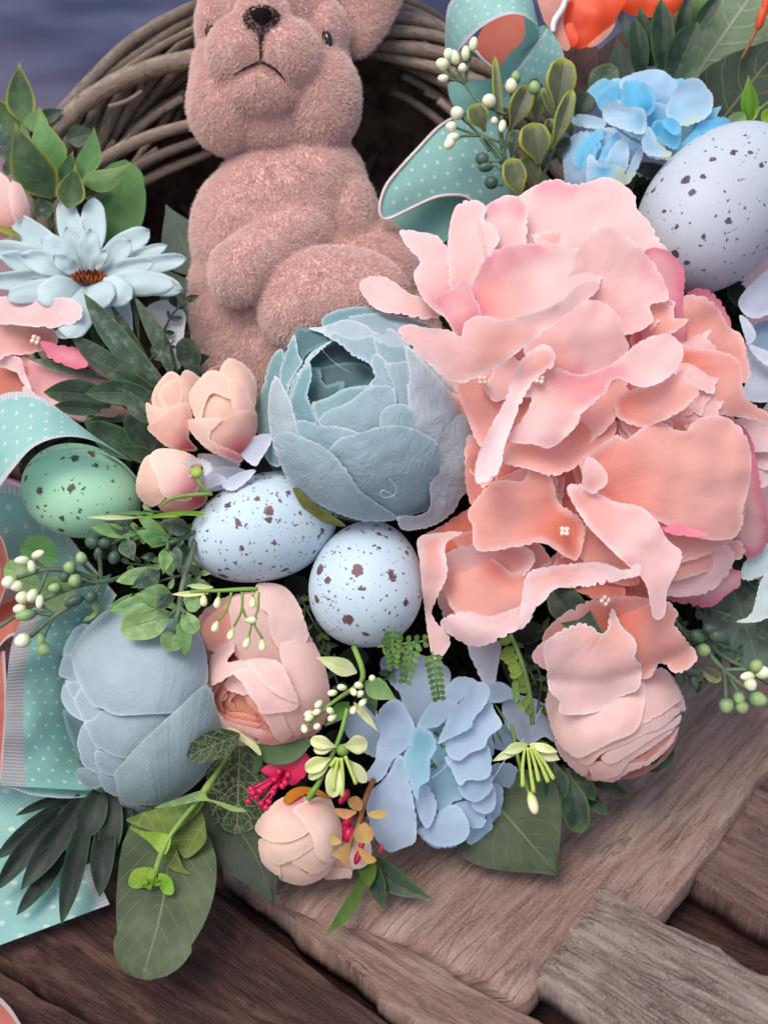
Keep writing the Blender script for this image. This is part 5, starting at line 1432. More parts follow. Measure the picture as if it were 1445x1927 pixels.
# ------------------------------------------------------------------ eggs
def egg_mat(name, base, tint, spots, sc=95, thr=.16, foam=.5, gloss=.5, seed=0.0, pits=True):
    t = NT(name); co = t.mapping(t.coord('Object'), (1, 1, 1), (.3 + seed, .2, seed), (seed, seed * .7, 0))
    c = t.mix(t.rng(t.noise(co, 22, 3), .3, .7), lin(base), lin(tint))
    wob = t.n('VectorMath', operation='ADD')
    t.put(wob.inputs[0], co)
    sc_ = t.n('VectorMath', operation='SCALE'); t.put(sc_.inputs[0], t.noise(co, 420, 4, .7, 0, 1)); sc_.inputs['Scale'].default_value = .0034
    t.put(wob.inputs[1], sc_.outputs[0])
    def speck(scale, big, lo, seedk):
        v = t.n('TexVoronoi'); t.put(v.inputs['Vector'], t.mapping(wob.outputs[0], (1, 1, 1), (seedk, 0, 0), (seedk, 0, 0))); v.inputs['Scale'].default_value = scale
        r = t.sep(v.outputs['Color'])
        size = t.math('MULTIPLY', t.rng(r[0], lo, 1.0, 0, 1, False), big)
        return t.rng(t.math('SUBTRACT', v.outputs['Distance'], size), -.03, .015, 1, 0)
    f = t.math('MAXIMUM', speck(sc, thr, .35, .3), speck(sc * 2.2, thr * .9, .15, 1.7))
    f = t.math('MAXIMUM', f, speck(sc * .5, thr * .8, .62, 4.1))
    scol = t.mix(t.rng(t.noise(co, 150, 2), .4, .7), lin(spots), tuple(v * 2.2 for v in lin(spots)))
    c = t.mix(t.math('MULTIPLY', f, .92), c, scol)
    h = t.noise(co, 120, 4)
    if foam:
        v = t.n('TexVoronoi', feature='DISTANCE_TO_EDGE'); t.put(v.inputs['Vector'], co); v.inputs['Scale'].default_value = 260
        m = t.rng(t.noise(co, 70, 2), .5, .7)
        cr = t.math('MULTIPLY', t.rng(v.outputs[0], 0, .16, 1, 0), m)
        h = t.math('SUBTRACT', t.math('MULTIPLY', h, .35), t.math('MULTIPLY', cr, foam * 2.0))
        pit = t.rng(t.noise(co, 420, 2), .70, .76)
        h = t.math('SUBTRACT', h, t.math('MULTIPLY', pit, .8))
        t.bump(h, .55, .0012)
    else:
        t.bump(t.math('MULTIPLY', h, .3), .2, .0006)
    return t.done(c, gloss, .3)
M_EGGA = egg_mat('pale_blue_foam_egg', (190, 210, 221), (178, 200, 214), (78, 42, 42), 330, .38, .05, .55, .2)
M_EGGB = egg_mat('pale_blue_foam_egg_second', (190, 209, 220), (180, 200, 214), (78, 42, 42), 300, .38, .05, .55, 1.3)
M_EGGC = egg_mat('lilac_white_foam_egg', (184, 191, 202), (174, 182, 194), (58, 40, 46), 230, .3, .06, .6, 2.6)
M_EGGG = egg_mat('mint_green_plastic_egg', (178, 226, 194), (162, 218, 180), (72, 52, 44), 230, .34, 0, .4, 3.4)

def big_egg(name, label, c, axis, length, wid, mat, egg=.12):
    k = P(*c)
    o = pod(name, c, axis, length, wid, mat, None, egg=egg, seg=48, rings=36)
    me = o.data
    for v in me.vertices: v.co -= k
    o.location = k
    o['label'] = label; o['category'] = 'egg'; o['group'] = 'decorative speckled eggs'
    return o
big_egg('speckled_egg', 'pale blue speckled egg lying under the big blue peony', (494, 994, 120), (-1.0, .33, .1), 286, 200, M_EGGA, .08)
big_egg('speckled_egg', 'pale blue speckled egg standing next to the coral hydrangea', (690, 1098, 140), (-.18, 1, .25), 240, 214, M_EGGB, -.08)
big_egg('speckled_egg', 'large lilac white speckled egg at the upper right', (1352, 388, 30), (-.62, .74, .1), 366, 258, M_EGGC, -.08)
ge = thing('speckled_egg', 'glossy mint green speckled egg under the polka dot ribbon', 'egg', (155, 1010, 60), 'decorative speckled eggs')
pod('shell', (156, 925, 100), (-1, -.22, .1), 226, 176, M_EGGG, ge, egg=-.08, seg=48, rings=36)
tube('shell_seam', [(50, 905, 118), (66, 868, 152), (110, 848, 168), (170, 845, 172), (225, 868, 150), (262, 905, 112)], 1.8, M_EGGG, ge, seg=6)

# ------------------------------------------------------------------ ribbons
M_RIB = ribbon_mat('mint_dotted_ribbon', (164, 214, 206), (148, 202, 194), (210, 218, 222), 5)
M_RIBW = ribbon_mat('mint_ribbon_broad_edge', (150, 204, 194), (134, 190, 180), (184, 184, 188), 6.5, bandw=.24, both=False)
M_RIBP = ribbon_mat('mint_ribbon_flat', (158, 208, 200), (144, 196, 188), (220, 226, 226), 6, planar=True)
M_RIBD = ribbon_mat('mint_ribbon_reverse', (136, 192, 182), (120, 176, 166), (200, 214, 212), 6, nodots=True, planar=True, trans=.35)
M_RIM = plain('white_satin_edge', (222, 222, 226), .45, .4, .06)
M_RIMP = plain('pinkish_satin_edge', (216, 200, 200), .45, .4, .06)
M_COR = ribbon_mat('coral_ribbon', (222, 138, 120), (208, 118, 100), (226, 206, 206), 6, nodots=True, trans=.45)
M_CORP = ribbon_mat('coral_ribbon_flat', (238, 138, 118), (230, 116, 92), (226, 206, 206), 6, nodots=True, planar=True, trans=.45)
M_RED = plain('orange_red_satin', (244, 84, 42), .4, .4, .08, trans=.35)
M_ORG = plain('sheer_peach_organza', (240, 172, 154), .5, .3, .06, trans=.5)

K6 = lambda p: crop(0, 500, .2907, p)
K12 = lambda p: crop(700, 0, .2907, p)
K10 = lambda p: crop(1025, 0, .2907, p)
lr = thing('ribbon', 'mint polka dot ribbon bow looped down the left border', 'ribbon', (60, 1300, 60))
ribbon('loop', [(-90, 860, 120), (-50, 780, 150), (0, 744, 180), (42, 737, 200), (80, 748, 214), (130, 784, 214), (180, 822, 200), (234, 858, 176)],
       [(-60, 1010, 150), (-30, 960, 200), (0, 917, 236), (23, 886, 252), (58, 846, 262), (96, 827, 262), (140, 822, 250), (186, 833, 224), (236, 860, 180)], M_RIB, lr, wpx=150, nw=14)
ribbon('loop_underside', [(-40, 905, 70), (40, 918, 60), (110, 985, 40), (170, 1060, 30), (220, 1120, 20)], [(-40, 1130, 40), (40, 1130, 40), (90, 1150, 30), (130, 1170, 20), (180, 1190, 10)], M_RIB, lr, wpx=170)
ribbon('tail', [(62, 1130, 120), (26, 1200, 130), (13, 1290, 140), (10, 1380, 150), (2, 1478, 150)], [(210, 1080, 40), (170, 1200, 30), (150, 1310, 30), (165, 1420, 50), (205, 1490, 70)], M_RIBW, lr, wpx=140, bulge=14, nw=16, wave=10)
ribbon('tail', [(2, 1478, 150), (30, 1486, 140), (60, 1496, 128), (116, 1502, 110), (160, 1500, 90), (204, 1490, 70)], [(20, 1440, 90), (50, 1450, 80), (90, 1460, 70), (130, 1470, 60), (170, 1476, 50), (204, 1480, 50)], M_RIB, lr, wpx=140)
ribbon('tail', [(-130, 1470, 40), (-110, 1560, 60), (-70, 1680, 120), (-30, 1790, 190)], [(150, 1470, 10), (150, 1540, 30), (170, 1620, 80), (207, 1702, 150)], M_RIB, lr, wpx=190, nw=14, wave=16)
cl = thing('ribbon', 'coral ribbon with white edge peeping out at the left border', 'ribbon', (0, 1250, 40))
ribbon('loop', [(-50, 985, 120), (-5, 1000, 150), (14, 1040, 160), (16, 1090, 150), (-8, 1160, 120)], [(-60, 1000, 40), (-20, 1040, 60), (0, 1070, 60), (-10, 1110, 50), (-40, 1160, 40)], M_COR, cl, wpx=80)
ribbon('tail', [(-30, 1150, 60), (30, 1120, 70), (90, 1110, 60), (130, 1120, 40)], [(-40, 1280, 110), (6, 1210, 120), (40, 1192, 110), (120, 1170, 70)], M_COR, cl, wpx=90)
ribbon('tail', [(-60, 1230, 80), (-50, 1330, 80), (-50, 1480, 90)], [(10, 1225, 110), (14, 1330, 115), (4, 1470, 110)], M_COR, cl, wpx=80)
cc_ = thing('ribbon', 'end of a coral ribbon at the bottom left corner', 'ribbon', (0, 1910, 300))
ribbon('tail', [(-120, 1800, 240), (0, 1876, 290), (46, 1935, 330)], [(-160, 1900, 280), (-60, 1960, 330), (0, 2000, 350)], M_COR, cc_, wpx=90)

tr = thing('ribbon', 'mint polka dot ribbon bow at the top beside the rabbit ear', 'ribbon', (950, 420, -60))
def K12z(pts): return [(*crop(700, 0, .2907, [(x, y)])[0], z) for x, y, z in pts]
ribbon('loop', K12z([(480, 470, -80), (472, 330, -50), (474, 180, -10), (500, 20, 20), (620, -90, 50), (850, -120, 60), (1010, -50, 40), (1072, 150, 0)]),
       K12z([(500, 430, -60), (560, 332, 10), (640, 237, 50), (740, 155, 80), (850, 102, 96), (950, 94, 96), (1040, 140, 70), (1076, 192, 30)]), M_RIB, tr, wpx=140, nw=14)
T2 = K12([(985, 110), (1075, 170), (1062, 260), (970, 330), (905, 480), (845, 560), (720, 700), (580, 730), (508, 650), (494, 540), (560, 525), (640, 522), (780, 500), (840, 410), (900, 330), (960, 285), (990, 200)])
sheet('loop_underside', T2, planez(-30, 950, 100, .1, -.25), M_RIBD, tr, ruffle=5, rscale=50, puff=6)
ribbon('tail', K12z([(1135, 178, 10), (1040, 310, 20), (950, 430, 20), (860, 530, 10), (760, 650, -10)]), K12z([(1180, 230, 0), (1242, 372, -10), (1190, 480, -16), (1100, 600, -20), (1000, 760, -30)]), M_RIB, tr, wpx=120)
sheet('loop_underside', K12([(950, 400), (970, 330), (1075, 180), (1140, 178), (1050, 310), (960, 420)]), planez(-30), M_RIBD, tr)
T4 = K12([(600, 720), (520, 760), (430, 825), (300, 960), (180, 1090), (90, 1205), (50, 1330), (60, 1400), (110, 1415), (250, 1350), (420, 1275), (580, 1265), (690, 1330), (900, 1320), (920, 1000), (840, 760), (700, 690)])
t4z = lambda x, y: 10 - .25 * (x - 715) + 26 * np.sin((y - 220) / 190 * 3.0) - 40 + .12 * (y - 300)
sheet('loop', T4, t4z, M_RIBP, tr, puff=8, uvk=(150, -.28, 720, 400))
ed1 = K12([(560, 745), (430, 825), (300, 960), (180, 1090), (90, 1205), (50, 1330), (62, 1402), (110, 1415), (250, 1350), (420, 1275), (580, 1265), (660, 1310)])
tube('satin_edge', [(x, y, float(t4z(np.array([x]), np.array([y]))[0]) + 3) for x, y in ed1], 3.2, M_RIMP, tr, seg=6)
T5 = K12([(80, 1418), (250, 1362), (430, 1285), (590, 1275), (680, 1340), (600, 1460), (480, 1560), (380, 1640), (290, 1680), (190, 1570)])
sheet('loop_underside', T5, planez(-90, 800, 420, 0, .1), M_RIBD, tr, puff=6, ruffle=6)
cr = thing('ribbon', 'coral ribbon loops inside and beside the mint bow at the top', 'ribbon', (1060, 60, -60))
sheet('loop', K12([(660, 300), (740, 150), (850, 90), (960, 95), (1000, 150), (965, 300), (870, 390), (780, 450), (700, 380)]), planez(-75, 900, 60, 0, -.1), M_CORP, cr, ruffle=4)
tube('satin_edge', [(*p, -62) for p in K12([(670, 330), (720, 390), (790, 445)])], 3, M_RIM, cr, seg=6)
sheet('loop', K10([(-40, -60), (170, -60), (135, 60), (120, 170), (165, 310), (110, 318), (60, 222), (20, 172), (-20, 100)]), planez(-20, 1040, 40, .1, 0), M_ORG, cr, ruffle=6, puff=6)
tube('satin_edge', [(*p, -6) for p in K10([(140, -20), (110, 60), (60, 140), (50, 210)])], [5, 6, 6, 5], M_RIM, cr, seg=8)
rd_ = thing('satin_flower', 'orange red satin petals behind the dark green leaves', 'flower', (1140, 50, -70))
for o, z in [([(490, -40), (890, -40), (850, 80), (700, 112), (560, 95), (480, 50)], -70), ([(140, -40), (510, -40), (478, 90), (390, 200), (275, 305), (170, 300), (128, 180)], -35), ([(130, 170), (180, 150), (215, 270), (170, 305), (140, 270)], -15)]:
    sheet('petal', K10(o), planez(z, 1100, 40, .1, -.1), M_RED, rd_, ruffle=9, rscale=50, puff=8, root=(1130, -20))
for o, z in [([(270, 300), (380, 200), (470, 95), (480, 40), (440, 190), (340, 290)], -30)]:
    sheet('petal', K10(o), planez(z), M_ORG, rd_, puff=5)

# ------------------------------------------------------------------ leaf materials
L_BROWN = leaf_mat('dull_brown_leaf', (112, 92, 86), (78, 62, 58), vein=(140, 120, 112), nv=6, vk=.4, rough=.8)
L_BOX = leaf_mat('yellow_edged_leaf', (78, 108, 62), (44, 70, 44), vein=(120, 140, 96), edge=(150, 156, 40), nv=6, vk=.35, rough=.45)
L_LIGHT = leaf_mat('light_green_leaf', (128, 168, 104), (92, 138, 78), vein=(150, 182, 130), edge=(140, 170, 70), nv=7, vk=.4, rough=.5)
L_SAGE = leaf_mat('grey_green_leaf', (84, 104, 84), (50, 68, 54), vein=None, edge=(96, 116, 62), powder=(140, 152, 138), rough=.6)
L_DARK = leaf_mat('dark_green_leaf', (52, 76, 52), (30, 46, 34), vein=None, edge=(64, 100, 46), rough=.5, powder=(72, 92, 74))
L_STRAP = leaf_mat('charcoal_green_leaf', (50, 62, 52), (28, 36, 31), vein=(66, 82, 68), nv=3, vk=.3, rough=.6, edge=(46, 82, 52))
L_VEIN = leaf_mat('olive_veined_leaf', (80, 92, 62), (60, 72, 50), vein=(158, 160, 118), nv=8, vk=.36, vw=.02, rough=.6)
L_VEIND = leaf_mat('dark_veined_leaf', (60, 76, 56), (40, 54, 42), vein=(140, 144, 104), nv=6, vk=.42, vw=.022, rough=.6)
L_NET = leaf_mat('net_veined_leaf', (50, 76, 42), (34, 54, 32), vein=(170, 172, 120), nv=5, vk=.7, net=True, rough=.55)
L_PALE = leaf_mat('pale_veined_leaf', (140, 160, 128), (112, 138, 106), vein=(200, 206, 176), nv=8, vk=.5, vw=.03, rough=.6)
L_GREEN = leaf_mat('plain_green_leaf', (110, 152, 86), (92, 134, 74), vein=None, rough=.6, trans=.2)
L_GREY = leaf_mat('dull_grey_leaf', (96, 112, 100), (78, 94, 84), vein=(130, 142, 126), nv=6, vk=.5, rough=.7)
L_LIME = leaf_mat('lime_leaf', (138, 176, 52), (104, 150, 36), vein=None, edge=(160, 190, 70), rough=.45, trans=.3)
L_OLIVE = leaf_mat('olive_sheen_leaf', (120, 142, 56), (92, 116, 44), vein=(176, 184, 110), nv=4, vk=.6, rough=.5, trans=.25)
L_EUC = leaf_mat('eucalyptus_leaf', (132, 164, 104), (104, 140, 86), vein=None, powder=(176, 194, 164), edge=(140, 172, 90), rough=.55, trans=.15)
L_CREAM = leaf_mat('cream_green_bract', (226, 228, 184), (198, 210, 140), vein=None, rough=.4, trans=.25)
L_SPOON = leaf_mat('bronze_spoon_leaf', (96, 108, 66), (66, 74, 50), vein=None, edge=(158, 166, 38), rough=.4, spec=.4)
L_TAN = leaf_mat('tan_dried_leaf', (188, 152, 92), (158, 120, 66), vein=None, rough=.5, trans=.2)
L_FERN = leaf_mat('fern_green', (96, 130, 58), (70, 104, 42), vein=None, rough=.5, trans=.2)
M_STEM = plain('green_stem', (92, 128, 66), .5, .3, .15)
M_STEMD = plain('grey_green_stem', (92, 112, 86), .6, .3, .25)
M_STEML = plain('bright_green_stem', (118, 154, 70), .5, .35, .12)
M_BERW = plain('ivory_berry', (232, 230, 204), .35, .4, .06, grad=(190, 206, 150))
M_BERG = plain('green_berry', (146, 172, 116), .45, .4, .10, grad=(84, 120, 84))
M_BERD = plain('dark_green_berry', (72, 96, 80), .4, .35, .2)
M_MAG = plain('magenta_plastic', (206, 26, 84), .3, .45, .12)
M_CBUD = plain('cream_bud', (238, 238, 200), .35, .4, .05, grad=(176, 196, 96))
M_TANS = plain('brown_stem', (140, 92, 54), .5, .3, .15)

def sprig(name, label, cat, base, leaves=(), stems=(), group=None, zoff=0):
    s = thing(name, label, cat, base, group)
    for q in leaves:
        b, t, w, m, pr = q[:5]
        kw = q[5] if len(q) > 5 else {}
        leaf('leaf', (b[0], b[1], b[2] + zoff), (t[0], t[1], t[2] + zoff), w, m, s, pr, **kw)
    for pth, r, m in stems:
        tube('stem', [(x, y, z + zoff) for x, y, z in pth], r, m, s, seg=7)
    return s

# top left leafy sprig
sprig('leaf_sprig', 'green leafy sprig with yellow edged leaves at the top left', 'leaves', (100, 420, -60), [
 ((46, 232, -70), (37, 116, -50), 56, L_BOX, 'ovate', {'bend': -4}), ((34, 262, -80), (-18, 176, -60), 54, L_BOX, 'ovate'), ((30, 310, -70), (-24, 218, -60), 44, L_SAGE, 'lance'),
 ((66, 250, -66), (75, 200, -64), 46, L_LIGHT, 'ovate'), ((74, 226, -90), (122, 206, -88), 30, L_DARK, 'ovate'), ((126, 262, -90), (182, 246, -84), 42, L_DARK, 'ovate'),
 ((114, 318, -40), (76, 214, -20), 66, L_LIGHT, 'ovate', {'bend': -10, 'bow': 8}), ((150, 335, -50), (178, 238, -30), 44, L_LIGHT, 'ovate', {'bend': 8}),
 ((100, 372, -20), (29, 230, 10), 82, L_BOX, 'ovate', {'bend': -12, 'bow': 12}), ((118, 345, -30), (138, 284, -16), 34, L_BOX, 'ovate'),
 ((152, 342, -20), (248, 306, -4), 44, L_LIGHT, 'ovate', {'bend': 14, 'bow': 10, 'fold': -.2}), ((128, 392, 0), (143, 312, 16), 56, L_BOX, 'ovate'),
 ((96, 398, -30), (36, 330, -34), 30, L_SAGE, 'lance', {'bend': 6}), ((92, 410, -30), (70, 370, -20), 40, L_SAGE, 'ovate'), ((14, 330, -70), (22, 290, -60), 24, L_SAGE, 'ovate'),
 ((160, 372, -50), (212, 356, -50), 26, L_DARK, 'ovate'), ((170, 300, -80), (120, 320, -70), 30, L_DARK, 'ovate'), ((70, 300, -80), (60, 240, -80), 40, L_SAGE, 'ovate')],
 [([(100, 430, -50), (96, 380, -40), (92, 330, -50), (60, 270, -70), (45, 225, -72)], 4, M_STEM), ([(98, 380, -44), (130, 350, -40), (155, 340, -30)], 3, M_STEM), ([(60, 330, -60), (40, 310, -66), (20, 270, -76)], 3, M_STEMD)])
sprig('leaf', 'flat rounded bright green leaf beside the mint daisy', 'leaf', (215, 450, -70), [((214, 470, -70), (236, 300, -50), 100, L_GREEN, 'round', {'serr': .04, 'fold': .05})])
sprig('leaf', 'dull grey green leaf against the rabbit body', 'leaf', (360, 520, -80), [((372, 520, -90), (312, 384, -80), 92, L_GREY, 'ovate', {'fold': .1, 'serr': .03}), ((356, 590, -80), (300, 500, -70), 70, L_GREY, 'ovate')])
# dark sprig between the daisy and the buds
sprig('rosemary_sprig', 'grey green narrow leaved sprig fanning out left of the cream buds', 'leaves', (320, 760, 60), [
 ((210, 714, 96), (50, 674, 110), 20, L_SAGE, 'lance'), ((300, 728, 80), (205, 566, 100), 22, L_SAGE, 'lance'), ((326, 712, 80), (252, 556, 104), 30, L_SAGE, 'lance', {'bend': 6}),
 ((262, 640, 60), (249, 520, 90), 9, L_SAGE, 'lance'), ((334, 700, 70), (308, 622, 100), 12, L_SAGE, 'lance'), ((374, 712, 40), (343, 636, 70), 46, L_SAGE, 'spoon'),
 ((302, 724, 100), (158, 552, 140), 46, L_SAGE, 'strap', {'bend': -8}), ((296, 732, 110), (132, 628, 144), 46, L_SAGE, 'strap', {'bend': -10}),
 ((210, 650, 80), (165, 605, 90), 40, L_DARK, 'ovate'), ((298, 742, 130), (210, 698, 140), 32, L_DARK, 'lance'), ((210, 756, 120), (82, 738, 140), 52, L_DARK, 'strap', {'bend': 8}),
 ((190, 770, 128), (100, 764, 146), 30, L_DARK, 'strap'), ((290, 752, 140), (160, 740, 160), 48, L_DARK, 'strap', {'bend': 8}), ((300, 800, 150), (230, 730, 164), 34, L_SAGE, 'lance', {'bend': -6}),
 ((286, 856, 130), (158, 792, 160), 56, L_DARK, 'strap', {'bend': -6}), ((300, 850, 140), (234, 778, 160), 46, L_DARK, 'strap', {'bend': -6}), ((290, 862, 140), (225, 842, 160), 30, L_DARK, 'ovate'), ((260, 790, 80), (160, 782, 80), 16, L_SAGE, 'lance')],
 [([(330, 770, 120), (300, 730, 110), (260, 715, 100), (200, 708, 100)], 4, M_STEMD), ([(310, 850, 120), (290, 800, 110), (300, 740, 100)], 4, M_STEMD)])

# berry sprig at the left
K13 = lambda p: crop(0, 960, .2907, p)
def kz(K, pts): return [(*K([(x, y)])[0], z) for x, y, z in pts]
bs = thing('berry_sprig', 'ivory and green berries on grey green stems over the left ribbon', 'berries', (200, 1100, 150))
for pth, r in [([(1010, 370, 120), (800, 430, 170), (660, 460, 200), (480, 400, 214), (300, 385, 220), (110, 440, 226)], 4.2), ([(660, 465, 200), (540, 570, 214), (350, 690, 226), (200, 820, 230)], 4), ([(-60, 790, 220), (0, 755, 222), (230, 608, 224), (480, 500, 214), (650, 465, 200)], 3.6),
               ([(310, 390, 220), (250, 540, 226), (215, 560, 228)], 3), ([(310, 388, 220), (230, 330, 224)], 3), ([(350, 690, 226), (300, 790, 228), (280, 860, 228)], 3), ([(350, 680, 226), (180, 660, 222), (120, 690, 220)], 4), ([(655, 460, 200), (650, 340, 200), (640, 280, 200)], 4),
               ([(640, 440, 204), (540, 350, 212), (530, 320, 214)], 3), ([(650, 470, 204), (490, 455, 216)], 3), ([(660, 480, 200), (600, 560, 214), (590, 590, 214)], 3), ([(850, 180, 130), (700, 205, 160), (620, 200, 170)], 4), ([(800, 230, 140), (740, 300, 170)], 3), ([(345, 690, 226), (280, 620, 226), (262, 600, 228)], 3)]:
    tube('stem', kz(K13, pth), r, M_STEMD, bs, seg=7, rough=.1)
for x, y, m, ax, l, w in [(145, 325, M_BERW, (-1, .05, .2), 28, 17), (248, 287, M_BERW, (.9, -.4, .2), 27, 16), (208, 366, M_BERW, (-.2, -1, .2), 25, 16), (60, 468, M_BERW, (-1, .1, .2), 28, 26), (110, 492, M_BERW, (-1, .2, .2), 26, 20),
                          (148, 566, M_BERW, (-1, .2, .2), 26, 25), (212, 552, M_BERW, (-.5, .8, .2), 28, 20), (260, 592, M_BERW, (-.1, 1, .2), 27, 16), (130, 640, M_BERW, (-1, .1, 0), 26, 20), (150, 846, M_BERW, (-1, .3, .2), 31, 28), (268, 834, M_BERG, (0, 1, .2), 26, 17), (290, 900, M_BERG, (0, 1, .2), 26, 28),
                          (455, 372, M_BERG, (-1, 0, .2), 25, 24), (530, 312, M_BERG, (-.3, -1, .2), 26, 21), (490, 456, M_BERG, (-1, .1, .2), 27, 26), (420, 432, M_BERD, (-1, .1, .2), 22, 22), (360, 502, M_BERG, (-1, .1, .2), 26, 18), (624, 622, M_BERG, (.2, 1, .2), 25, 17), (590, 565, M_BERD, (-.3, 1, .2), 26, 24), (480, 590, M_BERD, (-1, .4, .2), 38, 22),
                          (600, 205, M_BERD, (-1, 0, .1), 28, 28), (680, 212, M_BERD, (-1, .1, .1), 26, 22), (740, 308, M_BERD, (-.4, 1, .1), 26, 22), (640, 285, M_BERD, (0, -1, .1), 28, 18), (170, 680, M_BERG, (-1, .2, .1), 40, 22)]:
    (px, py), = K13([(x, y)])
    pod('berry', (px, py, 232 if x < 600 else 196), ax, l, w, m, bs, egg=.08, seg=14, rings=10)
for x, y, r in [(255, 280, 36), (110, 395, 24), (375, 540, 34), (200, 480, 20)]:
    (px, py), = K13([(x, y)])
    leaf('leaf', (px + r, py + r * .3, 150), (px - r, py - r * .3, 160), r * 1.9, L_EUC if r < 36 else L_GREEN, bs, 'round')

# eucalyptus sprig over the lower blue peony
eu = thing('eucalyptus_sprig', 'powdery green round leaved sprig hanging over the smooth blue peony', 'leaves', (350, 1100, 180))
for b, t_, w, m, pr in [((1040, 400), (845, 505), 36, L_SAGE, 'ovate'), ((1010, 392), (752, 462), 30, L_EUC, 'strap'), ((1120, 560), (870, 545), 44, L_EUC, 'ovate'), ((1090, 560), (715, 655), 36, L_EUC, 'strap'), ((1130, 545), (1010, 640), 24, L_SAGE, 'lance'),
                     ((1100, 690), (782, 775), 62, L_EUC, 'round'), ((1128, 780), (1098, 910), 44, L_EUC, 'round'), ((1180, 640), (1205, 955), 30, L_GREEN, 'lance'), ((1185, 640), (1265, 800), 34, L_EUC, 'spoon'), ((1180, 570), (1300, 625), 34, L_EUC, 'spoon'), ((1230, 440), (1330, 540), 34, L_SAGE, 'spoon'),
                     ((1080, 215), (872, 128), 32, L_LIGHT, 'ovate'), ((1085, 240), (1058, 420), 28, L_LIGHT, 'ovate'), ((1140, 230), (1160, 410), 20, L_SAGE, 'ovate'), ((880, 160), (578, 105), 26, L_LIGHT, 'lance'), ((860, 150), (680, 70), 26, L_SAGE, 'ovate'), ((1095, 185), (885, 30), 24, L_LIGHT, 'lance'),
                     ((1225, 125), (1022, 78), 34, L_SAGE, 'ovate'), ((1010, 300), (905, 305), 16, L_SAGE, 'ovate'), ((860, 540), (690, 645), 10, L_LIGHT, 'lance'), ((640, 660), (540, 720), 10, L_LIGHT, 'lance'), ((800, 190), (870, 330), 34, L_SAGE, 'ovate'), ((1210, 300), (1170, 430), 22, L_SAGE, 'ovate')]:
    (bx, by), (tx, ty) = K13([b, t_])
    z = 252 if by > 1110 else 205
    leaf('leaf', (bx, by, z - 10), (tx, ty, z + 6), w, m, eu, pr, bow=6, fold=.12, wave=3)
for pth, r in [([(1300, 60, 130), (1245, 280, 190), (1185, 480, 236), (1160, 640, 246), (1128, 790, 250)], 5), ([(1100, 215, 200), (1180, 180, 190), (1260, 140, 170)], 4.5), ([(1185, 500, 236), (1230, 420, 220)], 4), ([(1160, 620, 246), (1095, 690, 246)], 4), ([(1160, 620, 246), (1200, 670, 246)], 4), ([(1090, 200, 200), (1085, 260, 204)], 3.5), ([(860, 155, 180), (960, 165, 190), (1090, 205, 200)], 3)]:
    tube('stem', kz(K13, pth), r, M_STEMD, eu, seg=7, rough=.12)
pg = thing('grass_sprig', 'pale tipped green grass sprig lying across the green egg', 'leaves', (330, 970, 190))
for b, t_, w, m in [((900, 48), (565, 46), 9, L_CREAM), ((1330, 10), (880, 50), 9, L_LIME), ((1000, 20), (730, 14), 7, L_LIGHT), ((1330, 30), (1100, 10), 8, L_LIME)]:
    (bx, by), (tx, ty) = K13([b, t_])
    leaf('leaf', (bx, by, 196), (tx, ty, 214), w, m, pg, 'lance')

# fringed tiny flower near the buds
tf = thing('tiny_flower', 'tiny white fringed flower with green heart between bud and egg', 'flower', (368, 890, 200))
pod('calyx', (370, 888, 214), (-.2, -.5, 1), 14, 24, plain('lime_calyx', (150, 172, 80), .5), tf)
for i in range(22):
    a = 2 * math.pi * i / 22
    leaf('petal', (370 + 12 * math.cos(a), 882 + 9 * math.sin(a), 206), (370 + 32 * math.cos(a), 880 + 20 * math.sin(a), 212), 6, M_WHT, tf, 'lance', nl=6, nw=2)
tube('stem', [(370, 892, 214), (378, 912, 212), (398, 930, 204)], 3, M_STEML, tf)
tube('stem', [(305, 950, 212), (330, 936, 214), (380, 930, 208), (400, 930, 204)], [1.5, 3.5, 4, 3], M_STEML, tf)

# hanging teardrop sprig over the blush ranunculus
K3 = lambda p: crop(340, 1080, .2907, p)
td = thing('bud_sprig', 'lime sprig with hanging teardrop buds over the blush ranunculus', 'leaves', (420, 1110, 250))
tube('stem', kz(K3, [(60, 115, 262), (250, 108, 262), (400, 100, 260), (500, 98, 254)]), [2.2, 3.2, 3.8, 3.5], M_STEML, td)
for b, t_ in [((210, 88), (40, 75)), ((180, 125), (-60, 132))]:
    (bx, by), (tx, ty) = K3([b, t_]); leaf('leaf', (bx, by, 262), (tx, ty, 264), 11, L_CREAM, td, 'lance')
for pth, l in [([(330, 120), (300, 230), (245, 300)], (228, 340)), ([(400, 118), (395, 240), (345, 340)], (328, 390)), ([(505, 118), (500, 230), (460, 330), (440, 420)], (430, 445)), ([(400, 220), (420, 270), (440, 300)], (450, 300)), ([(490, 280), (480, 330), (530, 420)], (530, 460)), ([(250, 120), (245, 160)], (240, 185)), ([(160, 120), (150, 150)], (150, 170)), ([(470, 130), (470, 160)], (468, 185))]:
    tube('stem', kz(K3, [(x, y, 268) for x, y in pth]), [2.6] + [2.2] * (len(pth) - 1), M_STEML, td, seg=6)
    (px, py), = K3([l]); (qx, qy), = K3([pth[-1]])
    pod('bud', (px, py, 270), (px - qx + .01, py - qy + .01, 0), 24, 14, M_CBUD, td, egg=-.3, seg=10, rings=8)

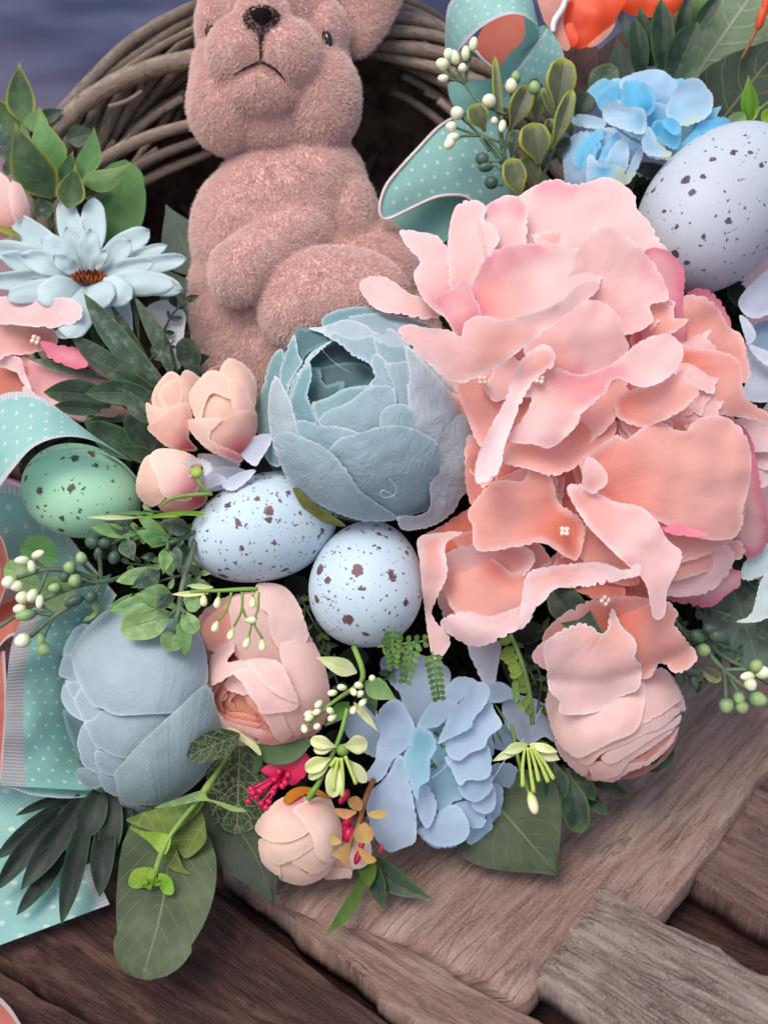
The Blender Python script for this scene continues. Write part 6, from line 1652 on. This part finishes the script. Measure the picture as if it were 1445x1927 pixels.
# cream bud sprig right of the ranunculus, and the open cream flower under it
cb = thing('bud_sprig', 'cream budded green sprig between the blush ranunculus and blue hydrangea', 'leaves', (640, 1330, 220))
tube('stem', kz(K3, [(1120, 470, 180), (1170, 600, 200), (1175, 680, 214), (1120, 740, 226), (1000, 820, 236), (870, 930, 244), (800, 1000, 246)]), [5, 5, 4.5, 4, 3.5, 3, 2.5], M_STEML, cb)
tube('stem', kz(K3, [(1080, 870, 226), (1020, 1080, 236), (900, 1340, 240), (850, 1420, 238), (822, 1460, 236)]), [4, 4, 4.5, 6, 5], M_STEML, cb)
for b, t_, w, m in [((1140, 640), (872, 535), 34, L_CREAM), ((1190, 700), (1400, 815), 40, L_LIGHT), ((1200, 720), (1260, 930), 30, L_DARK), ((1120, 830), (1285, 1028), 16, L_CREAM), ((1090, 830), (930, 990), 30, L_FERN)]:
    (bx, by), (tx, ty) = K3([b, t_]); leaf('leaf', (bx, by, 204), (tx, ty, 222), w, m, cb, 'ovate', bow=8)
for x, y in [(985, 770), (1045, 735), (1118, 762), (1160, 778), (1155, 722), (1180, 832), (1120, 880), (970, 888), (982, 930), (885, 892), (895, 842), (835, 932), (800, 1000), (880, 990), (1240, 678), (830, 905)]:
    (px, py), = K3([(x, y)])
    pod('bud', (px, py, 250 + random.uniform(-8, 8)), (random.uniform(-1, .3), random.uniform(-.4, .8), .4), 20, 13, M_CBUD, cb, egg=-.15, seg=10, rings=8)
cf = thing('tiny_flower', 'open waxy cream flower on the green stem above the cream rosebud', 'flower', (640, 1440, 220))
for b, t_, w, z in [((1010, 1120), (838, 1075), 26, 244), ((1005, 1120), (860, 1140), 22, 240), ((1050, 1115), (1212, 1100), 36, 244), ((980, 1190), (805, 1270), 30, 238), ((980, 1200), (830, 1330), 22, 234), ((1010, 1190), (985, 1450), 34, 246), ((1060, 1190), (1205, 1350), 26, 238)]:
    (bx, by), (tx, ty) = K3([b, t_]); leaf('petal', (bx, by, z), (tx, ty, z + 12), w, L_CREAM, cf, 'spoon', bow=8, fold=.3, thick=3)
for pth in [[(1010, 1190), (970, 1245)], [(1020, 1190), (1000, 1300), (990, 1400)], [(1040, 1190), (1050, 1320), (1045, 1440)], [(1065, 1180), (1100, 1270), (1135, 1360)]]:
    tube('stamen', kz(K3, [(x, y, 262) for x, y in pth]), 3.4, M_CBUD, cf, seg=6)
pod('calyx', (645, 1412, 244), (0, -1, .2), 24, 24, M_STEML, cf)

# right cream flower with long filaments
K9 = lambda p: crop(640, 1200, .2907, p)
rf = thing('tiny_flower', 'cream flower with long drooping filaments right of the blue hydrangea', 'flower', (990, 1405, 120))
for b, t_, w, z in [((1210, 690), (985, 800), 18, 180), ((1210, 690), (1055, 745), 22, 186), ((1225, 690), (1408, 740), 18, 186), ((1260, 720), (1420, 790), 26, 176)]:
    (bx, by), (tx, ty) = K9([b, t_]); leaf('petal', (bx, by, z), (tx, ty, z + 8), w, L_CREAM, rf, 'lance', bow=6, thick=2.5)
for pth in [[(1195, 710), (1180, 830), (1180, 965)], [(1210, 710), (1230, 860), (1252, 1000)], [(1225, 710), (1260, 820), (1285, 930)], [(1235, 700), (1300, 830), (1345, 935)], [(1240, 700), (1320, 810), (1380, 915)]]:
    tube('stamen', kz(K9, [(x, y, 196) for x, y in pth]), [2.4, 3.2, 4.2], M_CBUD, rf, seg=6)
tube('stem', kz(K9, [(1110, 560, 120), (1150, 780, 140), (1195, 930, 170), (1225, 1020, 184)]), 3.5, M_STEML, rf)
pod('bud', (*K9([(1245, 1070)])[0], 190), (.25, 1, .1), 44, 20, M_CBUD, rf, egg=-.1)

# ferns
fe = thing('fern_sprig', 'small lobed green fern beside the upright blue egg', 'fern', (760, 1220, 220))
for x0, y0, x1, y1, n in [(345, -60, 340, 185, 7), (480, 20, 420, 290, 7), (595, 90, 640, 400, 8), (240, 60, 560, 20, 6)]:
    (ax, ay), (bx, by) = K9([(x0, y0), (x1, y1)])
    tube('stem', [(ax, ay, 262), ((ax + bx) / 2, (ay + by) / 2, 264), (bx, by, 258)], 2, M_STEM, fe, seg=6)
    for i in range(n):
        f = (i + .6) / n
        mx, my = ax + (bx - ax) * f, ay + (by - ay) * f
        dx, dy = (bx - ax), (by - ay); L = math.hypot(dx, dy); dx /= L; dy /= L
        for sg in (-1, 1):
            r = 15 * (1 - .4 * f) + 3
            leaf('frond', (mx, my, 264), (mx - dy * sg * r + dx * r * .5, my + dx * sg * r + dy * r * .5, 268), 10, L_FERN, fe, 'spoon', nl=8, nw=4, serr=.25)
fr = thing('fern_sprig', 'narrow yellow green fern hanging below the coral hydrangea', 'fern', (965, 1220, 200))
tube('stem', kz(K9, [(1100, -20, 210), (1150, 90, 214), (1195, 230, 214), (1225, 380, 210), (1245, 560, 206)]), [4, 4, 4.5, 5, 4], M_STEM, fr)
for bx, by, tx, ty, w in [(1110, 10, 1025, 30, 18), (1125, 60, 1035, 140, 22), (1150, 110, 1060, 160, 20), (1170, 180, 1085, 200, 26), (1180, 200, 1100, 260, 18), (1205, 270, 1150, 290, 22), (1210, 300, 1160, 350, 22), (1225, 380, 1180, 450, 16), (1235, 450, 1200, 500, 14), (1130, 250, 1140, 420, 14), (1150, 400, 1180, 470, 12)]:
    (ax, ay), (cx, cy) = K9([(bx, by), (tx, ty)]); leaf('frond', (ax, ay, 212), (cx, cy, 222), w, L_OLIVE, fr, 'round', nl=10, nw=5)
gt = thing('grass_sprig', 'short light green grass tufts inside the blue hydrangea', 'leaves', (830, 1420, 120))
for bx, by, tx, ty, w in [(640, 600, 660, 720, 16), (600, 600, 640, 640, 12), (600, 760, 690, 700, 20), (590, 800, 690, 760, 18), (580, 840, 680, 800, 16), (1000, 430, 1085, 560, 8), (1040, 560, 1075, 630, 7), (1010, 600, 1055, 700, 8), (985, 610, 1000, 700, 7)]:
    (ax, ay), (cx, cy) = K9([(bx, by), (tx, ty)]); leaf('leaf', (ax, ay, 118), (cx, cy, 130), w * .6, L_FERN, gt, 'lance', nl=8, nw=4)

# bottom left: charcoal strap leaves
K14 = lambda p: crop(0, 1340, .2907, p)
sl = thing('strap_leaf_sprig', 'charcoal green strap leaves under the smooth blue peony at the left', 'leaves', (170, 1490, 40))
for b, t_, w, dz in [((470, 535), (100, 672), 18, 30), ((480, 560), (-40, 960), 40, 44), ((440, 620), (-40, 1170), 42, 52), ((540, 550), (135, 1155), 48, 66), ((430, 900), (262, 1200), 22, 36), ((410, 940), (108, 1318), 30, 44), ((570, 640), (398, 1380), 42, 70), ((650, 520), (528, 830), 56, 84), ((640, 760), (560, 990), 40, 50), ((720, 640), (650, 1200), 46, 70), ((740, 540), (690, 985), 46, 78), ((800, 560), (842, 880), 34, 64), ((760, 700), (720, 1000), 40, 56)]:
    (bx, by), (tx, ty) = K14([b, t_])
    leaf('leaf', (bx, by, 60 + dz * .4), (tx, ty, max(tz(tx, ty, 26), dz) + dz * .5), w, L_STRAP, sl, 'strap', bow=14, fold=.35, bend=random.uniform(-6, 6))
# big veined leaves at the bottom
sprig('veined_leaf', 'large olive veined leaf hanging lowest over the dark wood', 'leaf', (310, 1540, 120), [((322, 1510, 140), (268, 1842, 330), 186, L_VEIN, 'blunt', {'bend': -16, 'bow': 26, 'fold': .1, 'wave': 8, 'nl': 26, 'nw': 12})])
sprig('veined_leaf', 'dark veined leaf left of the cream rosebud', 'leaf', (410, 1540, 110), [((392, 1500, 110), (516, 1708, 210), 150, L_VEIND, 'ovate', {'bend': -20, 'bow': 16, 'fold': .12, 'wave': 6, 'nl': 22, 'nw': 10})])
sprig('net_leaf', 'dark leaf with pale net veins below the blush ranunculus', 'leaf', (450, 1400, 120), [((452, 1378, 130), (446, 1572, 160), 122, L_NET, 'round', {'bow': 12, 'nl': 22, 'nw': 10})])
sprig('net_leaf', 'small net veined leaf tip on the smooth blue peony', 'leaf', (450, 1390, 180), [((452, 1382, 214), (352, 1424, 240), 56, L_NET, 'round', {'bow': 10})])
cu = thing('green_leaf', 'dark green cupped leaf right below the blush ranunculus', 'leaf', (530, 1420, 140))
sheet('leaf', K3([(480, 1080), (620, 1090), (840, 1065), (800, 1160), (700, 1228), (560, 1225), (510, 1160)]), planez(176, 520, 1400, 0, .2), L_DARK, cu, serr=1, puff=6, lift=4)
sheet('leaf', K3([(460, 1260), (500, 1160), (530, 1220), (500, 1290), (470, 1290)]), planez(170), L_DARK, cu, puff=3)
sheet('leaf', K3([(225, 1030), (330, 995), (420, 1050), (500, 1110), (520, 1180), (420, 1100), (300, 1045)]), planez(200), L_CREAM, cu, puff=3)
# light green seedling sprig
sd = thing('seedling_sprig', 'lime green sprig over the large olive veined leaf', 'leaves', (380, 1460, 180))
for o, m, z in [([(818, 702), (850, 680), (1000, 630), (1310, 565), (1270, 660), (1115, 785), (1000, 775), (900, 742)], L_OLIVE, 214), ([(1290, 605), (1335, 760), (1322, 855), (1210, 948), (1150, 885), (1110, 800), (1200, 700)], L_OLIVE, 208), ([(835, 745), (930, 768), (1100, 798), (1085, 905), (1040, 918), (955, 832)], L_LIME, 236), ([(1055, 905), (1120, 835), (1185, 1000), (1245, 1052), (1100, 1012)], L_OLIVE, 222),
                ([(998, 622), (1150, 560), (1310, 508), (1350, 560), (1460, 590), (1600, 640), (1500, 640), (1340, 575), (1150, 605)], L_EUC, 240), ([(832, 1112), (868, 1020), (985, 1008), (995, 1080), (900, 1143)], L_LIME, 262), ([(1028, 1045), (1100, 1068), (1128, 1140), (1112, 1184), (1048, 1162)], L_LIME, 262)]:
    oo = K14(o)
    sheet('leaf', oo, planez(z, oo[0][0], oo[0][1], .1, .15), m, sd, puff=5, lift=3, spacing=8, uvk=(90, .5, oo[0][0], oo[0][1] - 45))
tube('stem', kz(K14, [(1500, 240, 160), (1400, 400, 200), (1340, 490, 226), (1290, 560, 234), (1180, 700, 240), (1105, 800, 246), (1045, 920, 252), (990, 1090, 264)]), [4.5, 4.5, 7, 5, 4.5, 4, 5, 5], M_STEML, sd)
for i in range(14):
    a = random.uniform(0, 6.28); r = random.uniform(6, 26)
    (px, py), = K14([(970, 1115)])
    leaf('leaf', (px, py, 268), (px + r * math.cos(a), py + r * .7 * math.sin(a), 276), 7, L_LIME, sd, 'spoon', nl=6, nw=3)

# lower right dark leaf cluster and leaves
K5 = lambda p: crop(960, 1180, .3356, p)
dl = thing('leaf_sprig', 'dark green oval leaves on the wood below the pale pink ranunculus', 'leaves', (1060, 1440, 40))
for b, t_, w, z in [((440, 830), (668, 958), 28, 40), ((420, 930), (545, 1055), 26, 40), ((340, 780), (475, 975), 36, 60), ((170, 880), (172, 1115), 36, 70), ((230, 730), (262, 980), 54, 90), ((310, 790), (395, 1158), 54, 96), ((880, 640), (838, 806), 40, 20), ((120, 950), (128, 1160), 8, 90), ((740, 770), (850, 800), 20, 20)]:
    (bx, by), (tx, ty) = K5([b, t_]); leaf('leaf', (bx, by, z), (tx, ty, z + 26), w, L_DARK, dl, 'spoon' if w > 40 else 'strap', bow=10, fold=.25)
sprig('veined_leaf', 'broad dark veined leaf lying on the wood under the blue hydrangea', 'leaf', (930, 1500, 60), [((900, 1475, 60), (1052, 1650, 140), 226, L_VEIN, 'ovate', {'bow': 20, 'fold': .08, 'wave': 8, 'nl': 24, 'nw': 12})])
sprig('green_leaf', 'near black green leaf in the gap under the coral hydrangea', 'leaf', (1060, 1110, 60), [((1030, 1092, 170), (1146, 1206, 236), 66, L_DARK, 'ovate', {'bow': 14, 'bend': 10, 'serr': .08})])
sprig('grass_sprig', 'slender green leaves below the tan dried sprig', 'leaves', (690, 1620, 120), [((688, 1612, 120), (816, 1692, 190), 50, L_DARK, 'ovate', {'bend': 12, 'bow': 10}), ((690, 1600, 120), (722, 1712, 200), 36, L_DARK, 'lance'), ((690, 1600, 124), (694, 1672, 190), 34, L_FERN, 'lance'), ((686, 1640, 140), (612, 1762, 240), 26, L_FERN, 'lance', {'bend': -10})])
# tan dried sprig, magenta berries
K4 = lambda p: crop(380, 1380, .2907, p)
tn = thing('dried_sprig', 'tan dried sprig in front of the small cream rosebud', 'leaves', (680, 1520, 190))
tube('stem', kz(K4, [(1110, 300, 190), (1060, 420, 214), (1010, 600, 226), (970, 690, 230), (935, 830, 230)]), [5, 5, 4.5, 4, 3], M_TANS, tn)
for o in [[(945, 430), (1000, 405), (1042, 450), (1022, 505), (962, 482)], [(855, 488), (930, 490), (1005, 510), (930, 555), (880, 530)], [(1068, 520), (1160, 492), (1198, 530), (1130, 556)], [(985, 640), (1045, 575), (1112, 640), (1085, 705), (1000, 702)], [(798, 658), (850, 660), (905, 702), (855, 728), (810, 700)], [(845, 780), (960, 708), (940, 845), (880, 812)], [(1000, 735), (1070, 770), (1132, 822), (1062, 842)]]:
    oo = K4(o); sheet('leaf', oo, planez(236, oo[0][0], oo[0][1], .1, .1), L_TAN, tn, serr=2.2, freq=4, spacing=6, puff=5, lift=3)
mg = thing('berry_sprig', 'magenta plastic berries peeping out beside the cream rosebud', 'berries', (530, 1470, 150))
rr = random.Random(11)
for x, y in [(300, 440), (318, 360), (378, 372), (385, 452), (432, 440), (415, 480), (520, 340), (350, 410), (460, 380), (330, 385), (470, 300), (540, 320), (500, 250), (560, 270)]:
    (px, py), = K4([(x, y)]); pod('berry', (px, py, 196 + rr.uniform(-10, 10)), (0, 0, 1), 13, 13, M_MAG, mg, seg=10, rings=8)
    tube('stem', kz(K4, [(x, y, 190), ((x + 520) / 2 + 10, (y + 250) / 2, 180), (540, 230, 160)]), 2.6, M_MAG, mg, seg=6)
for o in [[(380, 240), (470, 190), (560, 200), (550, 300), (470, 290)], [(600, 200), (660, 120), (700, 180), (660, 290), (620, 280)], [(550, 160), (640, 180), (640, 300), (560, 330)]]:
    oo = K4(o); sheet('bract', oo, planez(170), M_MAG, mg, puff=6, spacing=8)
mg2 = thing('berry_sprig', 'magenta bits between the tan sprig and blue hydrangea', 'berries', (660, 1560, 150))
for x, y, l, w in [(930, 400, 24, 16), (905, 430, 18, 12), (945, 560, 30, 20), (930, 610, 24, 14), (950, 650, 34, 24), (1030, 735, 30, 12), (1010, 800, 30, 14), (1160, 745, 16, 8)]:
    (px, py), = K4([(x, y)]); pod('berry', (px, py, 192), (-.4, 1, .2), l, w, M_MAG, mg2, seg=10, rings=8)

# right: berry sprig and veined leaves
rb = thing('berry_sprig', 'green berries over the pale wood at the right border', 'berries', (1300, 1220, 20))
for pth, r in [([(900, -60, 60), (1000, 60, 70), (1090, 130, 80), (1200, 245, 90), (1290, 320, 94), (1380, 390, 94)], 4.5), ([(1200, 240, 90), (1330, 238, 90)], 4), ([(1195, 245, 90), (1205, 340, 92), (1208, 420, 92)], 4), ([(1215, 260, 90), (1260, 340, 92), (1280, 380, 92)], 3.6), ([(1090, 80, 60), (1200, 170, 50), (1330, 240, 50), (1480, 340, 50)], 4.5), ([(960, 20, 60), (1060, 40, 66), (1150, 50, 66)], 3.5)]:
    tube('stem', kz(K5, pth), r, M_STEMD, rb, seg=7)
for x, y, m, l, w, ax in [(1210, 440, M_BERG, 30, 28, (0, 1, .2)), (1280, 398, M_BERG, 28, 22, (.2, 1, .2)), (1298, 450, M_BERG, 26, 25, (0, 1, .2)), (1385, 406, M_BERG, 36, 30, (1, .3, .2)), (1328, 276, M_BERW, 30, 18, (-1, .1, .2)), (1378, 222, M_BERG, 28, 27, (.3, -1, .2)), (1412, 254, M_BERW, 30, 26, (1, .2, .2)), (1345, 322, M_BERW, 26, 24, (.5, 1, .2)),
                          (1045, 55, M_BERD, 32, 24, (.8, .5, .1)), (1165, 52, M_BERD, 42, 28, (1, .3, .1)), (1080, 130, M_BERG, 28, 26, (1, .2, .1)), (950, 292, M_BERD, 28, 18, (.3, 1, .1)), (1015, 250, M_BERD, 36, 20, (1, .2, 0)), (1028, 310, M_BERD, 30, 18, (.3, 1, .1)), (1120, 10, M_BERD, 30, 22, (1, .1, .1))]:
    (px, py), = K5([(x, y)]); pod('berry', (px, py, 98), ax, l, w, m, rb, egg=.1, seg=14, rings=10)
leaf('leaf', (*K5([(1060, 230)])[0], 60), (*K5([(1180, 300)])[0], 80), 24, L_SPOON, rb, 'spoon')
sprig('veined_leaf', 'grey green veined leaf behind the green berries at the right border', 'leaf', (1400, 1120, -20), [((1370, 1085, 0), (1440, 1290, 30), 150, L_GREY, 'ovate', {'bow': 10}), ((1300, 1130, -30), (1430, 1110, -20), 90, L_VEIND, 'ovate'), ((1240, 1190, 20), (1250, 1130, 30), 34, L_OLIVE, 'ovate', {'serr': .3})])

# top right: dark strap leaves, pale veined leaf, buds
ts = thing('strap_leaf_sprig', 'upright dark green strap leaves above the bright blue flower', 'leaves', (1240, 150, -60))
for b, t_, w, m, z in [((560, 300), (470, 20), 18, L_GREY, -60), ((690, 430), (612, 40), 30, L_DARK, -50), ((860, 260), (940, -60), 26, L_DARK, -60), ((930, 250), (1150, -60), 30, L_DARK, -56), ((620, 470), (585, 118), 40, L_DARK, -36), ((765, 450), (752, -12), 46, L_DARK, -30), ((830, 500), (985, 138), 64, L_DARK, -22), ((980, 120), (1000, -60), 60, L_GREEN, -80)]:
    (bx, by), (tx, ty) = K10([b, t_]); leaf('leaf', (bx, by, z), (tx, ty, z + 20), w, m, ts, 'strap', fold=.3, bow=8)
leaf('leaf', (*K10([(280, 560)])[0], -60), (*K10([(470, 440)])[0], -50), 46, L_SAGE, ts, 'round')
sprig('veined_leaf', 'big pale green veined leaf in the top right corner', 'leaf', (1310, 140, -120), [((1296, 160, -110), (1470, -90, -90), 210, L_PALE, 'ovate', {'bow': 16, 'fold': .05, 'nl': 24, 'nw': 12})])
sprig('veined_leaf', 'olive veined leaf with toothed edge behind the lilac egg', 'leaf', (1380, 230, -100), [((1330, 260, -90), (1490, 60, -60), 170, L_VEIND, 'ovate', {'bow': 10, 'serr': .1, 'fold': .05, 'nl': 24, 'nw': 12})])
ob = thing('bud_sprig', 'thin orange red bud on a brown stalk in the top right corner', 'bud', (1394, 112, -40))
tube('stem', kz(K10, [(1265, 390, -50), (1320, 290, -44), (1370, 180, -40)]), [2.4, 3, 4], M_TANS, ob)
pod('bud', (*K10([(1395, 120)])[0], -36), (.25, -1, .1), 46, 18, plain('orange_red_bud', (206, 84, 40), .5), ob)
pod('bud', (*K10([(1425, 40)])[0], -36), (.15, -1, .1), 40, 16, plain('orange_red_bud_tip', (206, 70, 36), .5), ob)
gb = thing('bud_sprig', 'bright green pointed bud at the right border above the lilac egg', 'bud', (1412, 225, -20))
leaf('leaf', (*K10([(1330, 780)])[0], -16), (*K10([(1315, 485)])[0], 0), 34, L_LIME, gb, 'ovate', fold=-.6)
leaf('leaf', (*K10([(1300, 770)])[0], -20), (*K10([(1395, 690)])[0], -10), 22, L_LIME, gb, 'ovate')
leaf('leaf', (*K10([(1400, 780)])[0], -16), (*K10([(1480, 720)])[0], 0), 24, L_LIME, gb, 'round')
leaf('leaf', (*K10([(1170, 810)])[0], -20), (*K10([(1300, 745)])[0], -10), 26, L_EUC, gb, 'round')
tube('stem', kz(K10, [(1320, 770, -20), (1380, 720, -20), (1470, 640, -20)]), 4, M_STEM, gb)

# bronze spoon leaved sprig with berries in front of the mint ribbon
sp = thing('spoon_leaf_sprig', 'bronze green spoon leaves with yellow edges before the mint ribbon', 'leaves', (960, 370, 0))
for b, t_, w, m, z in [((840, 960), (793, 360), 18, L_SPOON, 30), ((1060, 820), (1075, 560), 28, L_SPOON, 10), ((1190, 780), (1105, 570), 20, L_SPOON, 16), ((1190, 720), (1245, 372), 58, L_SPOON, 24), ((1320, 760), (1400, 600), 46, L_DARK, 0), ((1120, 1060), (1280, 890), 24, L_DARK, 10), ((890, 850), (1015, 548), 44, L_SPOON, 40), ((730, 850), (655, 672), 42, L_SPOON, 44), ((1150, 880), (1152, 765), 22, L_SPOON, 20), ((1160, 980), (1298, 578), 32, L_SPOON, 44), ((900, 1020), (935, 835), 30, L_SAGE, 30),
                       ((1080, 1070), (1035, 792), 62, L_SPOON, 60), ((1070, 1200), (985, 1000), 42, L_SPOON, 40), ((960, 1290), (895, 1020), 46, L_SPOON, 64), ((1100, 560), (1010, 540), 26, L_SAGE, 10), ((1290, 900), (1270, 780), 16, L_SPOON, 0), ((840, 760), (790, 780), 18, L_SAGE, 30)]:
    (bx, by), (tx, ty) = K12([b, t_]); leaf('leaf', (bx, by, z), (tx, ty, z + 10), w, m, sp, 'spoon', fold=.25, bow=6, thick=3)
for pth, r in [([(930, 1300), (880, 1140), (850, 1000), (830, 840), (825, 720)], 4.5), ([(1080, 1200), (1130, 1080), (1180, 960)], 3.5), ([(840, 1060), (770, 960), (690, 870)], 3.5), ([(850, 990), (880, 880), (900, 840)], 3.5), ([(1190, 720), (1170, 860), (1110, 1080)], 3)]:
    tube('stem', kz(K12, [(x, y, 30) for x, y in pth]), r, M_STEMD, sp, seg=7)
wb = thing('berry_sprig', 'ivory berries on thin stems in front of the mint bow at the top', 'berries', (920, 300, 20))
for pth in [[(870, 740), (760, 700), (690, 660), (590, 530), (545, 430), (520, 380)], [(590, 540), (500, 460), (460, 420)], [(590, 530), (500, 510)], [(600, 540), (620, 440), (650, 320)], [(610, 530), (605, 400), (605, 350)], [(830, 920), (700, 870), (620, 800), (560, 745)], [(690, 880), (580, 840), (520, 820)], [(690, 880), (590, 880), (530, 900)], [(760, 980), (700, 890)], [(840, 1000), (770, 920), (700, 880)], [(900, 680), (900, 600), (900, 560)], [(830, 1040), (760, 1040), (720, 1030)], [(840, 1100), (790, 1070), (740, 1080)], [(850, 1200), (800, 1190), (780, 1180)]]:
    tube('stem', kz(K12, [(x, y, 44) for x, y in pth]), 2.8, M_STEMD, wb, seg=6)
for x, y, m, l, w, ax in [(455, 415, M_BERW, 26, 23, (-1, -.3, .2)), (498, 352, M_BERW, 24, 21, (-.4, -1, .2)), (535, 372, M_BERW, 28, 19, (-.2, -1, .2)), (605, 345, M_BERW, 28, 17, (0, -1, .2)), (655, 287, M_BERW, 28, 17, (.2, -1, .2)), (460, 507, M_BERW, 22, 15, (-1, .1, .2)), (585, 440, M_BERW, 18, 17, (0, -1, .2)), (757, 652, M_BERW, 27, 27, (0, -.4, 1)), (550, 732, M_BERW, 26, 26, (-.6, -.6, .5)), (512, 820, M_BERW, 22, 20, (-1, 0, .2)), (525, 888, M_BERW, 26, 17, (-1, .2, .2)), (500, 930, M_BERW, 26, 20, (-.6, .8, .2)), (790, 782, M_BERW, 16, 14, (0, -1, .2)), (842, 816, M_BERW, 26, 15, (-.2, 1, .2)), (900, 556, M_BERW, 28, 23, (0, -1, .2)), (930, 500, M_BERG, 24, 20, (0, -1, .2)), (1050, 570, M_BERG, 28, 24, (0, -1, .2)),
                       (712, 1030, M_BERD, 26, 25, (-1, 0, .1)), (735, 1080, M_BERD, 30, 20, (-1, .2, .1)), (770, 1182, M_BERD, 26, 25, (-1, 0, .1))]:
    (px, py), = K12([(x, y)]); pod('berry', (px, py, 52 if m is not M_BERD else 40), ax, l, w, m, wb, egg=.08, seg=12, rings=9)

# dark leaves added behind the flowers so that the gaps look shaded
fd = thing('filler_greenery', 'added deep green leaves darkening the gaps between flowers and eggs', 'leaves', (760, 1150, 0))
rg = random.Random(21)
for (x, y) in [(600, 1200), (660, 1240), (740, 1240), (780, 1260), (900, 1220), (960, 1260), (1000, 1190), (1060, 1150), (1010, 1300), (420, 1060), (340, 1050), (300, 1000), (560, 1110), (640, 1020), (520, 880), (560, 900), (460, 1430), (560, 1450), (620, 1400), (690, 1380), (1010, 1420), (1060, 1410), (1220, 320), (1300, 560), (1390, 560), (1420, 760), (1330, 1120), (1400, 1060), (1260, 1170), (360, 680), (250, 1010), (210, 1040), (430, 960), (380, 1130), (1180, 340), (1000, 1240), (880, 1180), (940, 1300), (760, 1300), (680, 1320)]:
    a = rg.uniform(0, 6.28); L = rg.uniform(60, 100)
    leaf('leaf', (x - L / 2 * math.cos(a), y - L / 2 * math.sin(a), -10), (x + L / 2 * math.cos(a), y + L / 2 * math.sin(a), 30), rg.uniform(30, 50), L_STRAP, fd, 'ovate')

sprig('dried_leaf', 'dull brown dried leaves behind the bow and dark strap leaves', 'leaves', (1110, 160, -140), [((1060, 210, -150), (1120, 60, -140), 90, L_BROWN, 'ovate'), ((1130, 200, -160), (1190, 40, -150), 100, L_BROWN, 'ovate'), ((1180, 180, -150), (1160, 70, -140), 70, L_GREY, 'ovate'), ((1040, 120, -170), (1180, 150, -170), 110, L_BROWN, 'ovate'), ((1230, 120, -170), (1290, -60, -160), 120, L_DARK, 'ovate')])

# fine greenery round the eggs, the buds and the right border
def thyme(label, spots, base, seed, mats, zr, size=(16, 30)):
    g = random.Random(seed)
    th = thing('thyme_sprig', label, 'leaves', base)
    for (x0, y0, x1, y1, n) in spots:
        z0 = g.uniform(*zr)
        mid = ((x0 + x1) / 2 + g.uniform(-14, 14), (y0 + y1) / 2 + g.uniform(-14, 14))
        tube('stem', [(x0, y0, z0 - 20), (*mid, z0), (x1, y1, z0 + 6)], [2.6, 2.2, 1.4], M_STEMD, th, seg=6)
        for i in range(n):
            f = (i + .5) / n
            px = x0 + (x1 - x0) * f; py = y0 + (y1 - y0) * f
            px += (mid[0] - (x0 + x1) / 2) * math.sin(math.pi * f); py += (mid[1] - (y0 + y1) / 2) * math.sin(math.pi * f)
            a0 = math.atan2(y1 - y0, x1 - x0)
            for sg in (-1, 1):
                a = a0 + sg * g.uniform(.5, 1.3); L = g.uniform(*size)
                leaf('leaf', (px, py, z0), (px + L * math.cos(a), py + L * math.sin(a), z0 + g.uniform(-6, 16)), L * g.uniform(.36, .6), g.choice(mats), th, g.choice(('ovate', 'spoon', 'lance')), nl=8, nw=4, bow=3, fold=.3)
thyme('fine grey green sprigs crowding between the green and blue eggs', [(380, 1010, 250, 1000, 5), (370, 1040, 240, 1060, 6), (390, 1080, 260, 1110, 5), (330, 1000, 380, 1110, 5), (300, 980, 200, 1030, 4), (370, 1120, 300, 1180, 4), (350, 960, 270, 960, 3)], (330, 1060, 120), 5, (L_SAGE, L_SAGE, L_EUC, L_LIGHT), (120, 175))
thyme('small dusty leaves in the gap between blush ranunculus and upright egg', [(640, 1250, 560, 1210, 4), (600, 1180, 640, 1300, 5), (760, 1230, 700, 1290, 4), (560, 1120, 600, 1190, 3)], (640, 1240, 80), 6, (L_DARK, L_SAGE, L_FERN), (60, 120))
thyme('dusty green sprigs behind the berries at the right border', [(1250, 1160, 1400, 1230, 6), (1300, 1140, 1440, 1190, 5), (1240, 1200, 1330, 1290, 5), (1380, 1060, 1445, 1130, 4), (1290, 1200, 1420, 1280, 5)], (1300, 1180, 20), 7, (L_SAGE, L_DARK, L_SAGE), (20, 60))
thyme('small dark leaves below the hydrangea and above the cream flower', [(1000, 1240, 1010, 1340, 4), (960, 1200, 1010, 1290, 4), (1010, 1190, 1080, 1150, 4), (1000, 1400, 1060, 1460, 4)], (1000, 1250, 60), 8, (L_DARK, L_STRAP, L_FERN), (40, 90))
thyme('fine dark leaves between rabbit foot and daisy', [(300, 640, 360, 560, 4), (240, 700, 330, 640, 4), (200, 830, 280, 880, 4)], (300, 680, 20), 9, (L_SAGE, L_DARK), (20, 60))
